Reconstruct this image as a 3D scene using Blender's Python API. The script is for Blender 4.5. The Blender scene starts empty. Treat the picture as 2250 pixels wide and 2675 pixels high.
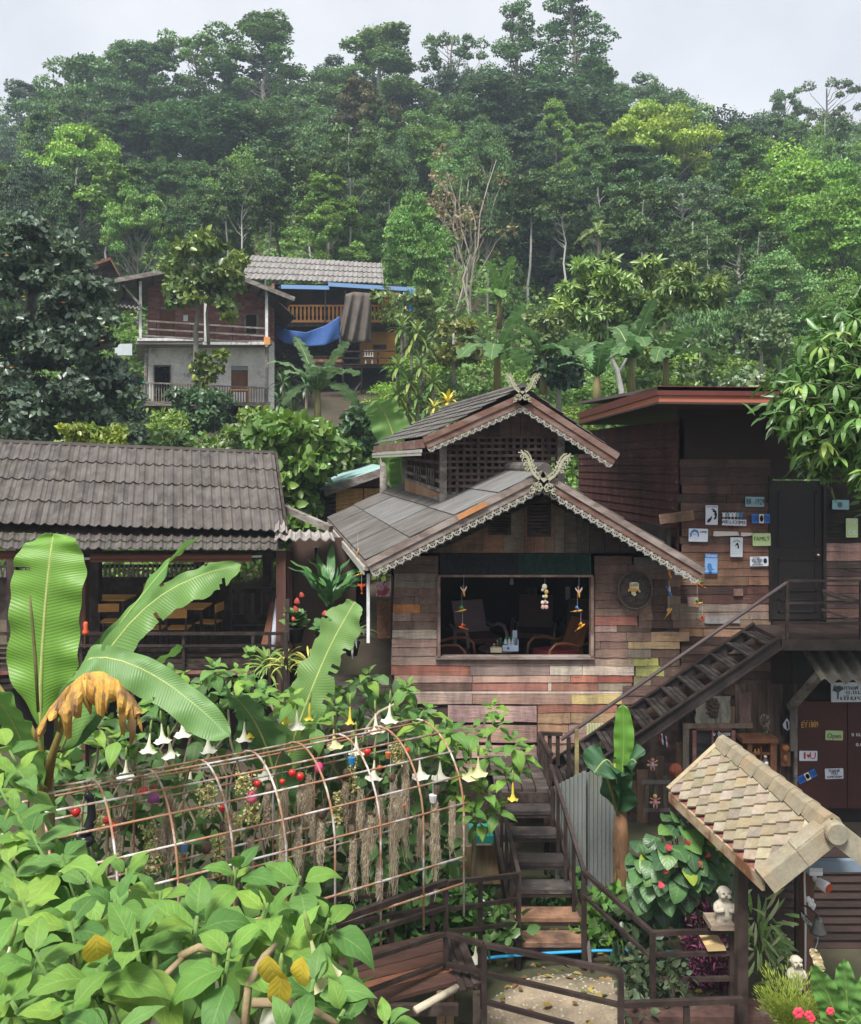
import bpy, math, random
import numpy as np
from mathutils import Vector, Matrix
R = math.radians
scene = bpy.context.scene
# ---------------------------------------------------------------- camera, sky, sun, exposure
F, CX, HZ, CAMZ = 2250.0, 1125.0, 1211.0, 6.0      # focal length and horizon of the photograph, in its pixels
cam = bpy.data.objects.new('camera', bpy.data.cameras.new('camera'))
scene.collection.objects.link(cam)
cam.location = (0, 0, CAMZ); cam.rotation_euler = (R(90), 0, 0)
cam.data.sensor_fit = 'HORIZONTAL'; cam.data.sensor_width = 36; cam.data.lens = 36
cam.data.shift_y = -126.5 / 2250
cam.data.clip_start = 0.05; cam.data.clip_end = 2000
scene.camera = cam
SUN_EL, SUN_AZ = R(58), R(205)                       # high, from behind the camera, a little to the left
world = bpy.data.worlds.new('World'); scene.world = world; world.use_nodes = True
wn, wl = world.node_tree.nodes, world.node_tree.links
bg = wn['Background']; bg.inputs['Strength'].default_value = 0.1
sky = wn.new('ShaderNodeTexSky'); sky.sky_type = 'NISHITA'; sky.sun_disc = False
sky.sun_elevation = SUN_EL; sky.sun_rotation = SUN_AZ
wtc = wn.new('ShaderNodeTexCoord'); wno = wn.new('ShaderNodeTexNoise')
wno.inputs['Scale'].default_value = 3.0; wno.inputs['Detail'].default_value = 5; wno.inputs['Roughness'].default_value = .55
wl.new(wtc.outputs['Generated'], wno.inputs['Vector'])
wr = wn.new('ShaderNodeValToRGB')
wr.color_ramp.elements[0].position = .30; wr.color_ramp.elements[0].color = (1.56, 1.60, 1.72, 1)
wr.color_ramp.elements[1].position = .68; wr.color_ramp.elements[1].color = (2.14, 2.16, 2.21, 1)
wl.new(wno.outputs['Fac'], wr.inputs['Fac'])
wm = wn.new('ShaderNodeMixRGB'); wm.inputs['Fac'].default_value = .95    # a closed cloud layer over the blue
wl.new(sky.outputs['Color'], wm.inputs['Color1']); wl.new(wr.outputs['Color'], wm.inputs['Color2'])
wl.new(wm.outputs['Color'], bg.inputs['Color'])
sl = bpy.data.lights.new('sun', 'SUN'); sl.energy = 1.5; sl.angle = R(16); sl.color = (1, .965, .91)
so = bpy.data.objects.new('sun', sl); scene.collection.objects.link(so)
so.location = (-20, -30, 60)
so.rotation_euler = (R(90) - SUN_EL, 0, R(-25))
scene.view_settings.view_transform = 'Standard'; scene.view_settings.look = 'None'
scene.view_settings.gamma = 1; scene.view_settings.exposure = 2.2
scene.view_settings.use_curve_mapping = False
scene.cycles.max_bounces = 6; scene.cycles.diffuse_bounces = 3; scene.cycles.glossy_bounces = 2
scene.cycles.transmission_bounces = 3; scene.cycles.transparent_max_bounces = 4
scene.cycles.volume_bounces = 0; scene.cycles.caustics_reflective = False; scene.cycles.caustics_refractive = False

# ---------------------------------------------------------------- helpers
rnd = random.Random(7); rng = np.random.default_rng(11)
X, Y, Z = Vector((1, 0, 0)), Vector((0, 1, 0)), Vector((0, 0, 1))
def P(u, v, d): return Vector(((u - CX) / F * d, d, CAMZ - (v - HZ) / F * d))
def lerp(a, b, t): return a + (b - a) * t
ORG = {}
COL = scene.collection
def link(o, parent=None, org=None):
    COL.objects.link(o)
    if parent is not None:
        o.parent = parent; ORG[o.name] = ORG[parent.name]
    else:
        ORG[o.name] = Vector(org) if org is not None else Vector((0, 0, 0)); o.location = ORG[o.name]
    return o
def tag(o, label, cat, group=None, kind=None):
    if label: o['label'] = label
    if cat: o['category'] = cat
    if group: o['group'] = group
    if kind: o['kind'] = kind
    return o
def thing(name, label, cat, loc=(0, 0, 0), group=None):
    o = bpy.data.objects.new(name, None); o.empty_display_size = .1
    link(o, None, loc); return tag(o, label, cat, group)
class MB:
    def __init__(s): s.v = []; s.f = []
    def add(s, vs, fs):
        n = len(s.v); s.v += [tuple(p) for p in vs]; s.f += [tuple(i + n for i in f) for f in fs]; return s
    def obox(s, c, a, b, d):
        c, a, b, d = Vector(c), Vector(a), Vector(b), Vector(d)
        vs = [c + a * i + b * j + d * k for k in (-1, 1) for j in (-1, 1) for i in (-1, 1)]
        fs = [(0, 2, 3, 1), (4, 5, 7, 6), (0, 1, 5, 4), (2, 6, 7, 3), (0, 4, 6, 2), (1, 3, 7, 5)]
        if a.cross(b).dot(d) < 0: fs = [f[::-1] for f in fs]
        return s.add(vs, fs)
    def box(s, x0, x1, y0, y1, z0, z1):
        return s.obox(((x0 + x1) / 2, (y0 + y1) / 2, (z0 + z1) / 2), X * ((x1 - x0) / 2), Y * ((y1 - y0) / 2), Z * ((z1 - z0) / 2))
    def beam(s, p, q, w, h=None, up=Z):
        p, q = Vector(p), Vector(q); d = q - p; h = h or w
        a = d.cross(up)
        if a.length < 1e-5: a = d.cross(Y)
        a.normalize(); b = a.cross(d).normalized()
        return s.obox((p + q) / 2, a * (w / 2), d / 2, b * (h / 2))
    def tube(s, pts, r, n=8, cap=True):
        pts = [Vector(p) for p in pts]; m = len(pts)
        rs = [r] * m if isinstance(r, (int, float)) else list(r)
        base = len(s.v); ref = None
        for i, p in enumerate(pts):
            t = (pts[min(i + 1, m - 1)] - pts[max(i - 1, 0)]).normalized()
            if ref is None:
                ref = t.cross(Z if abs(t.z) < .9 else X).normalized()
            a = (ref - t * ref.dot(t)).normalized(); b = t.cross(a); ref = a
            for k in range(n):
                g = 2 * math.pi * k / n; s.v.append(tuple(p + (a * math.cos(g) + b * math.sin(g)) * rs[i]))
        for i in range(m - 1):
            for k in range(n):
                k2 = (k + 1) % n; s.f.append((base + i * n + k, base + i * n + k2, base + (i + 1) * n + k2, base + (i + 1) * n + k))
        if cap:
            s.f.append(tuple(base + k for k in range(n))[::-1]); s.f.append(tuple(base + (m - 1) * n + k for k in range(n)))
        return s
    def lathe(s, prof, n=16, o=(0, 0, 0), ax=Z, sx=1, sy=1):
        o = Vector(o); ax = Vector(ax).normalized(); a = ax.cross(X if abs(ax.x) < .9 else Y).normalized(); b = ax.cross(a)
        base = len(s.v)
        for r, h in prof:
            for k in range(n):
                g = 2 * math.pi * k / n; s.v.append(tuple(o + ax * h + (a * math.cos(g) * sx + b * math.sin(g) * sy) * r))
        for i in range(len(prof) - 1):
            for k in range(n):
                k2 = (k + 1) % n; s.f.append((base + i * n + k, base + i * n + k2, base + (i + 1) * n + k2, base + (i + 1) * n + k))
        if prof[0][0] > 1e-4: s.f.append(tuple(base + k for k in range(n))[::-1])
        if prof[-1][0] > 1e-4: s.f.append(tuple(base + (len(prof) - 1) * n + k for k in range(n)))
        return s
    def ell(s, c, r, n=10, m=7, rot=None):
        c = Vector(c); rx, ry, rz = (r, r, r) if isinstance(r, (int, float)) else r; base = len(s.v)
        for i in range(m + 1):
            t = math.pi * i / m
            for k in range(n):
                g = 2 * math.pi * k / n; p = Vector((rx * math.sin(t) * math.cos(g), ry * math.sin(t) * math.sin(g), -rz * math.cos(t)))
                s.v.append(tuple(c + (rot @ p if rot else p)))
        for i in range(m):
            for k in range(n):
                k2 = (k + 1) % n; s.f.append((base + i * n + k, base + i * n + k2, base + (i + 1) * n + k2, base + (i + 1) * n + k))
        return s
    def prism(s, poly, vec):
        poly = [Vector(p) for p in poly]; vec = Vector(vec); n = len(poly)
        vs = poly + [p + vec for p in poly]
        fs = [tuple(range(n))[::-1], tuple(range(n, 2 * n))] + [(i, (i + 1) % n, n + (i + 1) % n, n + i) for i in range(n)]
        return s.add(vs, fs)
    def grid(s, fn, nu, nv):
        base = len(s.v)
        for j in range(nv + 1):
            for i in range(nu + 1): s.v.append(tuple(fn(i / nu, j / nv)))
        for j in range(nv):
            for i in range(nu):
                a = base + j * (nu + 1) + i; s.f.append((a, a + 1, a + nu + 2, a + nu + 1))
        return s
    def mesh(s, name, mat, smooth=False, org=(0, 0, 0)):
        me = bpy.data.meshes.new(name); org = Vector(org)
        me.from_pydata([tuple(Vector(p) - org) for p in s.v], [], s.f); me.update()
        if mat is not None: me.materials.append(mat)
        if smooth: me.polygons.foreach_set('use_smooth', [True] * len(me.polygons))
        return me
    def build(s, name, mat, parent=None, smooth=False, col=None, org=None):
        o_ = ORG[parent.name] if parent is not None else Vector(org if org is not None else (0, 0, 0))
        o = bpy.data.objects.new(name, s.mesh(name, mat, smooth, o_)); link(o, parent, o_)
        if col: o.color = (*col, 1)
        return o
def inst(name, me, parent, mtx, col=None):
    """an object that shares a mesh; mtx is its world placing"""
    o = bpy.data.objects.new(name, me); link(o, parent)
    o.matrix_basis = Matrix.Translation(-ORG[o.name]) @ mtx
    if col: o.color = (*col, 1)
    return o
def frame(c, a, b, d):
    """matrix whose columns are the vectors a, b, d, placed at c"""
    m = Matrix.Identity(4)
    for i, w in enumerate((a, b, d)):
        for j in range(3): m[j][i] = w[j]
    for j in range(3): m[j][3] = c[j]
    return m

# ---------------------------------------------------------------- materials
MATS = {}
def mk(name, col=(.5, .5, .5), col2=None, var=.3, ns=6., sc=(1, 1, 1), det=5, lo=.45, hi=.62, st=None, stc=(.05, .05, .045), rough=.75,
       spec=.3, bump=.25, metal=0, trans=0, coord='Object', fine=60., em=None, wave=0, dirt=0):
    """procedural material. col: rgb, 'obj' (object colour), 'leaf' (object colour x leaf attribute). col2 shows in noise patches, st = stains scale"""
    if name in MATS: return MATS[name]
    m = bpy.data.materials.new(name); m.use_nodes = True; MATS[name] = m
    n, l = m.node_tree.nodes, m.node_tree.links; b = n['Principled BSDF']
    b.inputs['Roughness'].default_value = rough; b.inputs['Metallic'].default_value = metal
    b.inputs['Specular IOR Level'].default_value = spec
    tc = n.new('ShaderNodeTexCoord'); mp = n.new('ShaderNodeMapping'); mp.inputs['Scale'].default_value = sc
    l.new(tc.outputs[coord], mp.inputs['Vector'])
    oi = n.new('ShaderNodeObjectInfo'); vm = n.new('ShaderNodeVectorMath'); vm.operation = 'MULTIPLY_ADD'
    cb = n.new('ShaderNodeCombineXYZ')
    for i in range(3): l.new(oi.outputs['Random'], cb.inputs[i])
    l.new(cb.outputs[0], vm.inputs[0]); vm.inputs[1].default_value = (37, 53, 91); l.new(mp.outputs[0], vm.inputs[2])
    def noise(s, d=5.):
        t = n.new('ShaderNodeTexNoise'); t.inputs['Scale'].default_value = s; t.inputs['Detail'].default_value = d; t.inputs['Roughness'].default_value = .62
        l.new(vm.outputs[0], t.inputs['Vector']); return t.outputs['Fac']
    def mix(kind, fac, a, c):
        x = n.new('ShaderNodeMixRGB'); x.blend_type = kind
        for s_, v in ((x.inputs[0], fac), (x.inputs[1], a), (x.inputs[2], c)):
            if hasattr(v, 'links'): l.new(v, s_)
            else: s_.default_value = v if isinstance(v, (int, float)) else (*v, 1)
        return x.outputs[0]
    def ramp(fac, p0, p1, c0=(0, 0, 0), c1=(1, 1, 1)):
        x = n.new('ShaderNodeValToRGB'); e = x.color_ramp.elements
        e[0].position, e[1].position = p0, p1; e[0].color = (*c0, 1); e[1].color = (*c1, 1); l.new(fac, x.inputs[0]); return x.outputs[0]
    if col == 'obj': base = oi.outputs['Color']
    elif col == 'leaf':
        at = n.new('ShaderNodeAttribute'); at.attribute_name = 'Col'; base = mix('MULTIPLY', 1., oi.outputs['Color'], at.outputs['Color'])
    elif col == 'vcol':
        at = n.new('ShaderNodeAttribute'); at.attribute_name = 'Col'; base = at.outputs['Color']
    else: base = tuple(col)
    nz = noise(ns, det)
    if var: base = mix('MULTIPLY', 1., base, ramp(nz, .25, .75, (1 - var,) * 3, (1 + var * .6,) * 3))
    if col2 is not None: base = mix('MIX', ramp(noise(ns * .45, 6), lo, hi), base, col2)
    if st: base = mix('MIX', ramp(noise(st, 6), .58, .78), base, stc)
    if fine:
        fz = noise(fine, 3); base = mix('MULTIPLY', 1., base, ramp(fz, .3, .7, (.86,) * 3, (1.1,) * 3))
    if wave:
        wv = n.new('ShaderNodeTexWave'); wv.inputs['Scale'].default_value = wave; wv.inputs['Distortion'].default_value = .6
        uv = n.new('ShaderNodeUVMap'); l.new(uv.outputs[0], wv.inputs['Vector'])
        base = mix('MULTIPLY', 1., base, ramp(wv.outputs['Fac'], 0, 1, (.80,) * 3, (1.10,) * 3))
    if dirt:
        gp = n.new('ShaderNodeNewGeometry'); dm = n.new('ShaderNodeMapping'); dm.inputs['Scale'].default_value = (2.6, 2.6, .9); l.new(gp.outputs['Position'], dm.inputs['Vector']); dn = n.new('ShaderNodeTexNoise'); dn.inputs['Scale'].default_value = 1.; dn.inputs['Detail'].default_value = 8; dn.inputs['Roughness'].default_value = .7; l.new(dm.outputs[0], dn.inputs['Vector'])
        base = mix('MULTIPLY', 1., base, ramp(dn.outputs['Fac'], .36, .62, (1 - dirt, 1 - dirt, 1 - dirt * .95), (1.12, 1.1, 1.06)))
    if hasattr(base, 'links'): l.new(base, b.inputs['Base Color'])
    else: b.inputs['Base Color'].default_value = (*base, 1)
    if bump:
        bp = n.new('ShaderNodeBump'); bp.inputs['Strength'].default_value = bump; bp.inputs['Distance'].default_value = .02
        l.new(wv.outputs['Fac'] if wave else nz, bp.inputs['Height']); l.new(bp.outputs[0], b.inputs['Normal'])
    if em:
        b.inputs['Emission Color'].default_value = (*em, 1); b.inputs['Emission Strength'].default_value = 1
    if trans:
        t = n.new('ShaderNodeBsdfTranslucent'); ms = n.new('ShaderNodeMixShader'); ms.inputs[0].default_value = trans
        tcol = mix('MULTIPLY', 1., base, (1.25, 1.35, .7)); l.new(tcol, t.inputs['Color'])
        l.new(b.outputs[0], ms.inputs[1]); l.new(t.outputs[0], ms.inputs[2]); l.new(ms.outputs[0], n['Material Output'].inputs['Surface'])
    return m
def srgb(r, g, b):
    f = lambda c: (c / 255 / 12.92) if c <= 10 else ((c / 255 + .055) / 1.055) ** 2.4
    return (f(r), f(g), f(b))
M_LEAF = mk('foliage', 'leaf', var=0, fine=0, bump=0, rough=.5, spec=.35, trans=.25)
M_GLOSSLEAF = mk('glossy_foliage', 'leaf', var=.12, ns=9, fine=0, bump=0, rough=.36, spec=.5, trans=.2)
M_BARK = mk('bark', 'obj', col2=(.30, .29, .26), var=.35, ns=4, sc=(2, 2, .6), lo=.5, hi=.7, rough=.9, bump=.4, fine=20)
M_PLANK = mk('weathered_plank', 'obj', var=.38, ns=2.6, sc=(1.6, 3, 7.), col2=(.33, .29, .26), lo=.60, hi=.85, st=.8, stc=(.05, .042, .036), rough=.8, bump=.5, fine=11, dirt=.55)
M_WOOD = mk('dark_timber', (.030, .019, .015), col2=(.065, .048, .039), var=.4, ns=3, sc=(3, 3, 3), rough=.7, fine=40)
M_GREYWOOD = mk('grey_timber', (.17, .145, .125), col2=(.28, .26, .235), var=.4, ns=3, sc=(2, 2, 5), st=2, rough=.85, fine=30)
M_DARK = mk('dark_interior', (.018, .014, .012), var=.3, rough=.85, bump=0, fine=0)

# ---------------------------------------------------------------- foliage made of leaf faces
LEAF4 = (np.array([[0, 0, 0], [.45, .38, .10], [1, 0, -.08], [.45, -.38, .10]], float), [(0, 1, 2, 3)])
LEAF6 = (np.array([[0, 0, 0], [.3, .30, .08], [.72, .24, .02], [1, 0, -.12], [.72, -.24, .02], [.3, -.30, .08], [.5, 0, -.02]], float),
         [(0, 6, 2, 1), (6, 3, 2), (0, 5, 4, 6), (6, 4, 3)])
LEAFL = (np.array([[0, 0, 0], [.3, .13, .03], [.7, .11, -.06], [1, 0, -.22], [.7, -.11, -.06], [.3, -.13, .03], [.5, 0, -.03]], float),
         [(0, 6, 2, 1), (6, 3, 2), (0, 5, 4, 6), (6, 4, 3)])
def norm(a): return a / np.maximum(np.linalg.norm(a, axis=1, keepdims=True), 1e-9)
def leaf_mesh(name, C, A, N, S, col, tmpl=LEAF4, mat=None, extra=None):
    """one mesh of many leaves. C bases, A directions, N normals, S sizes, col rgb multipliers; extra = MB of stems, appended"""
    T, fs = tmpl; n, k = len(C), len(T)
    A = norm(A); N = norm(N - A * (A * N).sum(1, keepdims=True)); B = np.cross(N, A)
    S = np.broadcast_to(S, (n,))[:, None, None]
    V = C[:, None, :] + S * (T[None, :, 0:1] * A[:, None, :] + T[None, :, 1:2] * B[:, None, :] + T[None, :, 2:3] * N[:, None, :])
    V = V.reshape(-1, 3); cols = np.repeat(np.c_[col, np.ones(n)], k, axis=0)
    idx = np.concatenate([np.array(f) for f in fs]); ln = np.array([len(f) for f in fs])
    loops = (np.arange(n)[:, None] * k + idx[None, :]).ravel(); tot = np.tile(ln, n)
    if extra is not None and extra.v:
        ev = np.array(extra.v, float); e0 = len(V); V = np.r_[V, ev]; cols = np.r_[cols, np.tile([[.55, .5, .42, 1]], (len(ev), 1))]
        loops = np.r_[loops, np.concatenate([np.array(f) for f in extra.f]) + e0]; tot = np.r_[tot, [len(f) for f in extra.f]]
    me = bpy.data.meshes.new(name); me.vertices.add(len(V)); me.vertices.foreach_set('co', V.astype(np.float32).ravel())
    me.loops.add(len(loops)); me.loops.foreach_set('vertex_index', loops.astype(np.int32))
    me.polygons.add(len(tot)); me.polygons.foreach_set('loop_start', np.r_[0, np.cumsum(tot)[:-1]].astype(np.int32))
    me.polygons.foreach_set('loop_total', tot.astype(np.int32))
    me.update(calc_edges=True)
    ca = me.color_attributes.new('Col', 'FLOAT_COLOR', 'POINT'); ca.data.foreach_set('color', cols.astype(np.float32).ravel())
    me.materials.append(mat or M_LEAF); return me
def rdir(n): return norm(rng.normal(size=(n, 3)))
def clump_leaves(cent, rad, per, size, squash=.75, up=.5, cvar=.28, droop=0., yellow=.25, shell=.55):
    """leaves round clump centres: returns C, A, N, S, col"""
    n = len(cent); tot = n * per
    d = rdir(tot); d[:, 2] = np.abs(d[:, 2]) * .5 + d[:, 2] * .5
    d = norm(d)
    r = (shell + (1 - shell) * rng.random(tot)) ; rr = np.repeat(rad, per) * r
    C = np.repeat(cent, per, axis=0) + d * rr[:, None] * np.array([1, 1, squash])
    N = norm(d + np.array([0, 0, up]) + .55 * rng.normal(size=(tot, 3)))
    A = norm(rdir(tot) + d * .5 + np.array([0, 0, -droop]))
    S = size * (.65 + .7 * rng.random(tot))
    cb = 1 + cvar * rng.uniform(-1, 1, n); yb = rng.uniform(-.3, 1, n) * yellow
    lb = np.repeat(cb, per) * (1 + .22 * rng.uniform(-1, 1, tot)); ly = np.repeat(yb, per) + .10 * rng.uniform(-1, 1, tot)
    col = np.c_[lb * (1 + ly * .9), lb * (1 + ly * .35), lb * (1 - ly * .35)]
    return C, A, N, S, np.clip(col, .15, 3)
# ---------------------------------------------------------------- the hillside
HP = [(-60, .1), (8, .15), (13, .3), (16, .8), (20, 2.4), (26, 4.2), (32, 5.8), (38, 7.2), (46, 9.6), (54, 12.6), (62, 16.5), (72, 21.5), (84, 28), (100, 37), (118, 45), (140, 52), (200, 60), (320, 62)]
def hill(x, y):
    z = float(np.interp(y, [a for a, b in HP], [b for a, b in HP]))
    k = min(1, max(0, (y - 40) / 60))
    xs = x / max(y, 1)
    z -= k * z * (.50 * max(0, -xs - .27) + .55 * max(0, xs - .20))
    return z + k * 1.2 * math.sin(x * .13 + y * .05) + .35 * k * math.sin(x * .5 + 1.3 * y)
g = MB(); NXg, NYg = 90, 90
def gf(a, b):
    y = -30 + 260 * b ** 1.6; x = (a - .5) * (60 + 1.35 * max(y, 0) + 30)
    return Vector((x, y, hill(x, y)))
g.grid(gf, NXg, NYg)
M_SOIL = mk('hillside_soil', (.075, .058, .040), col2=(.05, .055, .028), var=.5, ns=.6, rough=.95, bump=.5, fine=6, coord='Object')
hl = g.build('hillside', M_SOIL, smooth=True); hl['kind'] = 'structure'
# undergrowth on the slope: nobody could count it
n = 5200
yy = 22 + 98 * rng.random(n) ** 1.15; xx = (rng.random(n) - .5) * 1.15 * yy
cent = np.array([[x, y, hill(x, y)] for x, y in zip(xx, yy)])
keep = ~((cent[:, 1] < 44) & (cent[:, 0] < -1.5) & (cent[:, 0] > -12.) & (cent[:, 1] > 33)) & ~((cent[:, 1] < 50) & (cent[:, 1] > 43) & (cent[:, 0] > -8) & (cent[:, 0] < -.5))
cent = cent[keep]; dist = cent[:, 1]
rad = (.45 + .02 * dist) * (.5 + .9 * rng.random(len(cent))); cent[:, 2] += rad * .3
C, A, N_, S, cc = clump_leaves(cent, rad, 34, .3, squash=.9, cvar=.38, yellow=.35)
S *= np.repeat(.35 + dist / 75, 34)
me = leaf_mesh('undergrowth', C, A, N_, S, cc)
ug = bpy.data.objects.new('undergrowth', me); link(ug); ug.color = (.125, .235, .062, 1)
tag(ug, 'tangled green undergrowth and creepers covering the steep hillside', 'undergrowth', kind='stuff')

# ---------------------------------------------------------------- forest trees
def limb(mb, p, q, r0, r1, seg=4, wob=.08, n=6):
    p, q = Vector(p), Vector(q); L = (q - p).length; pts = []
    for i in range(seg + 1):
        t = i / seg; o = Vector((rnd.uniform(-1, 1), rnd.uniform(-1, 1), rnd.uniform(-.5, .5))) * (wob * L * (0 if i in (0, seg) else 1))
        pts.append(p.lerp(q, t) + o)
    mb.tube(pts, [lerp(r0, r1, i / seg) for i in range(seg + 1)], n, cap=False); return pts
def make_tree(kind, seed, leaf=.30):
    rnd.seed(seed); global rng; rng = np.random.default_rng(seed)
    t = MB(); cs = []; rs = []
    if kind == 'broad':
        H, W = 18, 13
        for i in range(78):
            d = rdir(1)[0]; q = rng.uniform(.45, 1) ** .6; d[2] = d[2] * .9 + .12
            cs.append([d[0] * W * .42 * q, d[1] * W * .42 * q, H * .60 + d[2] * H * .36 * q]); rs.append(rng.uniform(.8, 2.0))
        per, sq, up, dr = 330, .9, .6, .2
    elif kind == 'tall':
        H, W = 24, 10; lob = [(rnd.uniform(-2, 2), rnd.uniform(-2, 2), z, w) for z, w in ((5, 2.6), (8, 3.6), (11, 4.3), (14, 4.4), (16.5, 4.0), (19, 3.4), (21, 2.5), (22.6, 1.5))]
        for x, y, z, w in lob:
            for i in range(12):
                d = rdir(1)[0]; cs.append([x + d[0] * w, y + d[1] * w, z + d[2] * w * .95]); rs.append(rng.uniform(.6, 1.4))
        per, sq, up, dr = 280, .9, .5, .3
    elif kind == 'tier':
        H, W = 30, 13
        for z in np.linspace(5, 29.3, 21):
            k = (H - z) / (H - 5); w = W * .5 * (k ** .6) * rng.uniform(.75, 1.1) + .5
            for i in range(int(3 + 6 * k)):
                a = rng.uniform(0, 6.28); q = rng.uniform(.35, 1.); cs.append([math.cos(a) * w * q, math.sin(a) * w * q, z - q * w * .22]); rs.append(rng.uniform(.8, 1.5))
        per, sq, up, dr = 200, .7, .4, .7
    elif kind == 'umbrella':
        H, W = 14, 14
        for i in range(46):
            a = rng.uniform(0, 6.28); q = rng.random() ** .6; z = H * (.94 - .30 * q * q) - rng.choice([0, 0, 1.3, 2.6])
            cs.append([math.cos(a) * q * W * .44, math.sin(a) * q * W * .44, z]); rs.append(rng.uniform(1.0, 1.9))
        per, sq, up, dr = 340, .5, 1.0, .25
    elif kind == 'sparse':
        H, W = 20, 11
        for i in range(44):
            a = rng.uniform(0, 6.28); z = rng.uniform(.45, 1) ; q = rng.uniform(.3, 1) * math.sin(math.pi * min(1, .15 + .85 * (1 - z) / .55 + .1)) 
            cs.append([math.cos(a) * abs(q) * W * .45, math.sin(a) * abs(q) * W * .45, z * H * .97]); rs.append(rng.uniform(.5, 1.15))
        per, sq, up, dr = 170, .8, .4, .3
    elif kind == 'twig':
        H, W = 13, 7
        for i in range(26):
            a = rng.uniform(0, 6.28); z = rng.uniform(.5, 1.); q = rng.uniform(.3, 1.)
            cs.append([math.cos(a) * q * W * .42, math.sin(a) * q * W * .42, z * H]); rs.append(rng.uniform(.6, 1.))
        per, sq, up, dr = 30, .8, .3, .2
    elif kind == 'pole':
        H, W = 17, 6
        for i in range(34):
            a = rng.uniform(0, 6.28); q = rng.uniform(.2, 1); z = rng.uniform(.62, .97); cs.append([math.cos(a) * q * W * .42, math.sin(a) * q * W * .42, z * H]); rs.append(rng.uniform(.5, 1.1))
        per, sq, up, dr = 120, .8, .5, .2
    elif kind == 'bush':
        H, W = 5, 6
        for i in range(46):
            d = rdir(1)[0]; q = rng.uniform(.5, 1); cs.append([d[0] * W * .4 * q, d[1] * W * .4 * q, 2.3 + d[2] * 1.9 * q]); rs.append(rng.uniform(.5, 1.))
        per, sq, up, dr = 130, .9, .5, .2
    cs = np.array(cs); rs = np.array(rs)
    r0 = (H * .013 + .06) * (.62 if kind == 'pole' else 1)
    if kind == 'twig':
        for k in range(5):
            limb(t, (rnd.uniform(-1, 1), rnd.uniform(-1, 1), 0), (rnd.uniform(-2.4, 2.4), rnd.uniform(-2, 2), H * rnd.uniform(.75, 1)), .1, .025, 6, .03)
        for c in cs:
            limb(t, (c[0] * .4, c[1] * .4, c[2] * .62), c, .045, .012, 4, .08, 4)
    elif kind != 'bush':
        top = Vector((rnd.uniform(-.4, .4), rnd.uniform(-.4, .4), H * (.96 if kind in ('tier', 'tall', 'sparse', 'pole') else .72)))
        tp = limb(t, (0, 0, -1), top, r0, r0 * .3, 8, .018, 7)
        for i, c in enumerate(cs):
            if i % (1 if kind in ('sparse', 'umbrella') else 2): continue
            zz = max(H * .3, c[2] - math.hypot(c[0], c[1]) * .75 - .5); k = min(.95, (zz + 1) / (top.z + 1)); s_ = tp[int(k * 8)].lerp(tp[min(8, int(k * 8) + 1)], k * 8 % 1)
            limb(t, s_, c, r0 * .22, r0 * .05, 4, .09, 5)
    else:
        for k in range(7):
            a = rnd.uniform(0, 6.28); limb(t, (math.cos(a) * .2, math.sin(a) * .2, -.2), (math.cos(a) * 1.5, math.sin(a) * 1.5, 2.4), .06, .02, 4, .05, 5)
    C, A, N_, S, cc = clump_leaves(cs, rs, per, leaf * (.62 if kind == 'bush' else 1), squash=sq, up=up, droop=dr)
    return leaf_mesh('crown', C, A, N_, S, cc), t.mesh('trunk', M_BARK, True), H, W
ARCH = {}
for kd, seeds in (('broad', (1, 2, 3)), ('tall', (4, 5, 6)), ('tier', (7, 8)), ('umbrella', (9, 10)), ('sparse', (12, 13)), ('twig', (14,)), ('pole', (17, 18, 19)), ('bush', (15, 16))):
    ARCH[kd] = [make_tree(kd, s) for s in seeds]
def plant_tree(kind, var, u, vtop, wpx, d, col, label, bark=(.16, .14, .115), name='forest_tree', group=None, cat='tree', zbase=None):
    cm, tm, H, W = ARCH[kind][var % len(ARCH[kind])]
    tp = P(u, vtop, d); zb = hill(tp.x, d) if zbase is None else zbase
    h = max(1.5, tp.z - zb); sx = wpx * 1.04 / F * d / W; sz = h / H
    o = thing(name, label, cat, (tp.x, d, zb), group)
    a = rnd.uniform(0, 6.28); m = Matrix.Translation((tp.x, d, zb)) @ Matrix.Rotation(a, 4, 'Z') @ Matrix.Diagonal((sx, sx, sz, 1))
    inst('crown', cm, o, m, col); inst('trunk', tm, o, m, bark); return o
DG, MG, BG, YG, BL = (.085, .165, .060), (.130, .245, .062), (.19, .35, .058), (.26, .37, .060), (.062, .112, .068)
WB, GB = (.30, .285, .255), (.13, .115, .095)
rnd.seed(5)
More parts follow.
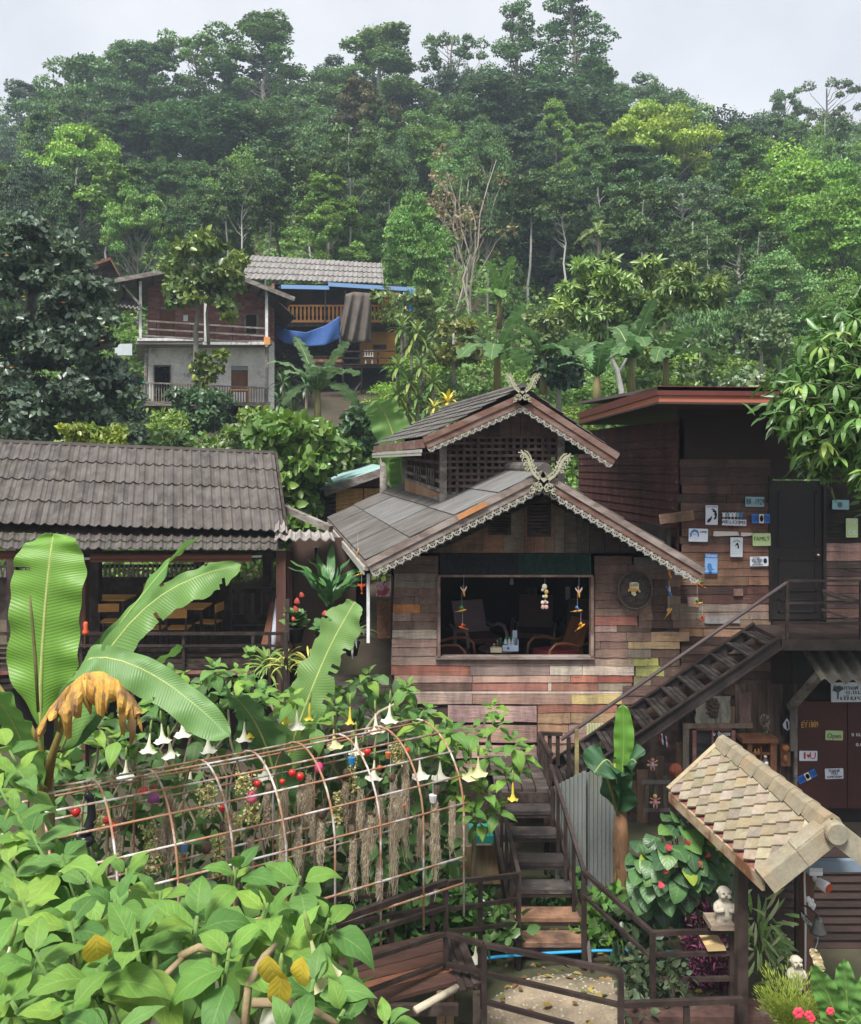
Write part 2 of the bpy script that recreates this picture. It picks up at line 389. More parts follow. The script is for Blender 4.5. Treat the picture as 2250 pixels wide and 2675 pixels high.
FOREST = [
 # kind, variant, u, v top, width px, distance, colour, bark, label
 ('broad', 0, 20, 262, 190, 128, DG, GB, 'dark bushy tree at the far left end of the ridge'),
 ('umbrella', 0, 235, 148, 330, 104, (0.088, 0.183, 0.065), GB, 'feathery flat topped tree left of the tall narrow ridge tree'),
 ('tall', 0, 392, 100, 210, 106, DG, GB, 'tall narrow tree with a pointed tip on the left ridge'),
 ('sparse', 0, 520, 100, 240, 108, MG, GB, 'thin tree with pale sky showing through its airy leaves'),
 ('tall', 1, 690, 48, 270, 108, (0.093, 0.183, 0.058), GB, 'tallest round headed tree left of the ridge notch'),
 ('broad', 1, 835, 190, 200, 104, DG, GB, 'lower tree filling the notch in the ridge line'),
 ('tall', 2, 1000, 82, 290, 104, (0.113, 0.200, 0.072), WB, 'full tree right of the notch with a yellowing upper left branch'),
 ('sparse', 1, 1180, 84, 210, 110, DG, GB, 'airy tree just left of the two spires'),
 ('tier', 0, 1345, 0, 250, 98, (0.072, 0.160, 0.049), GB, 'left spire of the two tallest conifer like trees'),
 ('tier', 1, 1500, -60, 330, 100, (0.073, 0.166, 0.053), GB, 'right and broader spire of the two tallest conifer like trees'),
 ('broad', 2, 1400, 225, 520, 94, BL, WB, 'broad dark crown below the two spires'),
 ('broad', 0, 1235, 250, 280, 92, DG, WB, 'dark tree below left of the two spires'),
 ('broad', 1, 1740, 238, 210, 98, DG, GB, 'dark round tree on the ridge right of the spires'),
 ('umbrella', 1, 1715, 262, 330, 76, YG, WB, 'yellow green feathery tree in tiers on the right slope'),
 ('broad', 2, 1880, 285, 290, 82, (0.048, 0.078, 0.053), GB, 'blackish green evergreen beside the yellow green feathery tree'),
 ('sparse', 0, 2050, 238, 140, 112, DG, GB, 'small see through tree on the right ridge, left of two'),
 ('sparse', 1, 2165, 214, 190, 112, (0.088, 0.139, 0.065), GB, 'spreading see through tree on the right ridge, right of two'),
 ('broad', 1, 2240, 320, 190, 104, DG, GB, 'dark bush like tree at the right end of the ridge'),
 ('broad', 2, 2130, 330, 260, 98, (0.104, 0.183, 0.080), GB, 'hazy green crown under the see through ridge trees'),
 ('broad', 0, 2060, 400, 330, 62, BG, GB, 'bright leafy tree draped in creepers on the right slope'),
 ('broad', 1, 2200, 430, 330, 54, (0.168, 0.330, 0.065), GB, 'bright tree at the right edge, hung with creepers'),
 ('umbrella', 0, 205, 325, 300, 72, BG, WB, 'bright green domed tree with a bare pale trunk on the left slope'),
 ('broad', 1, 60, 470, 260, 74, MG, GB, 'soft green tree at the left edge of the slope'),
 ('tall', 0, 330, 330, 240, 88, DG, GB, 'dark tree behind the bright domed tree'),
 ('broad', 2, 560, 262, 420, 88, (0.073, 0.147, 0.065), GB, 'wide dark green crown in the middle of the left slope'),
 ('broad', 0, 770, 275, 330, 86, (0.084, 0.156, 0.069), WB, 'dark crown above the grey corrugated roof'),
 ('tall', 1, 935, 215, 190, 80, (0.103, 0.110, 0.069), WB, 'slim pale trunked tree with reddish brown creepers'),
 ('broad', 1, 1080, 300, 250, 84, MG, WB, 'green tree between the slim trunk and the brown twigs'),
 ('broad', 2, 460, 420, 250, 78, DG, GB, 'dark tree low on the left slope'),
 ('umbrella', 1, 360, 478, 200, 60, (0.152, 0.287, 0.072), WB, 'small fresh green tree above the brown house'),
 ('sparse', 1, 640, 500, 270, 62, MG, WB, 'slender young tree with pale stems above the houses'),
 ('broad', 0, 900, 535, 240, 64, (0.113, 0.226, 0.061), GB, 'creeper hung green tree behind the corrugated roof'),
 ('broad', 1, 1085, 500, 210, 52, (0.144, 0.287, 0.069), GB, 'rounded green tree right of the corrugated roof'),
 ('twig', 0, 1215, 430, 250, 60, (.23, .19, .11), (0.414, 0.359, 0.290), 'half bare tree of thin brown twigs'),
 ('broad', 2, 1240, 345, 250, 76, (0.136, 0.261, 0.084), WB, 'pale green tree above the bare brown twigs'),
 ('tall', 2, 1600, 400, 330, 70, (0.067, 0.130, 0.064), WB, 'dark blue green tree in the middle of the right slope'),
 ('tall', 0, 1440, 480, 260, 68, BL, WB, 'shadowy tree left of the small palm'),
 ('sparse', 0, 1790, 470, 250, 58, (0.113, 0.183, 0.102), WB, 'grey green tree with forked white trunks'),
 ('tall', 1, 1930, 520, 220, 54, (0.100, 0.192, 0.072), WB, 'tall tree with a white trunk before the dark wood'),
 ('broad', 2, 2040, 640, 250, 46, (0.136, 0.261, 0.095), WB, 'grey green rounded tree beside the drooping mango'),
 ('broad', 0, 2215, 720, 230, 40, MG, GB, 'green tree behind the drooping mango branches'),
 ('bush', 0, 1840, 690, 160, 48, (0.136, 0.261, 0.102), GB, 'pale bushy tree right of the white trunked acacia'),
]
for kd, vr, u, vt, w, d, c, bk, lb in FOREST: plant_tree(kd, vr, u, vt, w, d, c, lb, bk)
PW = (.46, .45, .42)
for i, (u, vt, w, d, lb) in enumerate(((212, 400, 150, 63, 'slim pale trunk under the bright domed tree'), (600, 420, 130, 60, 'slim pale trunked tree, first from the left above the grey roof'), (635, 440, 120, 58, 'slim pale trunked tree, second from the left above the grey roof'), (700, 430, 130, 61, 'slim pale trunked tree, third from the left above the grey roof'), (815, 400, 140, 62, 'slim pale trunked tree above the middle of the grey roof'), (912, 330, 150, 60, 'tall slim pale trunk at the right end of the grey roof'), (1010, 380, 140, 64, 'slim pale trunked tree before the rounded green tree'), (1380, 430, 150, 64, 'slim pale trunked tree right of the brown twigs'), (1475, 470, 140, 60, 'slim pale trunk just left of the small palm'), (1690, 480, 150, 54, 'slim white trunked tree right of the small palm'), (1812, 560, 130, 50, 'slim white trunk before the darkest part of the wood'), (1850, 600, 120, 48, 'slim white trunk, right neighbour in the darkest part of the wood'), (1990, 590, 140, 50, 'slim trunked tree above the mango'))): plant_tree('pole', i, u, vt, w, d, (.085, .15, .058), lb, PW)
# far ridge behind on the left and right
ridge = []
for i in range(34):
    left = i % 2; d = rnd.uniform(135, 175); u = rnd.uniform(-120, 330) if left else rnd.uniform(1900, 2350)
    plant_tree('broad', i, u, rnd.uniform(330, 470) if left else rnd.uniform(330, 430), rnd.uniform(110, 190), d, (.08, .125, .07), 'rounded hazy tree on the far ridge', GB, 'ridge_tree', 'trees of the far ridge')
for i in range(14):
    plant_tree(('tall', 'broad')[i % 2], i, 130 + i * 118 + rnd.uniform(-30, 30), rnd.uniform(165, 260), rnd.uniform(170, 240), rnd.uniform(108, 118), rnd.choice([DG, BL, (.07, .13, .06)]), 'dark crown closing the gaps along the ridge line', GB, 'ridge_tree', 'trees closing the ridge line')
# filler trees deeper in the wood, alike and mostly hidden
for i in range(64):
    d = rnd.uniform(58, 104); u = rnd.uniform(-60, 2300); x = (u - CX) / F * d; zb = hill(x, d)
    vt = HZ - (zb + rnd.uniform(9, 15) - CAMZ) / d * F
    plant_tree(rnd.choice(['pole', 'tall', 'tall', 'broad']), i, u, max(vt - 20, 280), rnd.uniform(110, 190), d, rnd.choice([DG, BL, MG, (.09, .17, .065), (.15, .27, .06)]), 'leafy green tree deep in the hillside wood', rnd.choice([WB, WB, GB]), 'wood_tree', 'trees of the hillside wood')
# slope bushes
for i in range(40):
    d = rnd.uniform(34, 62); u = rnd.uniform(1000, 2200) if i % 4 else rnd.uniform(0, 1100); x = (u - CX) / F * d; zb = hill(x, d)
    if d < 52 and u < 1000: continue
    vt = HZ - (zb + rnd.uniform(1.6, 3.6) - CAMZ) / d * F
    plant_tree('bush', i, u, vt, rnd.uniform(2.6, 4.6) * F / d, d, rnd.choice([MG, BG, (.14, .25, .07), (.17, .26, .06)]), 'rounded green shrub on the open slope', GB, 'slope_shrub', 'shrubs of the open slope', 'shrub')
# ---------------------------------------------------------------- building helpers
def dep(D, u): return D(u) if callable(D) else D
def pq(u, v, D, off=0): 
    p = P(u, v, dep(D, u)); return p
def pbox(mb, u0, u1, v0, v1, d, th):
    p, q = P(u0, v1, d), P(u1, v0, d); return mb.box(p.x, q.x, d, d + th, p.z, q.z)
def slab(mb, u0, u1, v0, v1, D, nv):
    """a block whose front face is seen between those picture lines; nv = how it goes back"""
    return mb.prism([pq(u0, v1, D), pq(u1, v1, D), pq(u1, v0, D), pq(u0, v0, D)], nv)
def thick(mb, fn, nu, nv, th):
    """closed sheet: fn(a,b) top surface, th = vector to its underside"""
    top = [[Vector(fn(i / nu, j / nv)) for i in range(nu + 1)] for j in range(nv + 1)]; th = Vector(th); b0 = len(mb.v); W = nu + 1; n = W * (nv + 1)
    for r_ in top: mb.v += [tuple(p) for p in r_]
    for r_ in top: mb.v += [tuple(p + th) for p in r_]
    for j in range(nv):
        for i in range(nu):
            a = b0 + j * W + i; mb.f.append((a, a + 1, a + W + 1, a + W)); mb.f.append((a + n, a + n + W, a + n + W + 1, a + n + 1))
    for i in range(nu):
        a = b0 + i; mb.f.append((a, a + n, a + n + 1, a + 1)); a = b0 + nv * W + i; mb.f.append((a, a + 1, a + n + 1, a + n))
    for j in range(nv):
        a = b0 + j * W; mb.f.append((a, a + W, a + n + W, a + n)); a = a + nu; mb.f.append((a, a + n, a + n + W, a + W))
    return mb
def bil(p00, p10, p01, p11):
    return lambda a, b: (p00 * (1 - a) + p10 * a) * (1 - b) + (p01 * (1 - a) + p11 * a) * b
def corr(p00, p10, p01, p11, nw, amp, nrm=Z, phase=0):
    f = bil(p00, p10, p01, p11); nrm = Vector(nrm)
    return lambda a, b: f(a, b) + nrm * (amp * math.sin(2 * math.pi * (nw * a) + phase))
rnd.seed(21)
def make_board(seg=5):
    m = MB()
    def ring(x):
        t = rnd.uniform(-.035, .035); b_ = rnd.uniform(-.035, .035); dy = rnd.uniform(-.1, .1)
        return [Vector((x, -.5 + dy, -.5 + b_)), Vector((x, .5, -.5 + b_)), Vector((x, .5, .5 + t)), Vector((x, -.5 + dy, .5 + t))]
    rs = [ring(-.5 + i / seg) for i in range(seg + 1)]
    for r_ in rs: m.v += [tuple(p) for p in r_]
    for i in range(seg):
        for k in range(4): m.f.append((i * 4 + k, i * 4 + (k + 1) % 4, i * 4 + 4 + (k + 1) % 4, i * 4 + 4 + k))
    m.f.append((3, 2, 1, 0)); m.f.append(tuple(seg * 4 + k for k in range(4))); return m
BOARDS = [make_board().mesh('board', M_PLANK) for i in range(6)]
POSTM = MB().box(-.5, .5, -.5, .5, -.5, .5)
def board(parent, u0, u1, v0, v1, d, col, th=.03, name='board', jit=.6, vert=False, me=None, proud=.008):
    p, q = P(u0, v1, d), P(u1, v0, d); c = (p + q) / 2; c.y = d - th / 2 - rnd.random() * proud
    w, h = q.x - p.x, q.z - p.z; a = R(rnd.uniform(-jit, jit)) * min(1, .5 / max(w, h))
    k = rnd.uniform(.82, 1.18); col = tuple(x * k * rnd.uniform(.95, 1.05) for x in col)
    m = Matrix.Translation(c) @ Matrix.Rotation(a, 4, 'Y')
    if not vert: m = m @ Matrix.Rotation(R(-4.5), 4, 'X')
    m = m @ (Matrix.Diagonal((w, th, h, 1)) if not vert else Matrix.Rotation(R(90), 4, 'Y') @ Matrix.Diagonal((h, th, w, 1)))
    return inst(name, me or rnd.choice(BOARDS), parent, m, col)
def text_mesh(s, size, ext=.002):
    cu = bpy.data.curves.new('lettering', 'FONT'); cu.body = s; cu.size = size; cu.extrude = ext; cu.align_x = 'CENTER'; cu.align_y = 'CENTER'; cu.resolution_u = 2
    o = bpy.data.objects.new('lettering', cu); COL.objects.link(o); dg = bpy.context.evaluated_depsgraph_get()
    me = bpy.data.meshes.new_from_object(o.evaluated_get(dg)); bpy.data.objects.remove(o); bpy.data.curves.remove(cu); return me
def lettering(parent, s, c, size, mat, width=None, right=X, up=Z, name='lettering'):
    me = text_mesh(s, size); me.materials.clear(); me.materials.append(mat)
    k = 1.
    if width and len(me.vertices):
        xs = [v.co.x for v in me.vertices]; k = width / max(1e-4, max(xs) - min(xs))
    r_, u_ = Vector(right).normalized(), Vector(up).normalized(); n_ = r_.cross(u_)
    return inst(name, me, parent, frame(c, r_ * k, u_, n_))
def flat(name, col=(.5, .5, .5), rough=.6, **k): return mk(name, col, var=k.pop("var", .12), fine=k.pop("fine", 0), bump=k.pop("bump", 0), rough=rough, **k)
M_CONC = mk('stained_concrete', (.72, .70, .66), col2=(.42, .40, .37), var=.3, ns=1.1, lo=.5, hi=.75, st=.9, stc=(.10, .095, .085), rough=.9, fine=9)
M_GREYROOF = mk('grey_fibre_cement', (.25, .235, .225), col2=(.17, .16, .15), var=.3, ns=2.2, st=1.6, stc=(.14, .13, .115), rough=.9, fine=12)
M_BLUE = flat('pale_blue_metal', (.17, .30, .52), .5)
M_WPOST = mk('peeling_white_paint', (.68, .68, .68), col2=(.34, .26, .21), var=.25, ns=4, sc=(3, 3, 1), lo=.55, hi=.7, rough=.7)
M_REDWOOD = mk('maroon_boards', (.23, .085, .075), col2=(.28, .16, .135), var=.35, ns=2, sc=(1, 1, 5), st=1.3, rough=.65)
M_ORANGE = mk('orange_varnished_wood', (.78, .36, .11), col2=(.62, .26, .09), var=.3, ns=3, rough=.5, bump=.1)
M_OCHRE = mk('ochre_plaster', (.62, .30, .07), col2=(.52, .25, .065), var=.25, ns=1.5, st=1.2, stc=(.16, .09, .04), rough=.8)
M_NET = mk('blue_shade_net', (.035, .10, .30), var=.25, ns=8, rough=.7, bump=.2)
M_TARP = mk('grey_tarpaulin', (.105, .088, .075), col2=(.13, .11, .095), var=.25, ns=3, rough=.8, bump=.3)

# ---------------------------------------------------------------- concrete and maroon house on the slope
WH = lambda u: lerp(38.4, 40.2, (u - 361) / 341)
wd = (P(702, 900, WH(702)) - P(361, 900, WH(361))); wd.z = 0; wd.normalize(); wn_ = Vector((-wd.y, wd.x, 0))
wh = thing('concrete_house', 'two storey house, bare concrete below and maroon boards with a white posted balcony above', 'house', P(537, 1130, 39.5))
def back(D, k): return lambda u: D(u) + k
lw = MB(); WW = back(WH, 1.25)
for a in ((385, 404, 895, 1068), (444, 604, 895, 1068), (404, 444, 895, 956), (604, 648, 895, 956), (648, 715, 895, 1068)): slab(lw, *a, WW, wn_ * .18)
slab(lw, 380, 385, 893, 1068, WW, wn_ * 4.5); slab(lw, 712, 717, 893, 1068, WW, wn_ * 4.5)
lwo = lw.build('concrete_wall', M_CONC, wh)
m = MB(); slab(m, 380, 716, 895, 1068, back(WH, 5.5), wn_ * .1); m.build('back_wall', M_DARK, wh)
m = MB(); slab(m, 604, 648, 968, 1066, back(WH, 1.33), wn_ * .05); dr = m.build('door', mk('brown_door', (.17, .075, .045), var=.4, ns=2, sc=(6, 6, 1)), wh, col=(.2, .1, .06))
m = MB(); slab(m, 604, 648, 957, 967, back(WH, 1.31), wn_ * .05); m.build('transom', flat('dusty_glass', (.22, .26, .26), .3), dr)
fr = MB()
for a in ((401, 404, 953, 1066), (444, 447, 953, 1066), (404, 444, 953, 956)): slab(fr, *a, back(WH, 1.2), wn_ * .1)
fr.build('door_frame', M_GREYWOOD, wh)
m = MB(); slab(m, 355, 712, 889, 899, back(WH, .06), wn_ * 6.5); m.build('floor_slab', mk('soffit', (.22, .20, .18), var=.3, ns=1.2, rough=.9), wh)
for k, (a, b) in enumerate(((358, 530), (530, 706))):
    m = MB(); slab(m, a, b, 883 + 10 * k + 0, 890 + 10 * k, WH, wn_ * .16); m.build('edge_beam', M_WPOST, wh)
uw = thing  # upper wall of boards
m = MB(); m.prism([pq(a_, b_, back(WH, 1.5)) for a_, b_ in ((386, 890), (715, 890), (715, 772), (537, 704), (386, 728))], wn_ * .1); slab(m, 712, 717, 740, 893, back(WH, 1.4), wn_ * 5); uwo = m.build('upper_wall', M_REDWOOD, wh)
for r_ in range(9):
    v0 = 745 + r_ * 16
    for a, b in ((388, 417), (458, 520), (520, 600), (600, 641), (672, 706)) if 0 < r_ else ((388, 520), (520, 706)):
        m = MB(); slab(m, a, b - .6, v0 + (a - 388) * .03, v0 + 15.6 + (a - 388) * .03, back(WH, 1.44 + rnd.uniform(0, .02)), wn_ * .05); m.build('board', M_REDWOOD, uwo)
m = MB(); slab(m, 417, 458, 806, 882, back(WH, 1.46), wn_ * .05); d2 = m.build('door', mk('brown_door', (.17, .075, .045)), wh)
m = MB(); slab(m, 420, 457, 801, 808, back(WH, 1.4), wn_ * .08); m.build('transom', flat('dusty_glass', (.22, .26, .26)), d2)
m = MB(); slab(m, 643, 670, 822, 870, back(WH, 1.40), wn_ * .04); w_ = m.build('window', M_DARK, wh)
for a in ((638, 676, 817, 822), (638, 643, 822, 872), (670, 676, 820, 872)):
    m = MB(); slab(m, *a, back(WH, 1.36), wn_ * .08); m.build('window_frame', M_GREYWOOD, w_)
m = MB(); slab(m, 560, 585, 815, 886, back(WH, 1.4), wn_ * .05); slab(m, 586, 600, 815, 887, back(WH, 1.4), wn_ * .05); m.build('door', M_REDWOOD, wh)
for i, (u, v0, v1) in enumerate(((367, 734, 884), (537, 744, 893), (697, 756, 905))):
    m = MB(); slab(m, u - 3.5, u + 3.5, v0, v1, back(WH, -.02), wn_ * .14); m.build('post', M_WPOST, wh)
for a0, a1, hh in (((346, 836), (694, 858), 4), ((362, 858), (700, 878), 4), ((362, 876), (700, 897), 3)):
    m = MB(); m.beam(P(*a0, WH(a0[0]) + .05), P(*a1, WH(a1[0]) + .05), .09, .08); m.build('balcony_rail', M_GREYWOOD, wh)
for u in (409, 453, 500, 562, 608, 655): 
    v = 838 + (u - 348) * .063; m = MB(); slab(m, u - 1, u + 1, v, v + 42, back(WH, .06), wn_ * .05); m.build('railing_post', M_WOOD, wh)
m = MB(); slab(m, 690, 706, 880, 900, back(WH, -.05), wn_ * .1); m.build('panel', M_ORANGE, wh)
# lower balcony
m = MB(); slab(m, 372, 706, 1050, 1060, back(WH, .1), wn_ * 6); m.build('lower_floor', M_GREYWOOD, wh)
m = MB(); m.beam(P(368, 999, 38.6), P(704, 1014, 40.3), .08, .07); m.build('handrail', M_GREYWOOD, wh)
m = MB(); m.beam(P(372, 1049, 38.6), P(704, 1061, 40.3), .08, .07); m.build('bottom_rail', M_GREYWOOD, wh)
STICK = MB().box(-.5, .5, -.5, .5, -.5, .5).mesh('baluster', M_GREYWOOD)
for i in range(48):
    u = 374 + i * 6.9; v = 999 + (u - 368) * .045; d = WH(u) + .2; p = P(u, v + 24, d)
    inst('baluster', STICK, wh, Matrix.Translation(p) @ Matrix.Diagonal((.035, .03, 50 / F * d, 1)))
for u, v0, v1 in ((624, 1062, 1140), (440, 1058, 1140), (690, 1064, 1120), (520, 1060, 1140)):
    m = MB(); p = P(u, v0, WH(u) + .5); m.tube([p, (p.x, p.y, p.z - 3.2)], .07, 7); m.build('stilt', M_GREYWOOD, wh)
m = MB(); p = P(384, 900, WH(384) + .6); m.tube([p, P(379, 1060, WH(379) + .6)], .09, 7); m.build('lower_post', M_GREYWOOD, wh); m = MB(); p = P(697, 905, WH(697) + .3); m.tube([p, P(696, 1062, WH(696) + .3)], .09, 7); m.build('lower_post', M_GREYWOOD, wh)
# roof: two low slopes with rafters
A_, B_, C_ = P(257, 735, WH(257) - .4), P(537, 684, WH(537) - .4), P(770, 776, WH(770) - .4)
for nm, p, q in (('left', A_, B_), ('right', B_, C_)):
    m = MB(); bk = wn_ * 8; thick(m, corr(p, q, p + bk, q + bk, 1, 0), 1, 1, (0, 0, -.10)); ro = m.build('roof', M_GREYROOF, wh)
    m = MB(); m.beam(p + Vector((0, -.03, -.10)), q + Vector((0, -.03, -.10)), .06, .2); m.build('fascia_board', M_GREYWOOD, ro)
    for k in range(7):
        s_ = p.lerp(q, .08 + .14 * k) + Vector((0, 0, -.16)); m = MB(); m.beam(s_ + wn_ * .1, s_ + wn_ * 6, .08, .1); m.build('rafter', M_WOOD, ro)
m = MB(); p, q = P(700, 800, 40), P(772, 826, 40.2); thick(m, corr(p + Vector((0, 0, .7)), q, p + wn_ * 5 + Vector((0, 0, .7)), q + wn_ * 5, 1, 0), 1, 1, (0, 0, -.06)); m.build('lean_to_roof', M_WOOD, wh)
m = MB(); m.beam(P(318, 740, 38.2), P(366, 796, 38.3), .1, .1); m.build('brace', M_GREYWOOD, wh)
m = MB(); pbox(m, 300, 345, 898, 928, 38.2, .06); m.build('panel', flat('pale_board', (.45, .50, .52)), wh)
m = MB(); thick(m, corr(P(300, 796, 38), P(366, 806, 38), P(318, 776, 40), P(380, 786, 40), 6, .05), 30, 2, (0, 0, -.03)); m.build('side_awning', M_GREYROOF, wh)
nt = MB(); slab(nt, 479, 491, 823, 839, back(WH, 1.38), wn_ * .01); o = nt.build('notice', flat('white_paper', (.75, .76, .78)), None); tag(o, 'white paper notice on the maroon upper wall of the concrete house', 'notice')
nt = MB(); slab(nt, 604, 615, 824, 844, back(WH, 1.38), wn_ * .01); o = nt.build('notice', flat('tan_card', (.45, .24, .12)), None); tag(o, 'tan card notice beside the maroon upper window', 'notice')
lettering(wh, 'THE TEA', P(497, 981, WH(495) + 1.2), .26, flat('faded_paint', (.16, .14, .13)), width=.62, right=wd)
# plastic chair on the lower balcony
ch = thing('balcony_chair', 'orange wooden framed chair with pale slats on the concrete house lower balcony', 'chair', P(625, 1062, 40.2))
m = MB(); 
for u in (600, 650): slab(m, u - 2, u + 2, 1018, 1060, back(WH, .6), wn_ * .06)
slab(m, 598, 652, 1016, 1020, back(WH, .6), wn_ * .06); m.build('frame', M_ORANGE, ch)
for u in (612, 619, 626, 633, 640): m = MB(); slab(m, u - 1.6, u + 1.6, 1024, 1058, back(WH, .62), wn_ * .03); m.build('slat', M_WPOST, ch)
# pots hung on the balcony
for i, (u, v, s, lb) in enumerate(((532, 1000, .34, 'round orange clay pot hanging in front of the concrete wall'), (545, 1020, .2, 'small orange clay pot hanging lowest before the concrete wall'), (372, 1000, .2, 'turquoise plastic bucket on the lower balcony rail'))):
    m = MB(); p = P(u, v, 38.6); m.lathe([(.02, -s * .5), (s * .5, -s * .45), (s * .62, s * .1), (s * .5, s * .3), (s * .56, s * .36), (s * .48, s * .36)], 12, p)
    o = m.build('pot', flat('clay_pot', (.50, .16, .055)) if i < 2 else flat('turquoise_plastic', (.02, .42, .32)), None, True, org=p); tag(o, lb, 'pot' if i < 2 else 'bucket')

# ---------------------------------------------------------------- orange house behind
OH = lambda u: lerp(44.6, 46.4, (u - 660) / 380)
od = P(1000, 800, OH(1000)) - P(700, 800, OH(700)); od.z = 0; od.normalize(); on = Vector((-od.y, od.x, 0))
oh = thing('ochre_house', 'ochre house on stilts with orange balustrade, blue eaves and grey corrugated roof', 'house', P(880, 1150, 46))
r00, r10, r01, r11 = P(628, 730, 43.2), P(1003, 742, 45.4), P(656, 668, 46.5), P(998, 689, 48.4)
nrm = (r10 - r00).cross(r01 - r00).normalized()
rows, ncol = 4, 28
ff = bil(r00, r10, r01, r11)
for j in range(rows):
    for i in range(ncol):
        a0, a1, b0, b1 = i / ncol, (i + 1) / ncol, j / rows, (j + 1.06) / rows
        def tf(s, t, a0=a0, a1=a1, b0=b0, b1=b1): return ff(lerp(a0, a1, s), lerp(b0, b1, t)) + nrm * (.055 * math.exp(-((s - .5) / .2) ** 2) + .05 * (1 - t))
        m = MB(); thick(m, tf, 6, 1, nrm * -.02); m.build('roof_tile', M_GREYROOF, oh)
for nm, (u0, v0, d0), (u1, v1, d1), hh in (('e', (735, 744, 43.9), (861, 747, 44.5), 12), ('e', (858, 738, 44.4), (1084, 752, 45.6), 14)):
    m = MB(); a, b = P(u0, v0, d0), P(u1, v1, d1); bk = on * 2.4 + Z * .35
    thick(m, corr(a, b, a + bk, b + bk, 24, .03), 96, 1, (0, 0, -.03)); m.build('blue_eaves', M_BLUE, oh)
    m = MB(); m.beam(a + Vector((0, -.05, -.1)), b + Vector((0, -.05, -.1)), .04, .2); m.build('gutter', M_BLUE, oh)
m = MB(); m.tube([P(1076, 760, 44.3), P(1074, 832, 44.3)], .08, 8); m.build('downpipe', flat('bright_blue_pipe', (.02, .22, .55)), oh)
m = MB(); slab(m, 716, 1045, 742, 845, lambda u: OH(u) + 2.4, on * .1); m.build('upper_wall', mk('dark_brown_boards', (.035, .022, .017), col2=(.07, .04, .025), ns=2), oh)
m = MB(); slab(m, 1005, 1045, 765, 800, lambda u: OH(u) + 2.2, on * .1); m.build('wall_panel', M_OCHRE, oh)
m = MB(); slab(m, 716, 1044, 845, 853, OH, on * 5); m.build('floor', M_WOOD, oh)
for u0, u1 in ((720, 905), (966, 1042)):
    for vv, hh in ((796, 4), (836, 6)):
        m = MB(); slab(m, u0, u1, vv, vv + hh, lambda u: OH(u) + .05, on * .08); m.build('rail', M_ORANGE, oh)
    n_ = int((u1 - u0) / 10.6)
    for i in range(n_ + 1):
        u = u0 + 3 + i * (u1 - u0 - 6) / n_; m = MB(); w = 3
        pts = [(u - w, 836), (u + w, 836), (u + w * .7, 829), (u + w, 822), (u + w, 810), (u + w * .7, 804), (u + w, 799), (u - w, 799), (u - w * .7, 804), (u - w, 810), (u - w, 822), (u - w * .7, 829)]
        m.prism([P(a, b, OH(u) + .1) for a, b in pts], on * .04); m.build('baluster', M_ORANGE, oh)
m = MB(); slab(m, 849, 852, 752, 842, lambda u: OH(u) - .05, on * .08); slab(m, 1040, 1043, 760, 845, lambda u: OH(u) - .02, on * .1); slab(m, 901, 904, 758, 842, lambda u: OH(u) + .1, on * .1); m.build('post', M_GREYWOOD, oh)
m = MB(); slab(m, 940, 1034, 846, 960, lambda u: OH(u) + 1.8, on * .1); m.build('lower_wall', M_OCHRE, oh)
m = MB(); slab(m, 716, 945, 846, 960, lambda u: OH(u) + 3.4, on * .1); m.build('shaded_wall', M_WOOD, oh)
m = MB(); slab(m, 975, 1010, 900, 911, lambda u: OH(u) + 1.7, on * .05); vt = m.build('vent', M_WOOD, oh)
m = MB(); slab(m, 800, 1034, 953, 960, OH, on * 5); m.build('lower_floor', M_WOOD, oh)
for u0, u1, v in ((808, 896, 930), (896, 1034, 916), (896, 1034, 934), (808, 896, 945), (896, 1034, 950)):
    m = MB(); slab(m, u0, u1, v, v + 3, lambda u: OH(u) - .05, on * .05); m.build('lower_rail', M_WOOD, oh)
m = MB(); slab(m, 812, 893, 936, 966, lambda u: OH(u), on * .04); m.build('woven_panel', mk('woven_bamboo', (.20, .10, .06), col2=(.34, .2, .12), ns=12, var=.5), oh)
for u, v0, v1 in ((896, 915, 1110), (940, 918, 960), (988, 920, 960), (897, 962, 1110), (945, 960, 1090), (1030, 950, 1080)):
    m = MB(); slab(m, u - 2, u + 2, v0, v1, lambda u: OH(u) + .02, on * .1); m.build('stilt', M_WOOD, oh)
m = MB(); m.beam(P(900, 1000, 45.6), P(942, 1060, 45.8), .08); m.beam(P(942, 1000, 45.6), P(900, 1060, 45.8), .08); m.build('cross_brace', M_GREYWOOD, oh)
m = MB(); slab(m, 1038, 1048, 930, 975, lambda u: OH(u) + .3, on * .2); m.build('corner_post', M_CONC, oh)
ch = thing('porch_chair', 'pale wooden chair on the lower porch of the ochre house', 'chair', P(962, 962, 46))
for u in (954, 961, 968, 974): m = MB(); slab(m, u - 1.2, u + 1.2, 914, 931, lambda u: OH(u) + .5, on * .03); m.build('back_slat', M_WPOST, ch)
m = MB(); slab(m, 952, 976, 929, 932, lambda u: OH(u) + .4, on * .5); m.build('seat', M_WPOST, ch)
m = MB(); slab(m, 954, 957, 932, 952, lambda u: OH(u) + .5, on * .04); slab(m, 971, 974, 932, 952, lambda u: OH(u) + .5, on * .04); m.build('legs', M_WPOST, ch)
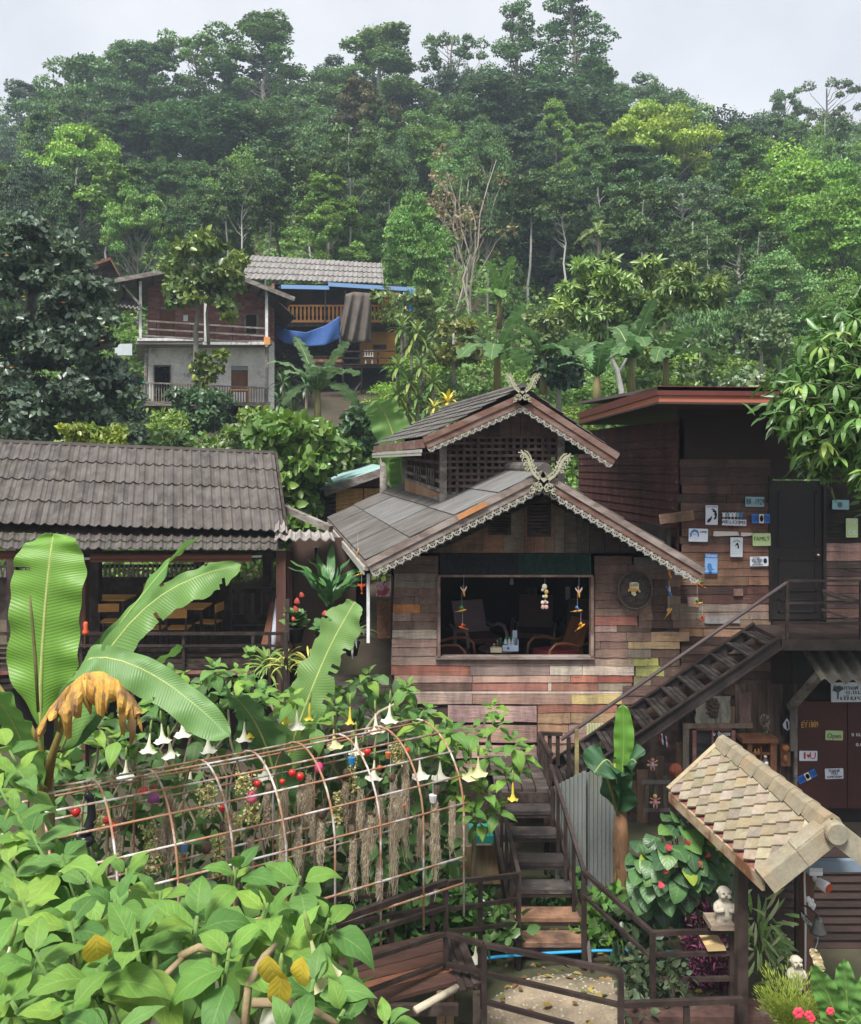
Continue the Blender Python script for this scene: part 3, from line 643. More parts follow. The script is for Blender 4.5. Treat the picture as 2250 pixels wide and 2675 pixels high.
# tarpaulin and net hung over the balcony
def drape(name, top, bot, d0, mat, label, cat, folds=7, amp=.10, nu=36, nv=12):
    def f(a, b):
        k = a * (len(top) - 1); i = min(int(k), len(top) - 2); t = Vector(top[i]).lerp(Vector(top[i + 1]), k - i); w = Vector(bot[i]).lerp(Vector(bot[i + 1]), k - i)
        q = t.lerp(w, b); p = P(q.x, q.y, d0 + amp * math.sin(a * folds * 6.28 + b * 2) * (.3 + b)); return p
    m = MB(); thick(m, f, nu, nv, (0, .012, 0)); o = m.build(name, mat, None, True); return tag(o, label, cat)
drape('tarpaulin', [(903, 768), (925, 762), (950, 764), (970, 766)], [(886, 872), (905, 893), (935, 896), (970, 895)], 44.2, M_TARP, 'grey brown tarpaulin draped over the orange balustrade', 'tarpaulin', 3, .16)
drape('cloth', [(884, 862), (897, 870), (915, 880)], [(888, 926), (898, 928), (912, 908)], 44.5, M_TARP, 'torn grey cloth tail hanging under the tarpaulin of the ochre house', 'cloth', 2, .08, 12, 8)
drape('shade_net', [(720, 846), (755, 862), (800, 868), (850, 850), (889, 824)], [(722, 882), (745, 896), (800, 905), (850, 902), (888, 884)], 43.9, M_NET, 'dark blue shade net slung below the orange balustrade', 'net', 2, .12)
# small roof end behind
sr = thing('hut_roof_end', 'small dark gabled hut end behind the left of the maroon house', 'hut', P(280, 760, 46))
m = MB(); a, b, c = P(236, 690, 45), P(288, 671, 45), P(312, 716, 45); bk = Vector((-1.2, 5, 0))
thick(m, bil(a, b, a + bk, b + bk), 1, 1, (0, 0, -.15)); thick(m, bil(b, c, b + bk, c + bk), 1, 1, (0, 0, -.15)); m.build('roof', mk('rust_red_fascia', (.14, .055, .04), var=.3), sr)
m = MB(); m.prism([P(243, 760, 46), P(306, 760, 46), P(306, 716, 46), P(288, 680, 46), P(243, 696, 46)], (-.5, 3, 0)); m.build('wall', M_WOOD, sr)

# ---------------------------------------------------------------- bamboo hut with a teal roof
hu = thing('bamboo_hut', 'hut with orange woven bamboo wall and pale teal sheet roof', 'hut', P(950, 1400, 23))
a, b, c = P(838, 1276, 22), P(1012, 1218, 22), P(1130, 1262, 22); bk = Vector((-1.4, 5, 0))
a2 = P(825, 1271, 22.2)
m = MB(); thick(m, corr(a, b, P(826, 1268, 23.5), P(945, 1208, 26.5), 1, 0), 4, 1, (0, 0, -.05)); m.build('roof', mk('teal_sheet', (.24, .40, .36), col2=(.34, .44, .46), var=.2, ns=1.5, lo=.4, hi=.7), hu)
m = MB(); thick(m, bil(b, c, P(945, 1208, 26.5), P(1060, 1250, 26.5)), 1, 1, (0, 0, -.05)); m.build('roof', mk('teal_sheet'), hu)
m = MB(); m.beam(a + Vector((.1, -.05, -.1)), b + Vector((0, -.05, -.1)), .06, .2); m.beam(b + Vector((0, -.05, -.1)), c + Vector((0, -.05, -.1)), .06, .2); m.build('barge_board', M_GREYWOOD, hu)
m = MB(); m.prism([P(872, 1420, 22.6), P(1100, 1420, 22.6), P(1100, 1262, 22.6), P(1012, 1226, 22.6), P(872, 1270, 22.6)], (0, .1, 0)); m.build('wall', M_WOOD, hu)
for u0, u1, v0, v1 in ((878, 948, 1276, 1420), (952, 1040, 1276, 1420)):
    m = MB(); pbox(m, u0, u1, v0, v1, 22.5, .08); m.build('woven_panel', mk('bamboo_panel', (.80, .44, .12), col2=(.66, .33, .09), var=.3, ns=3, sc=(8, 1, 1), rough=.6), hu)
m = MB(); m.prism([P(900, 1271, 22.5), P(1080, 1271, 22.5), P(1012, 1238, 22.5)], (0, .08, 0)); m.build('gable_panel', mk('brown_panel', (.17, .08, .04), var=.3), hu)
m = MB(); pbox(m, 830, 872, 1290, 1420, 22.7, 3); m.build('side_wall', M_WOOD, hu)
po = MB(); po.tube([P(1004, 1190, 20), P(1003, 1420, 20)], .10, 9); o = po.build('utility_post', M_GREYWOOD, None, True); tag(o, 'weathered grey post in front of the bamboo hut', 'post')
for i in range(5):
    m = MB(); a, b = P(825, 1295 + i * 11, 21), P(1003, 1270 + i * 12, 20); pts = [a.lerp(b, k / 6) + Vector((0, 0, -.10 * math.sin(math.pi * k / 6))) for k in range(7)]
    m.tube(pts, .008, 4); o = m.build('wire', M_DARK, None); tag(o, 'thin dark wire strung across the orange bamboo hut wall', 'wire', 'wires before the bamboo hut')
# ---------------------------------------------------------------- open dining pavilion with a brown tiled roof
M_TILE = mk('brown_roof_tile', 'obj', col2=(.130, .115, .102), var=.4, ns=2.5, sc=(2, 2, 1), st=1.5, stc=(.075, .062, .055), lo=.42, hi=.7, rough=.62, spec=.4, fine=14)
M_TILEGREY = mk('grey_roof_tile', (.34, .31, .285), col2=(.20, .18, .165), var=.35, ns=4, st=2, stc=(.08, .075, .065), rough=.85)
M_BROWNWALL = mk('brown_painted_wall', (.062, .035, .028), col2=(.075, .045, .036), var=.2, ns=1.5, rough=.55, bump=.05)
M_PVC = mk('brown_rollup_awning', (.20, .075, .052), var=.2, ns=3, rough=.5, bump=.1)
M_STEEL = mk('brown_painted_steel', (.027, .018, .016), col2=(.052, .036, .031), var=.3, ns=8, rough=.45, spec=.5, bump=.06)
M_HONEY = mk('honey_varnished_wood', (.66, .32, .09), var=.25, ns=3, sc=(1, 6, 1), rough=.42, bump=.05)
pv = thing('dining_pavilion', 'open timber dining pavilion under a long brown wave tiled roof', 'pavilion', P(360, 1700, 16))
def tiled(parent, e0, e1, r0, r1, nrow, ncol, mat, amp=.035, jit=.004, wid=.16):
    f = bil(e0, e1, r0, r1); n_ = (e1 - e0).cross(r0 - e0).normalized()
    for j in range(nrow):
        for i in range(ncol):
            a0, a1, b0, b1 = i / ncol, (i + 1.04) / ncol, j / nrow, min(1.02, (j + 1.08) / nrow); q = rnd.uniform(-jit, jit)
            def tf(s, t, a0=a0, a1=a1, b0=b0, b1=b1, q=q): return f(lerp(a0, a1, s), lerp(b0, b1, t)) + n_ * (amp * math.exp(-((s - .5) / wid) ** 2) - amp * .25 * math.exp(-((s - .05) / .2) ** 2) + .028 * (1 - t) + q)
            k_ = rnd.uniform(.72, 1.25); m = MB(); thick(m, tf, 9, 1, n_ * -.014); m.build('roof_tile', mat, parent, col=(.078 * k_, .066 * k_, .059 * k_ * rnd.uniform(.92, 1.05)))
E0, E1, R0, R1 = P(-75, 1368, 14.1), P(742, 1391, 15.6), P(-8, 1154, 17.2), P(715, 1184, 18.4)
tiled(pv, E0, E1, R0, R1, 4, 30, M_TILE)
tiled(pv, P(-75, 1436, 13.5), P(738, 1440, 15.0), P(-70, 1394, 14.15), P(738, 1402, 15.75), 2, 30, M_TILE)
m = MB(); m.beam(R0 + Vector((0, .05, .02)), R1 + Vector((0, .05, .02)), .24, .06); m.build('ridge_cap', M_TILE, pv, col=(.10, .085, .075))
bk = Vector((-.6, 3.0, -1.5)); m = MB(); thick(m, bil(R0, R1, R0 + bk, R1 + bk), 1, 1, (0, 0, -.05)); m.build('rear_roof_slope', M_TILE, pv, col=(.10, .085, .075))
m = MB(); m.beam(E1 + Vector((.05, 0, -.05)), R1 + Vector((.05, 0, -.05)), .05, .16); m.build('barge_board', M_WOOD, pv)
FZ = 2.1
def post(parent, u, v0, d, w=.14, z1=None, mat=None, name='post'):
    p = P(u, v0, d); m = MB(); m.box(p.x - w / 2, p.x + w / 2, d - w / 2, d + w / 2, z1 if z1 is not None else 0.2, p.z); return m.build(name, mat or M_WOOD, parent)
for u, d in ((-20, 14.4), (215, 14.7), (736, 15.2)): post(pv, u, 1440, d, .17, .4, mk('reddish_post', (.075, .032, .022), col2=(.12, .06, .045), var=.4, ns=2, sc=(4, 4, .6)))
for u, d in ((222, 19.6), (250, 18), (590, 18.6), (35, 19.2), (520, 20), (700, 20)): post(pv, u, 1420, d, .2, .4)
m = MB(); m.beam(P(-75, 1450, 14.2), P(740, 1450, 15.5), .1, .14); m.beam(P(-75, 1448, 19.6), P(700, 1446, 20.4), .12, .16); m.build('tie_beam', M_WOOD, pv)
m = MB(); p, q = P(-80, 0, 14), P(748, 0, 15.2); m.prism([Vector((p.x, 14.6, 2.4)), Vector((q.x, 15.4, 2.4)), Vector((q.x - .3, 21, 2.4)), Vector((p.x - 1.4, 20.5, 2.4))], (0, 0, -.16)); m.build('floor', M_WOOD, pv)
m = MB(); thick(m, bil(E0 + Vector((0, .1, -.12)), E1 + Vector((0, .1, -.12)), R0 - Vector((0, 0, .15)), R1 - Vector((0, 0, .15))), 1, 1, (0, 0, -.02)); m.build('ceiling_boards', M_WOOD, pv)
for u0, u1, v, d0, d1, nm in ((-75, 96, 1449, 14.15, 14.4, 'rolled_awning'), (236, 658, 1456, 14.5, 15.1, 'rolled_awning')):
    m = MB(); m.tube([P(u0, v - 1, d0), P(u1, v - 1, d1)], .055, 10); p, q = P(u0, v - 6, d0), P(u1, v - 6, d1); thick(m, bil(p, q, p - Z * .12, q - Z * .12), 1, 1, (0, .02, 0)); m.build(nm, M_PVC, pv)
m = MB(); m.tube([P(205, 1460, 14.5), P(236, 1459, 14.5)], .022, 8); m.tube([P(658, 1454, 15.1), P(684, 1453, 15.15)], .022, 8); m.build('awning_rod', flat('white_plastic', (.75, .75, .75), .4), pv)
# back rails, half walls and the slatted balustrade
m = MB(); m.beam(P(-75, 1480, 19.5), P(590, 1478, 20.2), .06, .07); m.build('back_rail', M_WOOD, pv)
for i in range(52):
    u = -60 + i * 12.4; p = P(u, 1492, 19.8); inst('back_baluster', STICK, pv, Matrix.Translation(p) @ Matrix.Diagonal((.045, .04, .28, 1)))
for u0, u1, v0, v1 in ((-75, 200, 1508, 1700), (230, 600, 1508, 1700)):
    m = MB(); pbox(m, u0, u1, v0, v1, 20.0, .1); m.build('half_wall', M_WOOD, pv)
m = MB(); m.beam(P(605, 1544, 17.6), P(728, 1540, 17.9), .08, .09); m.beam(P(605, 1618, 17.6), P(728, 1616, 17.9), .08, .2); m.beam(P(605, 1642, 17.6), P(728, 1640, 17.9), .08, .09); m.build('balustrade_rail', M_WOOD, pv)
for u in (617, 645, 673, 701, 722): m = MB(); pbox(m, u - 8, u + 8, 1546, 1612, 17.7, .05); m.build('balustrade_slat', M_WOOD, pv)
# front railing of steel and boards
for v, h in ((1655, .05), (1687, .04)):
    m = MB(); m.beam(P(-75, v, 14.0), P(742, v, 15.0), .05, h); m.build('front_rail', M_STEEL, pv)
for k, v in enumerate((1700, 1712, 1727, 1741, 1758, 1778, 1794)):
    m = MB(); m.beam(P(-75, v, 14.15), P(661, v - 2, 14.95), .03, .055); m.build('front_slat', M_WOOD if k != 4 else M_REDWOOD, pv)
for u in (-20, 105, 213, 348, 480, 661, 705, 738):
    p = P(u, 1655, lerp(14.05, 15, (u + 75) / 817)); m = MB(); m.box(p.x - .025, p.x + .025, p.y - .025, p.y + .025, 2.0, p.z); m.build('front_post', M_STEEL, pv)
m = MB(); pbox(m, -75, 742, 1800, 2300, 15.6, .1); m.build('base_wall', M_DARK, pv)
# school chairs and tables inside
def school_chair(u, v, d, rz, label, s=1.):
    p = P(u, v, d); p.z = FZ + .3; o = thing('dining_chair', label, 'chair', p, 'honey coloured chairs in the pavilion')
    Rm = Matrix.Translation(p) @ Matrix.Rotation(rz, 4, 'Z')
    def B(nm, x0, x1, y0, y1, z0, z1, mat):
        m = MB(); m.box(x0, x1, y0, y1, z0, z1); m.v = [tuple(Rm @ Vector(q)) for q in m.v]; m.build(nm, mat, o)
    B('seat', -.2, .2, -.2, .2, .43, .455, M_HONEY); B('backrest', -.2, .2, -.235, -.215, .66, .82, M_HONEY)
    for x in (-.18, .18):
        B('rear_leg', x - .014, x + .014, -.232, -.204, 0, .80, M_STEEL); B('front_leg', x - .014, x + .014, .17, .198, 0, .43, M_STEEL); B('side_rail', x - .012, x + .012, -.2, .17, .405, .43, M_STEEL)
def dining_table(u, v, d, w, label):
    FZ = 2.4; p = P(u, v, d); p.z = FZ; o = thing('dining_table', label, 'table', p, 'tables in the pavilion')
    m = MB(); m.box(p.x - w / 2, p.x + w / 2, d - .35, d + .35, FZ + .72, FZ + .75); m.build('table_top', M_HONEY, o)
    for x in (-1, 1):
        for y in (-1, 1):
            m = MB(); m.box(p.x + x * (w / 2 - .05) - .025, p.x + x * (w / 2 - .05) + .025, d + y * .3 - .025, d + y * .3 + .025, FZ, FZ + .72); m.build('leg', M_STEEL, o)
dining_table(478, 1660, 17.3, 1.0, 'honey topped table behind the row of pavilion chairs')
dining_table(280, 1660, 18.4, 1.0, 'honey topped table half hidden behind the banana leaves')
school_chair(403, 1680, 16.6, 0, 'honey wood chair left of the pair at the pavilion table')
school_chair(468, 1680, 16.6, .05, 'honey wood chair with its open back square to the pavilion railing')
school_chair(546, 1680, 17.2, 1.4, 'honey wood chair turned sideways at the table end')
school_chair(292, 1680, 17.3, .1, 'honey wood chair half hidden by the broad banana leaf')
pl = MB(); p = P(440, 0, 19.5); pl.box(p.x - .5, p.x + .5, 19.3, 19.5, FZ + .9, FZ + 1.2); o = pl.build('side_cabinet', M_HONEY, None); tag(o, 'honey wood cabinet at the back of the pavilion', 'cabinet')

# ---------------------------------------------------------------- passage between the pavilion and the cafe
ps = thing('passage_annex', 'brown painted annex with a short pale corrugated roof between pavilion and cafe', 'annex', P(840, 1700, 16.2))
m = MB(); pbox(m, 762, 930, 1405, 1700, 16.0, .12); m.build('wall', M_BROWNWALL, ps)
m = MB(); pbox(m, 742, 764, 1440, 1720, 15.9, .14); m.build('corner_post', mk('reddish_post'), ps)
m = MB(); pbox(m, 928, 965, 1440, 1640, 16.3, .1); m.build('dark_panel', M_WOOD, ps)
tiled(ps, P(716, 1414, 14.9), P(874, 1416, 15.1), P(722, 1388, 15.6), P(866, 1392, 15.9), 1, 6, M_TILEGREY, .05, .004, .2)
tiled(ps, P(716, 1392, 15.2), P(750, 1396, 15.3), P(722, 1360, 16), P(746, 1362, 16.1), 1, 2, M_TILEGREY, .05, .004, .2)
m = MB(); m.beam(P(738, 1325, 17), P(865, 1382, 16.2), .12, .12); m.build('sloping_beam', M_GREYWOOD, ps)
for i in range(13):
    z = FZ - .02; y0 = 12.9 + i * .24; a = P(770, 0, 15); x0, x1 = -1.95 - .02 * i, -.62
    m = MB(); m.box(x0, x1, y0, y0 + .225, z - .04, z + rnd.uniform(-.004, .004)); m.build('deck_plank', mk('wet_deck_plank', (.060, .048, .043), col2=(.15, .135, .125), var=.4, ns=3, sc=(1, 4, 1), lo=.5, hi=.7, rough=.4, spec=.5), ps)
m = MB(); m.box(-1.97, -1.9, 12.95, 16, FZ - .3, FZ + .0); m.box(-2.0, -.62, 12.85, 12.95, FZ - .3, FZ); m.build('deck_edge', M_WOOD, ps)
for v in (1602, 1660):
    m = MB(); m.beam(P(752, v, 14.2), P(752, v + 20, 13.2), .04); m.build('hand_rail', M_STEEL, ps)
m = MB(); p = P(752, 1565, 14.2); m.box(p.x - .035, p.x + .035, 14.15, 14.22, FZ - .4, p.z); p = P(748, 1650, 13.2); m.box(p.x - .03, p.x + .03, 13.15, 13.21, FZ - .6, p.z); m.build('rail_post', M_STEEL, ps)
m = MB(); m.box(-2.45, -1.98, 14.2, 16.2, 1.3, 1.55); m.build('concrete_step', M_CONC, ps)
st = MB(); st.tube([P(712, 1700, 15.3), P(728, 1565, 15.8)], .06, 8); o = st.build('rolled_sheet', flat('pale_blue_plastic', (.42, .45, .52)), None, True); tag(o, 'pale blue rolled plastic sheet leaning on the pavilion end post', 'rolled sheet')
st = MB(); st.beam(P(690, 1690, 15.4), P(716, 1575, 15.9), .12, .03); o = st.build('leaning_plank', mk('red_brown_plank', (.16, .06, .03), var=.3), None); tag(o, 'red brown plank leaning beside the pale blue rolled sheet', 'plank')
cv = thing('carved_ornament', 'small dark carved wooden wall ornament on the brown passage wall', 'wall ornament', P(826, 1460, 15.95))
m = MB(); pbox(m, 818, 834, 1428, 1462, 15.96, .03); m.build('back_board', mk('carved_grey', (.15, .125, .11), var=.3), cv)
for k in range(4): m = MB(); m.lathe([(.018, -.006), (.03, -.006), (.03, .006), (.018, .006), (.018, -.006)], 10, P(826, 1434 + k * 7.5, 15.95), Y); m.build('carved_ring', M_WOOD, cv)
# ---------------------------------------------------------------- the cafe: timber house with carved gables and a lattice tower
M_SLATE = mk('old_fibre_sheet', (.090, .082, .074), col2=(.165, .152, .140), var=.4, ns=2.0, sc=(1, 3, 1), lo=.45, hi=.75, st=2.4, stc=(.055, .052, .048), rough=.75, spec=.4, bump=.35, fine=26)
M_PALESHEET = mk('bleached_fibre_sheet', (.165, .163, .157), col2=(.10, .095, .09), var=.35, ns=2.2, sc=(1, 3, 1), lo=.45, hi=.75, rough=.8, bump=.3, fine=26)
M_BARGE = mk('bleached_barge_board', (.20, .155, .135), col2=(.30, .25, .225), var=.4, ns=3, sc=(1.5, 1.5, 4), st=2.2, stc=(.07, .05, .042), rough=.85, fine=24)
M_REDBARGE = mk('faded_red_barge_board', (.16, .085, .065), col2=(.22, .15, .125), var=.4, ns=3, sc=(1.5, 1.5, 4), st=2.2, stc=(.06, .04, .034), rough=.85, fine=24)
M_LACE = mk('pale_carved_wood', (.40, .385, .34), col2=(.30, .26, .18), var=.25, ns=6, lo=.55, hi=.75, rough=.85, fine=30)
M_LATT = mk('dark_lattice', (.070, .042, .036), col2=(.12, .085, .075), var=.4, ns=5, rough=.75, fine=30)
YW = 13.4
cf = thing('timber_cafe', 'cafe clad in reclaimed planks with carved white gable trim and a lattice roof tower', 'cafe', P(1300, 2000, 13.4))
# --- lower roof
A1, A2 = P(1418, 1230, 12.5), P(1418, 1230, 12.5) + Vector((-1.55, 7.6, 0.02))
L1, L2 = P(955, 1464, 12.5), P(856, 1354, 20.1)
R1_, R2_ = P(1842, 1484, 12.5), P(1842, 1484, 12.5) + Vector((-.9, 4.6, .02))
def sheets(parent, e1, a1, e2, a2, nr, nc, matf, name='roof_sheet', amp=.006, nw=14):
    f = bil(e1, e2, a1, a2); n_ = (a1 - e1).cross(e2 - e1).normalized()
    if n_.z < 0: n_ = -n_
    for j in range(nr):
        for i in range(nc):
            a0, a1_, b0, b1 = i / nc, (i + 1.02) / nc, j / nr, (j + 1.10) / nr
            if b1 > 1: b1 = 1
            def tf(s, t, a0=a0, a1_=a1_, b0=b0, b1=b1): return f(lerp(a0, a1_, s), lerp(b0, b1, t)) + n_ * (amp * math.sin(6.283 * nw * s) + .022 * (1 - t) + .008 * (i % 2))
            m = MB(); thick(m, tf, nw * 4, 1, n_ * -.012); m.build(name, matf(i, j), parent)
def lmat(i, j): return M_PALESHEET if (j == 1 and i in (1, 2)) or (j >= 2 and i == 0 and j < 4) else M_SLATE
sheets(cf, L1, A1, L2, A2, 4, 4, lmat)
sheets(cf, R1_, A1, R2_, A2.lerp(A1, .4), 4, 3, lambda i, j: M_SLATE)
m = MB(); m.tube([A1 + Vector((.05, .05, .02)), A1.lerp(A2, .25) + Vector((.05, 0, .03))], .10, 12); m.build('ridge_cap', M_SLATE, cf)
# --- tower roof
TA1, TA2 = P(1369, 1008, 13.6), P(1157, 1069, 19.4)
TL1, TL2 = P(1104, 1142, 13.6), P(976, 1162, 19.4)
TR1 = P(1618, 1186, 13.6); TR2 = TR1 + (TA2 - TA1)
sheets(cf, TL1, TA1, TL2, TA2, 7, 5, lambda i, j: M_SLATE, 'roof_shingle', .004, 5)
sheets(cf, TR1, TA1, TR2, TA2, 7, 4, lambda i, j: M_SLATE, 'roof_shingle', .004, 5)
m = MB(); m.tube([TA1 + Vector((0, .1, .0)), TA2], .07, 9); m.build('ridge_cap', M_SLATE, cf)
# --- barge boards, carved lace, finials
def strip(mb, pts, w, y0, y1):
    """flat carved strip following 2D points"""
    pts = [Vector((a, 0, b)) for a, b in pts]; n_ = len(pts); lft, rgt = [], []
    for i, p in enumerate(pts):
        t = (pts[min(i + 1, n_ - 1)] - pts[max(0, i - 1)]).normalized(); q = Vector((-t.z, 0, t.x)); ww = w * .78 * (.6 if i in (0, n_ - 1) else 1)
        lft.append(p + q * ww / 2); rgt.append(p - q * ww / 2)
    b0 = len(mb.v)
    for p in range(n_):
        for y in (y0, y1): mb.v.append((lft[p].x, y, lft[p].z)); mb.v.append((rgt[p].x, y, rgt[p].z))
    for i in range(n_ - 1):
        a = b0 + 4 * i; c = a + 4
        mb.f += [(a, a + 1, c + 1, c), (a + 2, c + 2, c + 3, a + 3), (a, c, c + 2, a + 2), (a + 1, a + 3, c + 3, c + 1)]
def spiral(cx, cz, r0, turns, a0, sgn=1, n=14, k=.75): return [(cx + r0 * (1 - k * i / n) * math.cos(a0 + sgn * turns * 6.283 * i / n), cz + r0 * (1 - k * i / n) * math.sin(a0 + sgn * turns * 6.283 * i / n)) for i in range(n + 1)]
lace = MB()
for sg in (-1, 1):
    strip(lace, [(sg * .5, 0), (sg * .46, -.20), (sg * .36, -.34), (sg * .22, -.40), (sg * .10, -.46), (0, -.48)], .11, -.06, .06)
    strip(lace, spiral(sg * .24, -.17, .15, .9, R(90 if sg > 0 else 90), -sg), .075, -.05, .05)
    strip(lace, [(sg * .04, -.02), (sg * .08, -.2), (sg * .03, -.36)], .07, -.05, .05)
    strip(lace, [(sg * .48, -.03), (sg * .40, -.14), (sg * .42, -.26)], .06, -.05, .05)
    for a in (.10, .24, .38): strip(lace, [(sg * a, -.42 + a * .12), (sg * (a + .02), -.56 + a * .2)], .10, -.05, .05)
strip(lace, [(-.5, 0), (.5, 0)], .07, -.06, .06); strip(lace, [(0, -.3), (0, -.62)], .10, -.06, .06)
LACE = lace.mesh('lace_motif', M_LACE)
def rake(p, q, n_l, bmat, inner, wid=.17, lh=.19, sgn=1):
    """barge board in two steps from eave p to apex q, then carved motifs below it"""
    d = (q - p); Ln = d.length; t = d.normalized(); dn = Vector((t.z, 0, -t.x)) if t.x > 0 else Vector((-t.z, 0, t.x))
    if dn.z > 0: dn = -dn
    m = MB(); m.obox((p + q) / 2 + dn * (wid * .28) + Y * .0, t * (Ln / 2), Y * .02, dn * (wid * .26)); b_ = m.build('barge_board', bmat, cf)
    m = MB(); m.obox((p + q) / 2 + dn * (wid * .80) + Y * .025, t * (Ln / 2), Y * .018, dn * (wid * .30)); m.build('lower_barge_board', bmat if inner else M_REDBARGE, cf)
    for i in range(n_l):
        c = p.lerp(q, (i + .5) / n_l) + dn * (wid * 1.05) + Y * .03; s = Ln / n_l
        rt = t if t.x > 0 else -t
        inst('lace_motif', LACE, cf, frame(c, rt * s, Y * .3, -dn * lh))
yb = Vector((0, -.05, 0))
rake(L1 + yb, A1 + yb, 22, M_BARGE, True); rake(R1_ + yb, A1 + yb, 21, M_BARGE, False)
rake(TL1 + yb, TA1 + yb + Vector((0, 0, -.1)), 15, M_REDBARGE, True, .18, .16); rake(TR1 + yb, TA1 + yb + Vector((0, 0, -.1)), 14, M_REDBARGE, True, .18, .16)
m = MB(); a, b = L1.lerp(A1, .52) + Vector((0, -.08, -.055)), L1.lerp(A1, .68) + Vector((0, -.08, -.055)); m.beam(a, b, .02, .07); m.build('patch_board', mk('raw_orange_wood', (.46, .20, .075), var=.3, ns=3), cf)
def fringe(p, q, n_, drop, mat):
    m = MB(); d = q - p; t = d.normalized()
    m.beam(p - Z * .075, q - Z * .075, .03, .05)
    for i in range(n_):
        c = p.lerp(q, (i + .5) / n_); s = d.length / n_ * .33; m.obox(c - Z * (.1 + drop / 2), t * s, t.cross(Z).normalized() * .01, Z * (drop / 2))
    return m.build('eave_fringe', mat, cf)
fringe(L1 + Vector((-.02, 0, -.04)), L2 + Vector((-.02, 0, -.04)), 60, .07, M_LACE)
m = MB(); m.beam(L1 + Vector((.02, 0, -.09)), L2 + Vector((.02, 0, -.09)), .05, .12); m.build('eave_board', M_BARGE, cf)
fringe(TL1 + Vector((-.02, 0, -.14)), TL2 + Vector((-.02, 0, -.14)), 44, .05, M_LACE)
m = MB(); m.beam(TL1 + Vector((.02, 0, -.10)), TL2 + Vector((.02, 0, -.10)), .05, .14); m.build('eave_board', M_REDBARGE, cf)
def finial(c, s, tilt=0.):
    """crossed carved horns on the gable top"""
    root = MB(); 
    for sg in (-1, 1):
        stem_ = [(sg * x, z) for x, z in ((-.05, -.22), (.02, -.08), (.12, .02), (.24, .12), (.32, .24), (.36, .38), (.41, .50), (.48, .58), (.55, .60))]
        strip(root, stem_, .075, -.03, .03); strip(root, [(x - sg * .05, z + .05) for x, z in stem_[2:]], .04, -.02, .02)
        for x, z, r_, a0 in ((.17, .13, .085, 200), (.27, .30, .085, 180), (.33, .44, .06, 160), (.42, .33, .07, 330), (.46, .44, .075, 320), (.40, .22, .05, 330), (.53, .52, .05, 300)):
            strip(root, spiral(sg * x, z, r_, 1.1, R(a0) if sg > 0 else R(180 - a0), sg, 14, .8), .032, -.025, .025)
        strip(root, [(sg * .5, .58), (sg * .58, .66)], .05, -.02, .02); strip(root, [(sg * .55, .60), (sg * .64, .60)], .05, -.02, .02)
        for x, z, r_, a0 in ((.15, -.16, .10, 60), (.24, -.26, .07, 60), (.08, -.22, .05, 60)):
            strip(root, spiral(sg * x, z, r_, 1.15, R(a0) if sg > 0 else R(180 - a0), -sg, 14, .8), .036, -.03, .03)
        strip(root, [(sg * .06, -.04), (sg * .20, -.10), (sg * .29, -.22), (sg * .30, -.34)], .05, -.03, .03)
    root.lathe([(.001, -.045), (.07, -.04), (.10, -.03), (.10, .03)], 16, (0, 0, -.05), -Y, 1, 1.3)
    me = root.mesh('carved_finial', mk('lichened_carving', (.37, .36, .265), col2=(.26, .27, .13), var=.3, ns=8, lo=.5, hi=.7, rough=.85, fine=30))
    inst('carved_finial', me, cf, Matrix.Translation(c) @ Matrix.Rotation(R(tilt), 4, 'Y') @ Matrix.Diagonal((s, s, s, 1)))
finial(P(1421, 1254, 12.38), .62, 4); finial(P(1365, 1025, 13.48), .46, 0)
# --- tower body
ty = 14.25
def tpost(u, v0, v1, d, w=.12):
    m = MB(); p, q = P(u, v1, d), P(u, v0, d); m.box(p.x - w / 2, p.x + w / 2, d - w / 2, d + w / 2, p.z, q.z); m.build('tower_post', M_GREYWOOD, cf)
tpost(1158, 1130, 1312, ty); tpost(1465, 1120, 1275, ty); tpost(1058, 1160, 1280, 18.2, .1)
for k in range(9):
    v = 1142 + k * 16.0; m = MB(); p, q = P(1166, v + 3.5, ty), P(1458, v - 3.5, ty); m.box(p.x, q.x, ty - .035, ty - .01, p.z, q.z); m.build('lattice_slat', M_LATT, cf)
for k in range(16):
    u = 1176 + k * 18.6; m = MB(); p, q = P(u - 4, 1292, ty), P(u + 4, 1136, ty); m.box(p.x, q.x, ty - .008, ty + .014, p.z, q.z); m.build('lattice_slat', M_LATT, cf)
ls = lambda u: lerp(18.2, ty, (u - 1058) / 98)
for k in range(7):
    t = k / 6; v1, v0 = lerp(1160, 1306, t), lerp(1163, 1268, t); m = MB(); m.beam(P(1152, v1, ty + .1), P(1060, v0, 18.2), .025, .06 if k in (2, 4, 5, 6) else .04); m.build('side_slat', M_LATT if k < 4 else M_GREYWOOD, cf)
for k in range(27):
    t = (k + .5) / 27; d = lerp(ty + .1, 18.2, t); b_ = P(1152, 1306, ty + .1).lerp(P(1060, 1268, 18.2), t); tp = P(1152, 1160, ty + .1).lerp(P(1060, 1163, 18.2), t)
    m = MB(); m.beam(b_ + Vector((.03, 0, 0)), tp + Vector((.03, 0, 0)), .02, .06); m.build('side_slat', M_LATT, cf)
for k in range(8):
    t = .12 + k * .06 + (.1 if k > 3 else 0); b_ = P(1152, 1270, ty + .1).lerp(P(1060, 1245, 18.2), t); m = MB(); m.beam(b_ - X * .04, b_ + Vector((-.04, 0, .28)), .02, .10); m.build('pale_slat', M_GREYWOOD, cf)
m = MB(); a, b = P(1152, 1310, ty + .05), P(1056, 1270, 18.25); thick(m, bil(a - Z * .15, b - Z * .18, a + Z * .12, b + Z * .16), 1, 1, (.04, 0, 0)); m.build('tower_base', mk('tan_ply', (.30, .16, .085), col2=(.36, .22, .14), var=.3, ns=1.5), cf)
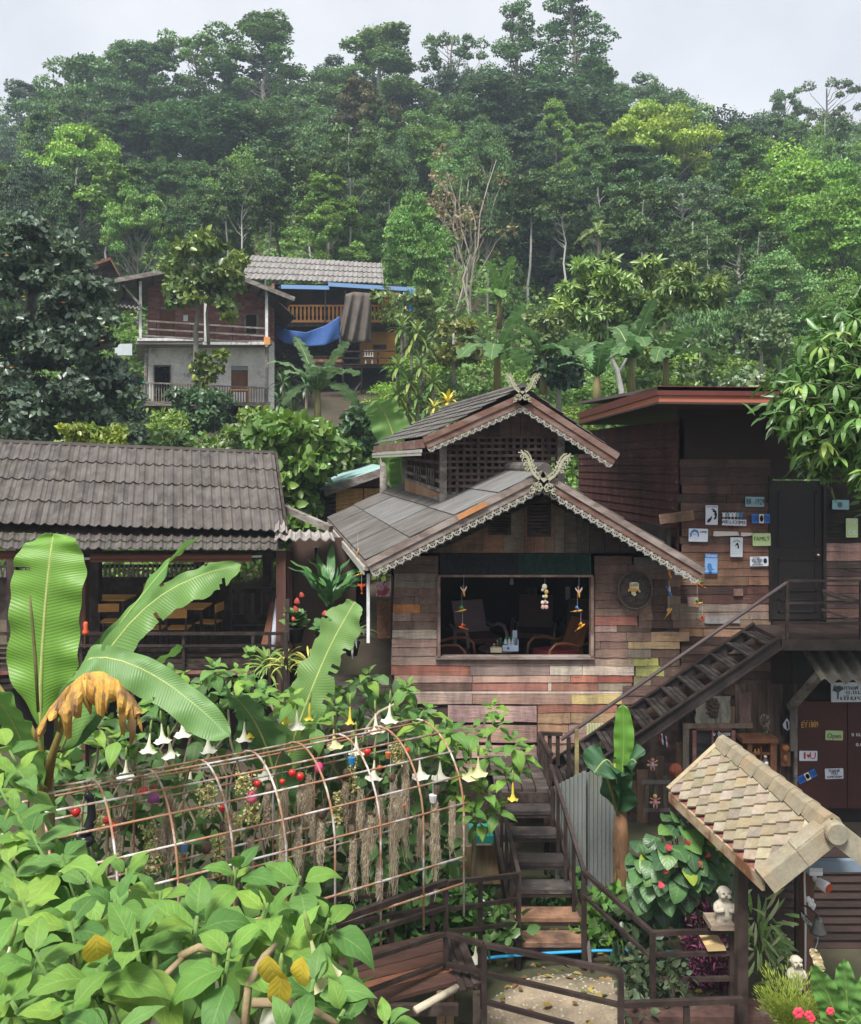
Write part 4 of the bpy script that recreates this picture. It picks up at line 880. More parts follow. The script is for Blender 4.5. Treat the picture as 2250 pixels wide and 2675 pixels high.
m = MB(); pbox(m, 1164, 1200, 1285, 1330, ty, .03); m.build('base_board', M_GREYWOOD, cf)
m = MB(); p, q = P(1458, 0, ty), 0; m.box(1.9, 1.96, ty, 18.3, 5.2, 6.6); m.box(-.55, 1.96, 18.3, 18.36, 5.2, 6.6); m.box(.2, 1.95, ty + .5, 18.2, 5.05, 5.15); m.build('tower_back_wall', M_WOOD, cf)
for i in range(11):   # vertical boards of the tower gable
    u0 = 1172 + i * 27; u1 = u0 + 26; um = (u0 + u1) / 2; top = 1040 + abs(um - 1365) * .50 + 22
    if top < 1140: m = MB(); m.prism([P(u0, 1141, ty - .05), P(u1, 1141, ty - .05), P(u1, max(1050, 1040 + abs(u1 - 1365) * .5 + 18), ty - .05), P(u0, max(1050, 1040 + abs(u0 - 1365) * .5 + 18), ty - .05)], (0, .03, 0)); o = m.build('gable_board', M_PLANK, cf, col=rnd.choice([(.09, .055, .045), (.06, .04, .033), (.11, .07, .055)]))
# --- front wall
GR, PK, BR, DK, RD, WT, GN, TN, OR = (.19, .165, .15), (.34, .235, .20), (.135, .088, .070), (.050, .036, .031), (.25, .062, .045), (.46, .40, .35), (.33, .36, .10), (.34, .215, .125), (.50, .19, .045)
BW = cf
bk_ = MB()
for a in ((1022, 1150, 1440, 1720), (1545, 1775, 1440, 1720), (1022, 1775, 1716, 2180)): pbox(bk_, *a, YW, .08)
bk_.prism([P(1022, 1505, YW), P(1775, 1505, YW), P(1775, 1475, YW), P(1425, 1292, YW), P(1022, 1480, YW)], (0, .08, 0))
wl_ = bk_.build('front_wall', M_WOOD, cf)
def row(v0, v1, items, d=YW, par=None, th=.03):
    for u0, u1, c in items: board(par or wl_, u0 + .5, u1 - .7, v0 + .4, v1 - .5, d, tuple(min(.66, (x * .74 + y * .26) * 1.28) for x, y in zip(c, (.29, .175, .135))), th)
ROWS = [
 (1452, 1475, [(1028, 1146, DK)]), (1475, 1497, [(1028, 1146, DK)]), (1497, 1518, [(1030, 1146, GR)]), (1518, 1536, [(1030, 1145, GR)]),
 (1536, 1557, [(1029, 1093, BR), (1093, 1145, BR)]), (1557, 1578, [(1028, 1084, BR), (1084, 1095, GR), (1095, 1145, BR)]), (1578, 1600, [(1027, 1099, OR), (1099, 1144, BR)]),
 (1600, 1622, [(1026, 1074, PK), (1074, 1144, BR)]), (1622, 1644, [(1025, 1080, BR), (1080, 1143, BR)]), (1644, 1668, [(1025, 1142, WT)]), (1668, 1690, [(1024, 1142, PK)]), (1690, 1713, [(1023, 1141, PK)]), (1713, 1737, [(1022, 1140, PK)]),
 (1737, 1763, [(1022, 1228, (.34, .12, .09)), (1228, 1436, GR), (1436, 1521, WT), (1521, 1656, WT)]),
 (1763, 1782, [(1030, 1235, PK), (1235, 1490, PK), (1490, 1562, (.40, .13, .09)), (1562, 1652, RD)]),
 (1782, 1804, [(1060, 1233, DK), (1233, 1431, (.30, .13, .10)), (1431, 1441, WT), (1441, 1562, (.22, .085, .065)), (1562, 1650, (.30, .29, .21))]),
 (1805, 1811, [(1050, 1630, (.62, .55, .50))]),
 (1811, 1838, [(1080, 1234, PK), (1234, 1492, PK), (1492, 1624, (.40, .33, .14))]),
 (1838, 1861, [(1404, 1612, (.30, .12, .085))]), (1861, 1888, [(1404, 1490, TN), (1490, 1612, (.40, .29, .17))]), (1888, 1914, [(1404, 1485, TN), (1485, 1535, PK), (1535, 1600, (.42, .42, .22))]),
 (1842, 1884, [(1170, 1402, (.36, .24, .21))]), (1892, 1938, [(1170, 1402, (.36, .24, .21))]), (1946, 1978, [(1180, 1402, (.36, .24, .21))]), (1986, 2020, [(1200, 1402, (.36, .24, .21))]), (1914, 1940, [(1404, 1560, (.38, .24, .2))]), (1940, 1966, [(1404, 1560, PK)]), (1966, 1990, [(1404, 1560, BR)]), (1990, 2016, [(1404, 1560, BR)]), (2016, 2042, [(1404, 1560, DK)]),
 (1452, 1476, [(1552, 1650, DK)]), (1476, 1500, [(1552, 1640, BR)]), (1500, 1524, [(1552, 1640, BR)]), (1524, 1547, [(1552, 1640, BR)]), (1547, 1567, [(1552, 1625, BR)]), (1567, 1588, [(1552, 1625, BR)]), (1588, 1609, [(1552, 1668, BR)]),
 (1609, 1633, [(1552, 1665, (.36, .12, .10))]), (1633, 1650, [(1552, 1611, PK), (1611, 1700, DK)]), (1650, 1675, [(1552, 1636, BR), (1636, 1700, (.10, .08, .06)), (1700, 1800, TN)]),
 (1675, 1694, [(1552, 1568, BR), (1568, 1640, (.08, .055, .047)), (1640, 1775, (.44, .33, .17))]), (1694, 1717, [(1552, 1640, BR), (1640, 1700, (.2, .18, .15)), (1700, 1775, DK)]), (1717, 1739, [(1552, 1656, PK), (1642, 1720, (.36, .42, .10)), (1722, 1775, DK)]),
 (1739, 1766, [(1660, 1735, (.26, .30, .08)), (1735, 1800, DK)]), (1766, 1790, [(1655, 1700, (.18, .17, .09)), (1700, 1800, DK)]), (1790, 1816, [(1625, 1790, (.07, .045, .038))]), (1816, 1840, [(1612, 1790, (.08, .06, .05))]), (1840, 1870, [(1612, 1790, DK)]),
]
STN = (.014, .011, .010)
ROWS += [(a, a + 22, [(1622, 1702, BR), (1702, 1742, STN), (1742, 1777, g_)]) for a, g_ in ((1512, BR), (1534, STN), (1556, (.16, .15, .09)), (1578, (.10, .09, .06)))] + [(1600, 1620, [(1668, 1705, BR), (1705, 1752, STN), (1752, 1777, (.13, .12, .08))]), (1620, 1640, [(1668, 1702, BR), (1702, 1756, STN), (1756, 1777, BR)]), (1476, 1512, [(1640, 1700, BR), (1700, 1777, (.12, .09, .07))])]
for v0, v1, it in ROWS: row(v0, v1, it, th=.05 if 1840 < v0 < 1990 and it[0][0] < 1300 else .03)
# the corrugated patch under the stair
m = MB(); thick(m, corr(P(1532, 1955, 13.32), P(1600, 1955, 13.32), P(1532, 1890, 13.32), P(1600, 1890, 13.32), 9, .012, Y), 54, 1, (0, .01, 0)); m.build('corrugated_patch', mk('yellowed_sheet', (.50, .50, .30), col2=(.42, .44, .14), var=.2, ns=3), cf)
# gable boards over the window, louvres
gb = [(1040, 1080), (1080, 1130), (1130, 1180), (1180, 1208), (1208, 1262), (1262, 1315), (1315, 1370), (1370, 1396), (1396, 1424), (1424, 1450), (1450, 1475), (1475, 1508), (1508, 1540), (1540, 1580), (1580, 1620), (1620, 1660)]
gc = [DK, (.10, .075, .06), (.13, .10, .075), (.17, .10, .07), (.17, .105, .07), (.20, .105, .065), (.17, .13, .10), (.19, .10, .065), (.18, .10, .07), (.15, .10, .075), (.14, .115, .09), (.09, .075, .06), (.08, .07, .058), DK, DK, DK]
for (u0, u1), c in zip(gb, gc):
    tp = lambda u: 1268 + abs(u - 1418) * (.50 if u < 1418 else .54) + 34
    m = MB(); a, b = max(1302, tp(u0)), max(1302, tp(u1)); d = YW - .06 - rnd.random() * .015
    if min(a, b) < 1440: m.prism([P(u0 + .5, 1444, d), P(u1 - .5, 1444, d), P(u1 - .5, min(b, 1440), d), P(u0 + .5, min(a, 1440), d)], (0, .035, 0)); m.build('gable_board', M_PLANK, cf, col=c)
for u0, u1, v0, v1 in ((1276, 1336, 1330, 1398), (1378, 1440, 1312, 1402)):
    m = MB(); pbox(m, u0, u1, v0, v1, YW - .1, .04); lv = m.build('louvre_vent', M_WOOD, cf)
    for k in range(9):
        v = v0 + 6 + k * (v1 - v0 - 8) / 9; p, q = P(u0 + 4, v, YW - .11), P(u1 - 4, v, YW - .11); m = MB(); m.obox((p + q) / 2, X * ((q.x - p.x) / 2), Vector((0, .02, .012)), Vector((0, -.004, .006))); m.build('louvre', M_WOOD, lv)
# header panels and window frame
for u0, u1, nm, c in ((1150, 1352, 'black_panel', (.014, .015, .018)), (1354, 1545, 'green_panel', (.010, .030, .024))):
    m = MB(); thick(m, corr(P(u0, 1502, YW - .07), P(u1, 1504, YW - .07), P(u0, 1446, YW - .07), P(u1, 1448, YW - .07), 40, .008, Y), 160, 1, (0, .01, 0)); m.build(nm, mk(nm, c, col2=tuple(x * 1.8 for x in c), var=.5, ns=40, rough=.35, spec=.5), cf)
M_FRAME = mk('window_frame_wood', (.16, .10, .08), col2=(.30, .21, .18), var=.35, ns=3, sc=(2, 2, 2), rough=.75)
for nm, a in (('window_head', (1146, 1550, 1502, 1508)), ('window_jamb', (1143, 1151, 1508, 1718)), ('window_jamb', (1544, 1552, 1508, 1718)), ('window_sill', (1138, 1553, 1716, 1723))):
    m = MB(); pbox(m, *a, YW - .10, .16); m.build(nm, M_FRAME if nm != 'window_sill' else M_BARGE, cf)
board(wl_, 1140, 1553, 1723, 1737, YW, PK)
# room inside
m = MB(); x0, x1 = -.62, 3.7
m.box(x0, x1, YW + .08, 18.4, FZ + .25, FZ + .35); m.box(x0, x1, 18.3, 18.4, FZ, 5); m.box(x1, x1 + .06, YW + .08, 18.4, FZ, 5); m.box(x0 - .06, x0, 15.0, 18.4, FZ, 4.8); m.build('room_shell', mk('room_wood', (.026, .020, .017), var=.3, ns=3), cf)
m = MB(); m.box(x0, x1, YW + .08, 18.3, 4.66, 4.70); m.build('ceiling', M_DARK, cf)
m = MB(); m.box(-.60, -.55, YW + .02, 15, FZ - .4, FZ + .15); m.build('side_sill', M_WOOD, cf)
m = MB(); pbox(m, 958, 966, 1500, 1680, 12.9, .1); m.build('porch_post', M_WPOST, cf)
rt = MB(); pbox(rt, 985, 1021, 1565, 1668, 14.2, .03); o = rt.build('rattan_screen', mk('rattan', (.16, .075, .04), col2=(.09, .045, .03), var=.5, ns=30, rough=.7), cf)
pt = MB(); pbox(pt, 983, 1018, 1520, 1558, 14.15, .02); o = pt.build('poster', mk('pink_poster', (.55, .36, .42), col2=(.35, .05, .07), var=.3, ns=14, lo=.5, hi=.55, rough=.5, bump=0), None, org=P(1000, 1558, 14.15)); tag(o, 'red and pink floral poster beside the cafe porch post', 'poster')
# ---------------------------------------------------------------- dark timber house on the right
M_FASC = mk('dark_red_fascia', (.12, .035, .030), var=.15, ns=2, rough=.5, bump=.03, fine=0)
M_FASC2 = mk('salmon_fascia', (.40, .135, .085), var=.12, ns=2, rough=.5, bump=.03, fine=0)
M_BLACKWOOD = mk('black_brown_paint', (.012, .010, .010), col2=(.02, .016, .015), var=.3, ns=3, rough=.5)
M_MAROON = mk('maroon_wall_paint', (.075, .026, .022), col2=(.058, .022, .019), var=.25, ns=1.2, sc=(1, 1, .5), rough=.55, bump=.08)
YH = 13.45
rh = thing('dark_timber_house', 'dark plank house with a red fascia roof, black upper door and maroon ground floor', 'house', P(1990, 2180, 13.6))
c0, cR, cB = P(1718, 1040, 12.0), P(2420, 1046, 12.0), P(1512, 1106, 18.4)
cB.z = c0.z
for z0, z1, mt, nm, off in ((.045, .17, M_FASC, 'fascia_board', 0), (-.075, .045, M_FASC2, 'lower_fascia_board', .03)):
    m = MB(); a, b, c = c0 + Vector((off, off, 0)), cR + Vector((0, off, 0)), cB + Vector((off, 0, 0))
    for p, q in ((a, b), (c, a)): thick(m, bil(p + Z * z0, q + Z * z0, p + Z * z1, q + Z * z1), 1, 1, (.03, .03, 0))
    m.build(nm, mt, rh)
m = MB(); a, b, c = c0 + Z * .16, cR + Z * .16, cB + Z * .16; d = Vector((cR.x, 19, cB.z + .5)); thick(m, bil(a, b, c + Z * .25, d), 4, 1, (0, 0, -.05)); m.build('roof', mk('dull_roof_sheet', (.12, .10, .09), var=.3), rh)
m = MB(); a, b, c = c0 - Z * .05, cR - Z * .05, cB - Z * .05; thick(m, bil(a, b, c, Vector((cR.x, 19, c.z))), 1, 1, (0, 0, -.03)); m.build('soffit', mk('dark_soffit', (.05, .03, .025), var=.2, ns=1), rh)
x0 = P(1775, 0, YH).x; xs = -.12
fw = MB()
for a in ((1775, 2016, 1060, 1800), (2154, 2420, 1060, 1800), (2016, 2154, 1060, 1252), (2016, 2154, 1618, 1800)): pbox(fw, *a, YH, .1)
fwo = fw.build('front_wall', mk('dark_plank_wall', (.030, .019, .016), var=.3, ns=2), rh)
sw = MB(); sw.box(x0, x0 + .08, YH + .1, YH + .1, 1, 1)
sw = MB(); a, b = Vector((x0, YH, 3.4)), Vector((x0 + xs * 5, 19, 3.4)); thick(sw, bil(a, b, a + Z * 3.3, b + Z * 3.3), 1, 1, (.08, 0, 0)); swo = sw.build('side_wall', M_MAROON, rh)
for k in range(15):   # lapped side boards
    z = 4.55 + k * .142; m = MB(); a, b = Vector((x0 - .012, YH, z)), Vector((x0 + xs * 5 - .012, 19, z)); thick(m, bil(a - X * .014, b - X * .014, a + Z * .138, b + Z * .138), 1, 1, (.012, 0, 0)); m.build('board', M_PLANK, swo, col=(.085, .030, .026))
rnd.seed(33)
v = 1200; k = 0
while v < 1800:
    h = rnd.uniform(20, 24); u = 1769 + rnd.uniform(-4, 12)
    if v > 1440 and v < 1652: u = 1700 + rnd.uniform(-20, 20) if v > 1490 else 1745
    if v >= 1652: u = 1778
    cr_ = None
    while u < 2010:
        w = rnd.choice([130, 180, 250, 260]); u1 = min(2012, u + w)
        if 2012 - u1 < 30: u1 = 2012
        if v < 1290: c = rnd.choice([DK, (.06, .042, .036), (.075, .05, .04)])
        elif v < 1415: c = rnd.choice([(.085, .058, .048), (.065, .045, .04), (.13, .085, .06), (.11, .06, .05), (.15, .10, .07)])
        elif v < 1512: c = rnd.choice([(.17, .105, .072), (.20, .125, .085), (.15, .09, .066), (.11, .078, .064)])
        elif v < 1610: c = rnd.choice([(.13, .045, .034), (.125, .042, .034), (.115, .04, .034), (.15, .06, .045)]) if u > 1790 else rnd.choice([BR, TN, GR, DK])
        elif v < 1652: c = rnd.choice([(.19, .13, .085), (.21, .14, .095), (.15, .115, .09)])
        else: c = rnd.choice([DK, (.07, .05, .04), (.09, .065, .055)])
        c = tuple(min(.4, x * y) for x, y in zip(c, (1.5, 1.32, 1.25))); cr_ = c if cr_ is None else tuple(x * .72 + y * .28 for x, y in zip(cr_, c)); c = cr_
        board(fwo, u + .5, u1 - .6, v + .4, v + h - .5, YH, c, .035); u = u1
    v += h
v = 1262
while v < 1650:
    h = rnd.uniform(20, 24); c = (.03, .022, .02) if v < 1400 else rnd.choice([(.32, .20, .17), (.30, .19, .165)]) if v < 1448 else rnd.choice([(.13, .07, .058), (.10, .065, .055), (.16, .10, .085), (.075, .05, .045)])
    board(fwo, 2156, 2300, v + .4, v + h - .5, YH, c, .035); v += h
# crooked planks nailed on
board(fwo, 1722, 1812, 1338, 1364, YH - .05, (.27, .18, .12), .03, jit=0).rotation_euler.rotate_axis('Y', R(-7))
for a in ((1656, 1748, 1456, 1482, (.20, .18, .155)), (1840, 1932, 1610, 1628, (.28, .265, .25)), (1696, 1746, 1482, 1512, (.22, .16, .12)), (1796, 1824, 1560, 1585, (.26, .19, .16)), (1916, 1940, 1538, 1556, (.25, .15, .12))): board(fwo, *a[:4], YH - .05, a[4], .025)
for a in ((1864, 1932, 1388, 1400), (1936, 1970, 1391, 1400)):
    m = MB(); u0, u1, v0, v1 = a; m.prism([P(u0, v1, YH - .06), P(u0 + 6, v1 + 1, YH - .06), P(u1 - 4, v1 - 1, YH - .06), P(u1, v1, YH - .06), P(u1 - 4, v0 + 1, YH - .06), P(u0 + 2, v0, YH - .06)], (0, .02, 0)); m.build('driftwood_strip', flat('bleached_wood', (.62, .55, .50)), fwo)
# door
dr = MB(); pbox(dr, 2018, 2152, 1256, 1618, YH - .02, .06); dro = dr.build('door', M_BLACKWOOD, rh)
for v0, v1 in ((1285, 1430), (1460, 1545), (1565, 1600)):
    m = MB()
    for a in ((2034, 2134, v0, v0 + 4), (2034, 2134, v1 - 4, v1), (2034, 2038, v0, v1), (2130, 2134, v0, v1)): pbox(m, *a, YH - .035, .02)
    m.build('door_panel_moulding', M_BLACKWOOD, dro)
m = MB(); p = P(2134, 1450, YH - .05); m.lathe([(.03, 0), (.03, .01), (.012, .02), (.012, .04), (.03, .05), (.028, .07), (.0, .075)], 12, p, -Y); m.build('door_knob', mk('tarnished_brass', (.45, .30, .2), rough=.25, metal=1, var=.1, bump=0, fine=0), dro, True)
fr = MB()
for a in ((2010, 2018, 1250, 1620), (2152, 2160, 1250, 1620), (2010, 2160, 1244, 1252)): pbox(fr, *a, YH - .06, .08)
fr.build('door_frame', M_BLACKWOOD, rh)
# ground floor: vertical weathered boards, then maroon double door
gf_ = MB(); pbox(gf_, 1640, 2082, 1790, 2300, 13.45, .1); gfo = gf_.build('ground_wall', M_WOOD, rh)
u = 1640
while u < 2080:
    w = rnd.uniform(17, 34); vb = 2240
    vt = 1985 - (u - 1640) * .70 + 40 if u < 1900 else 1785
    board(gfo, u, min(u + w - 1, 2081), vt, vb, 13.43, rnd.choice([(.16, .105, .075), (.12, .08, .06), (.20, .135, .095), (.13, .10, .08), (.09, .065, .052)] if u < 1960 else [(.06, .042, .034), (.05, .036, .03), (.085, .06, .05)]), .03, vert=True); u += w
board(gfo, 1817, 1906, 1818, 1889, 13.36, (.26, .25, .20), .02, vert=True); board(gfo, 1930, 1962, 1808, 1888, 13.36, (.17, .12, .10), .02, vert=True)
board(gfo, 1783, 1798, 1897, 2010, 13.34, (.26, .21, .17), .04, vert=True); board(gfo, 1783, 1965, 1889, 1901, 13.33, (.22, .17, .13), .04); board(gfo, 2062, 2078, 1850, 1960, 13.33, (.20, .185, .165), .05, vert=True)
wi = MB(); pbox(wi, 1819, 1914, 1908, 2020, 13.34, .02); wo = wi.build('window_pane', mk('reflective_glass', (.07, .075, .075), col2=(.03, .03, .03), var=.5, ns=2.5, sc=(1, 1, 6), rough=.08, spec=.8, bump=.02), rh)
for a in ((1810, 1820, 1900, 2024), (1912, 1922, 1900, 2024), (1810, 1922, 1898, 1908), (1861, 1865, 1908, 2020)): m = MB(); pbox(m, *a, 13.30, .05); m.build('window_frame', M_REDWOOD, wo)
m = MB(); pbox(m, 1798, 1809, 1910, 2000, 13.32, .02); pbox(m, 1924, 1932, 1905, 1960, 13.32, .02); m.build('gap_board', M_DARK, rh)
M_WHITE = flat('white_lettering', (.80, .80, .80)); M_INK = flat('black_ink', (.012, .012, .014)); M_NAVY = flat('navy_ink', (.02, .05, .22))
lettering(rh, 'บ', P(1866, 1918, 13.30), .075, M_WHITE); lettering(rh, 'บ้านดอย', P(1892, 1918, 13.30), .075, M_WHITE, width=.19)
m = MB(); pbox(m, 2080, 2214, 1832, 2112, 13.36, .08); m.build('maroon_door', M_MAROON, rh)
m = MB(); pbox(m, 2216, 2420, 1832, 2112, 13.35, .08); m.build('maroon_door', M_MAROON, rh)
m = MB(); pbox(m, 2076, 2084, 1835, 2115, 13.32, .06); m.build('door_post', M_GREYWOOD, rh)
m = MB(); pbox(m, 2070, 2420, 2110, 2300, 13.42, .1); m.build('plinth', M_BLACKWOOD, rh)
m = MB(); pbox(m, 2070, 2420, 1690, 1835, 13.44, .1); m.build('lintel_wall', M_BLACKWOOD, rh)
for s, u, v_ in (('ข แม่จัน', 2247, 1919), ('อ.แม่ริม', 2258, 1945), ('จ.เชียง', 2272, 1972)): lettering(rh, s, P(u, v_, 13.34), .085, M_WHITE)
# landing and awning under it
ld = thing('steel_landing', 'brown steel landing outside the black upper door with thin side rails', 'landing', P(2060, 1690, 12.3))
lx0 = P(2046, 0, 12.2).x
m = MB(); m.box(lx0, 8.2, 12.22, 13.38, 3.44, 3.5); m.build('deck', M_STEEL, ld)
m = MB(); m.box(lx0 - .03, 8.2, 12.16, 12.22, 3.36, 3.51); m.build('edge_channel', M_STEEL, ld)
for u, d in ((2057, 12.2), (2250, 12.2), (2350, 12.2)): m = MB(); p = P(u, 1516, d); m.box(p.x - .02, p.x + .02, d - .02, d + .02, 3.4, p.z); m.build('post', M_STEEL, ld)
for v_, h in ((1517, .035), (1575, .03), (1628, .03)): m = MB(); m.beam(P(2057, v_, 12.2), P(2360, v_, 12.2), .035, h); m.build('rail', M_STEEL, ld)
for a, b in (((2150, 1542), (2290, 1580)), ((2150, 1550), (2290, 1592)), ((2148, 1592), (2290, 1640)), ((2216, 1490), (2290, 1500))): m = MB(); m.beam(P(*a, 13.1), P(*b, 12.6), .03, .03); m.build('stacked_bar', M_STEEL, ld)
m = MB(); thick(m, corr(P(2146, 1778, 12.0), P(2330, 1784, 12.0), P(2096, 1698, 13.2), P(2270, 1686, 13.2), 5, .035), 40, 2, (0, 0, -.01)); aw = m.build('corrugated_awning', mk('mossy_corrugated', (.24, .215, .18), col2=(.25, .25, .10), var=.4, ns=4, st=2, lo=.55, hi=.7, rough=.85), rh)
m = MB(); m.beam(P(2066, 1848, 13.2), P(2142, 1762, 12.3), .10, .10); m.build('awning_brace', M_GREYWOOD, rh)

# ---------------------------------------------------------------- signs and plates
def sign(u0, u1, v0, v1, d, mat, label, name='sign', rot=0., cat='sign', marks=(), texts=(), rad=.012):
    rot += rnd.uniform(-1.8, 1.8)
    p, q = P(u0, v1, d), P(u1, v0, d); c = (p + q) / 2; w, h = q.x - p.x, q.z - p.z
    M_ = Matrix.Translation(c) @ Matrix.Rotation(R(rot), 4, 'Y')
    o = thing(name, label, cat, c)
    pts = []
    for sx, sz, a0 in ((1, -1, -90), (1, 1, 0), (-1, 1, 90), (-1, -1, 180)):
        for k in range(4): a = R(a0 + 30 * k); pts.append(Vector((sx * (w / 2 - rad) + rad * math.cos(a), 0, sz * (h / 2 - rad) + rad * math.sin(a))))
    m = MB(); m.prism([M_ @ x for x in pts], (0, .008, 0)); m.build('plate', mat, o)
    Mr = M_.to_3x3()
    for s, fx, fz, hgt, wid, mt in texts:
        lettering(o, s, M_ @ Vector((fx * w / 2, -.004, fz * h / 2)), hgt * h, mt, wid * w, Mr @ X, Mr @ Z)
    for nm, poly, mt in marks:
        m = MB(); m.prism([M_ @ Vector((a * w / 2, -.002, b * h / 2)) for a, b in poly], Mr @ Vector((0, -.003, 0))); m.build(nm, mt, o)
    return o
def oval(cx, cz, rx, rz, n=12): return [(cx + rx * math.cos(6.283 * k / n), cz + rz * math.sin(6.283 * k / n)) for k in range(n)]
PBL, PWH, PTEAL, PLIME = flat('plate_blue', (.035, .16, .52), .4), flat('plate_white', (.66, .70, .78), .4), flat('plate_teal', (.22, .38, .42), .4), flat('plate_lime', (.42, .55, .27), .4)
M_LBLUE, M_MBLUE = flat('light_blue_print', (.25, .42, .70)), flat('mid_blue_print', (.06, .20, .50)); M_RED = flat('red_print', (.42, .02, .025)); M_CREAM = flat('cream_print', (.75, .68, .45)); M_OLIVE = flat('dark_olive_ink', (.06, .10, .03)); M_YEL = flat('yellow_print', (.75, .55, .05)); M_TAN = flat('tan_print', (.62, .36, .10))
sign(1948, 1997, 1298, 1324, 13.36, PTEAL, 'teal number plate reading RR 1929 above the other plates', 'number_plate', 0, 'plate', [('emblem', oval(-.08, -.1, .12, .3), mk('grey_emblem', (.3, .36, .36)))], [('RR', -.64, 0, .85, .26, M_INK), ('1929', .50, 0, .85, .44, M_INK)])
sign(1844, 1876, 1320, 1371, 13.36, PWH, 'white poster with a black half face on the plank wall', 'poster_sign', 0, 'sign', [('hair', [(-.2, .62), (.25, .66), (.7, .42), (.86, .05), (.8, -.2), (.62, -.45), (.3, -.42), (.55, -.1), (.35, .12), (.5, .25), (.1, .35), (.25, .5)], M_INK), ('jaw', [(-.75, -.6), (-.7, -.78), (-.35, -.72), (-.1, -.5), (.05, -.2), (-.1, -.12), (-.25, -.3), (-.55, -.38)], M_INK)], [('BEST COFFEE', 0, .84, .07, .84, M_NAVY)])
wsg = sign(1887, 1951, 1357, 1374, 13.35, flat('board_back', (.10, .08, .07)), 'row of white tile letters spelling WELCOME under small white laundry shapes', 'welcome_sign')
for k, ch_ in enumerate('WELCOME'):
    cu_ = 1891.5 + k * 9.1; m = MB(); pbox(m, cu_ - 4.2, cu_ + 4.2, 1356 + k * .3, 1372 + k * .3, 13.34, .01); m.build('letter_tile', PWH, wsg); lettering(wsg, ch_, P(cu_, 1363.5 + k * .3, 13.333), .07, M_INK)
for k, (du, c) in enumerate(((0, PWH), (9, PTEAL), (18, PWH), (27, PWH), (36, PTEAL), (45, M_MBLUE))):
    cu_ = 1892 + du; m = MB(); m.prism([P(cu_ + a, 1343 + b, 13.34) for a, b in ((-4, 7), (4, 7), (3, 0), (5, -5), (1, -3), (-1, -3), (-5, -5), (-3, 0))], (0, .01, 0)); m.beam(P(cu_, 1350, 13.35), P(cu_, 1357, 13.35), .006); m.build('laundry_shape', c, wsg)
def che(u0, u1, v0, v1, rot, label):
    sign(u0, u1, v0, v1, 13.34, PBL, label, 'number_plate', rot, 'plate', [('yellow_flash', [(-.2, -1), (.3, -1), (.3, 1), (-.2, 1)], M_CREAM), ('portrait', oval(.06, .05, .2, .72), M_INK), ('face', oval(.10, .05, .08, .32), PWH)], [('CHE', -.60, 0, .85, .34, M_NAVY), ('726', .64, 0, .85, .32, M_NAVY)])
che(1965, 2012, 1343, 1367, 0, 'blue CHE 726 number plate fixed straight beside the WELCOME tiles')
che(2083, 2135, 2019, 2039, -27, 'blue CHE 726 number plate tilted on the maroon door')
sign(1800, 1850, 1381, 1415, 13.36, PWH, 'pale blue sign with a woman in a headscarf', 'poster_sign', 0, 'sign', [('headscarf', [(-.85, -.35), (-.9, .1), (-.7, .7), (-.45, .92), (-.1, .75), (.08, .2), (.02, -.3), (-.08, -.2), (-.1, .3), (-.4, .55), (-.68, .3), (-.72, -.2)], M_MBLUE), ('eyes', [(-.6, .1), (-.2, .1), (-.2, .16), (-.6, .16)], M_MBLUE)], [('COFFEE', .5, .5, .22, .36, M_NAVY)])
sign(1909, 1941, 1404, 1455, 13.35, flat('plate_grey', (.52, .58, .62)), 'grey white sign with a dark wave and small print', 'poster_sign', 0, 'sign', [('wave', [(-.3, .1), (-.1, .35), (.15, .5), (.3, .3), (.4, -.1), (.3, -.12), (.1, -.1), (.2, .15), (-.05, .25), (-.2, .1)], M_INK), ('arch', [(-.7, .45), (-.5, .7), (0, .82), (.5, .7), (.72, .45), (.5, .5), (0, .62), (-.5, .5)], mk('grey_emblem'))], [('. . . . . . .', 0, -.4, .10, .7, M_INK), ('. . . . . .', 0, -.6, .10, .7, M_INK)])
sign(1967, 2014, 1393, 1426, 13.36, PLIME, 'lime green sign reading FAMILY', 'sign', 0, 'sign', (), [('FAMILY', 0, .1, .48, .86, M_OLIVE)])
sign(1842, 1875, 1447, 1499, 13.35, M_LBLUE, 'blue sign with a whale like figure and a dark blue heading', 'poster_sign', 0, 'sign', [('heading', [(-1, .62), (1, .62), (1, .98), (-1, .98)], M_MBLUE), ('figure', [(-.3, -.95), (-.6, -.4), (-.6, -.1), (-.45, .05), (-.1, .05), (.1, -.2), (.15, -.5), (.4, -.45), (.45, -.6), (.1, -.62), (.1, -.95)], M_MBLUE), ('base_band', [(-1, -.98), (1, -.98), (1, -.84), (-1, -.84)], M_MBLUE)], [('Refreshed', 0, .8, .2, .8, PWH)])
sign(1960, 2008, 1454, 1479, 13.36, PWH, 'white sign with five short lines of black print and a small figure', 'sign', 0, 'sign', [('small_figure', oval(.65, .1, .2, .55), M_INK)], [('IF YOU', -.3, .72, .22, .36, M_INK), ('CAN READ', -.25, .36, .22, .56, M_INK), ('THIS SIGN', -.25, 0, .22, .56, M_INK), ('YOU RE', -.25, -.36, .22, .4, M_INK), ('ON RIGHT', -.2, -.72, .22, .6, M_INK)])
sign(1763, 1812, 1476, 1502, 13.36, PWH, 'white sign with an old motor car drawing half under the barge board', 'poster_sign', 0, 'sign', [('car_body', [(-.6, -.1), (-.6, .15), (-.2, .2), (0, .5), (.3, .5), (.4, .1), (.7, .05), (.7, -.15)], M_INK), ('wheel', oval(-.5, -.2, .18, .34), M_INK), ('wheel', oval(.5, -.2, .18, .34), M_INK)], ())
sign(2175, 2219, 1306, 1331, 13.36, PTEAL, 'teal number plate in the shade right of the black door', 'number_plate', 0, 'plate', [('emblem', oval(-.1, 0, .3, .6), mk('dark_emblem', (.07, .12, .13)))], ())
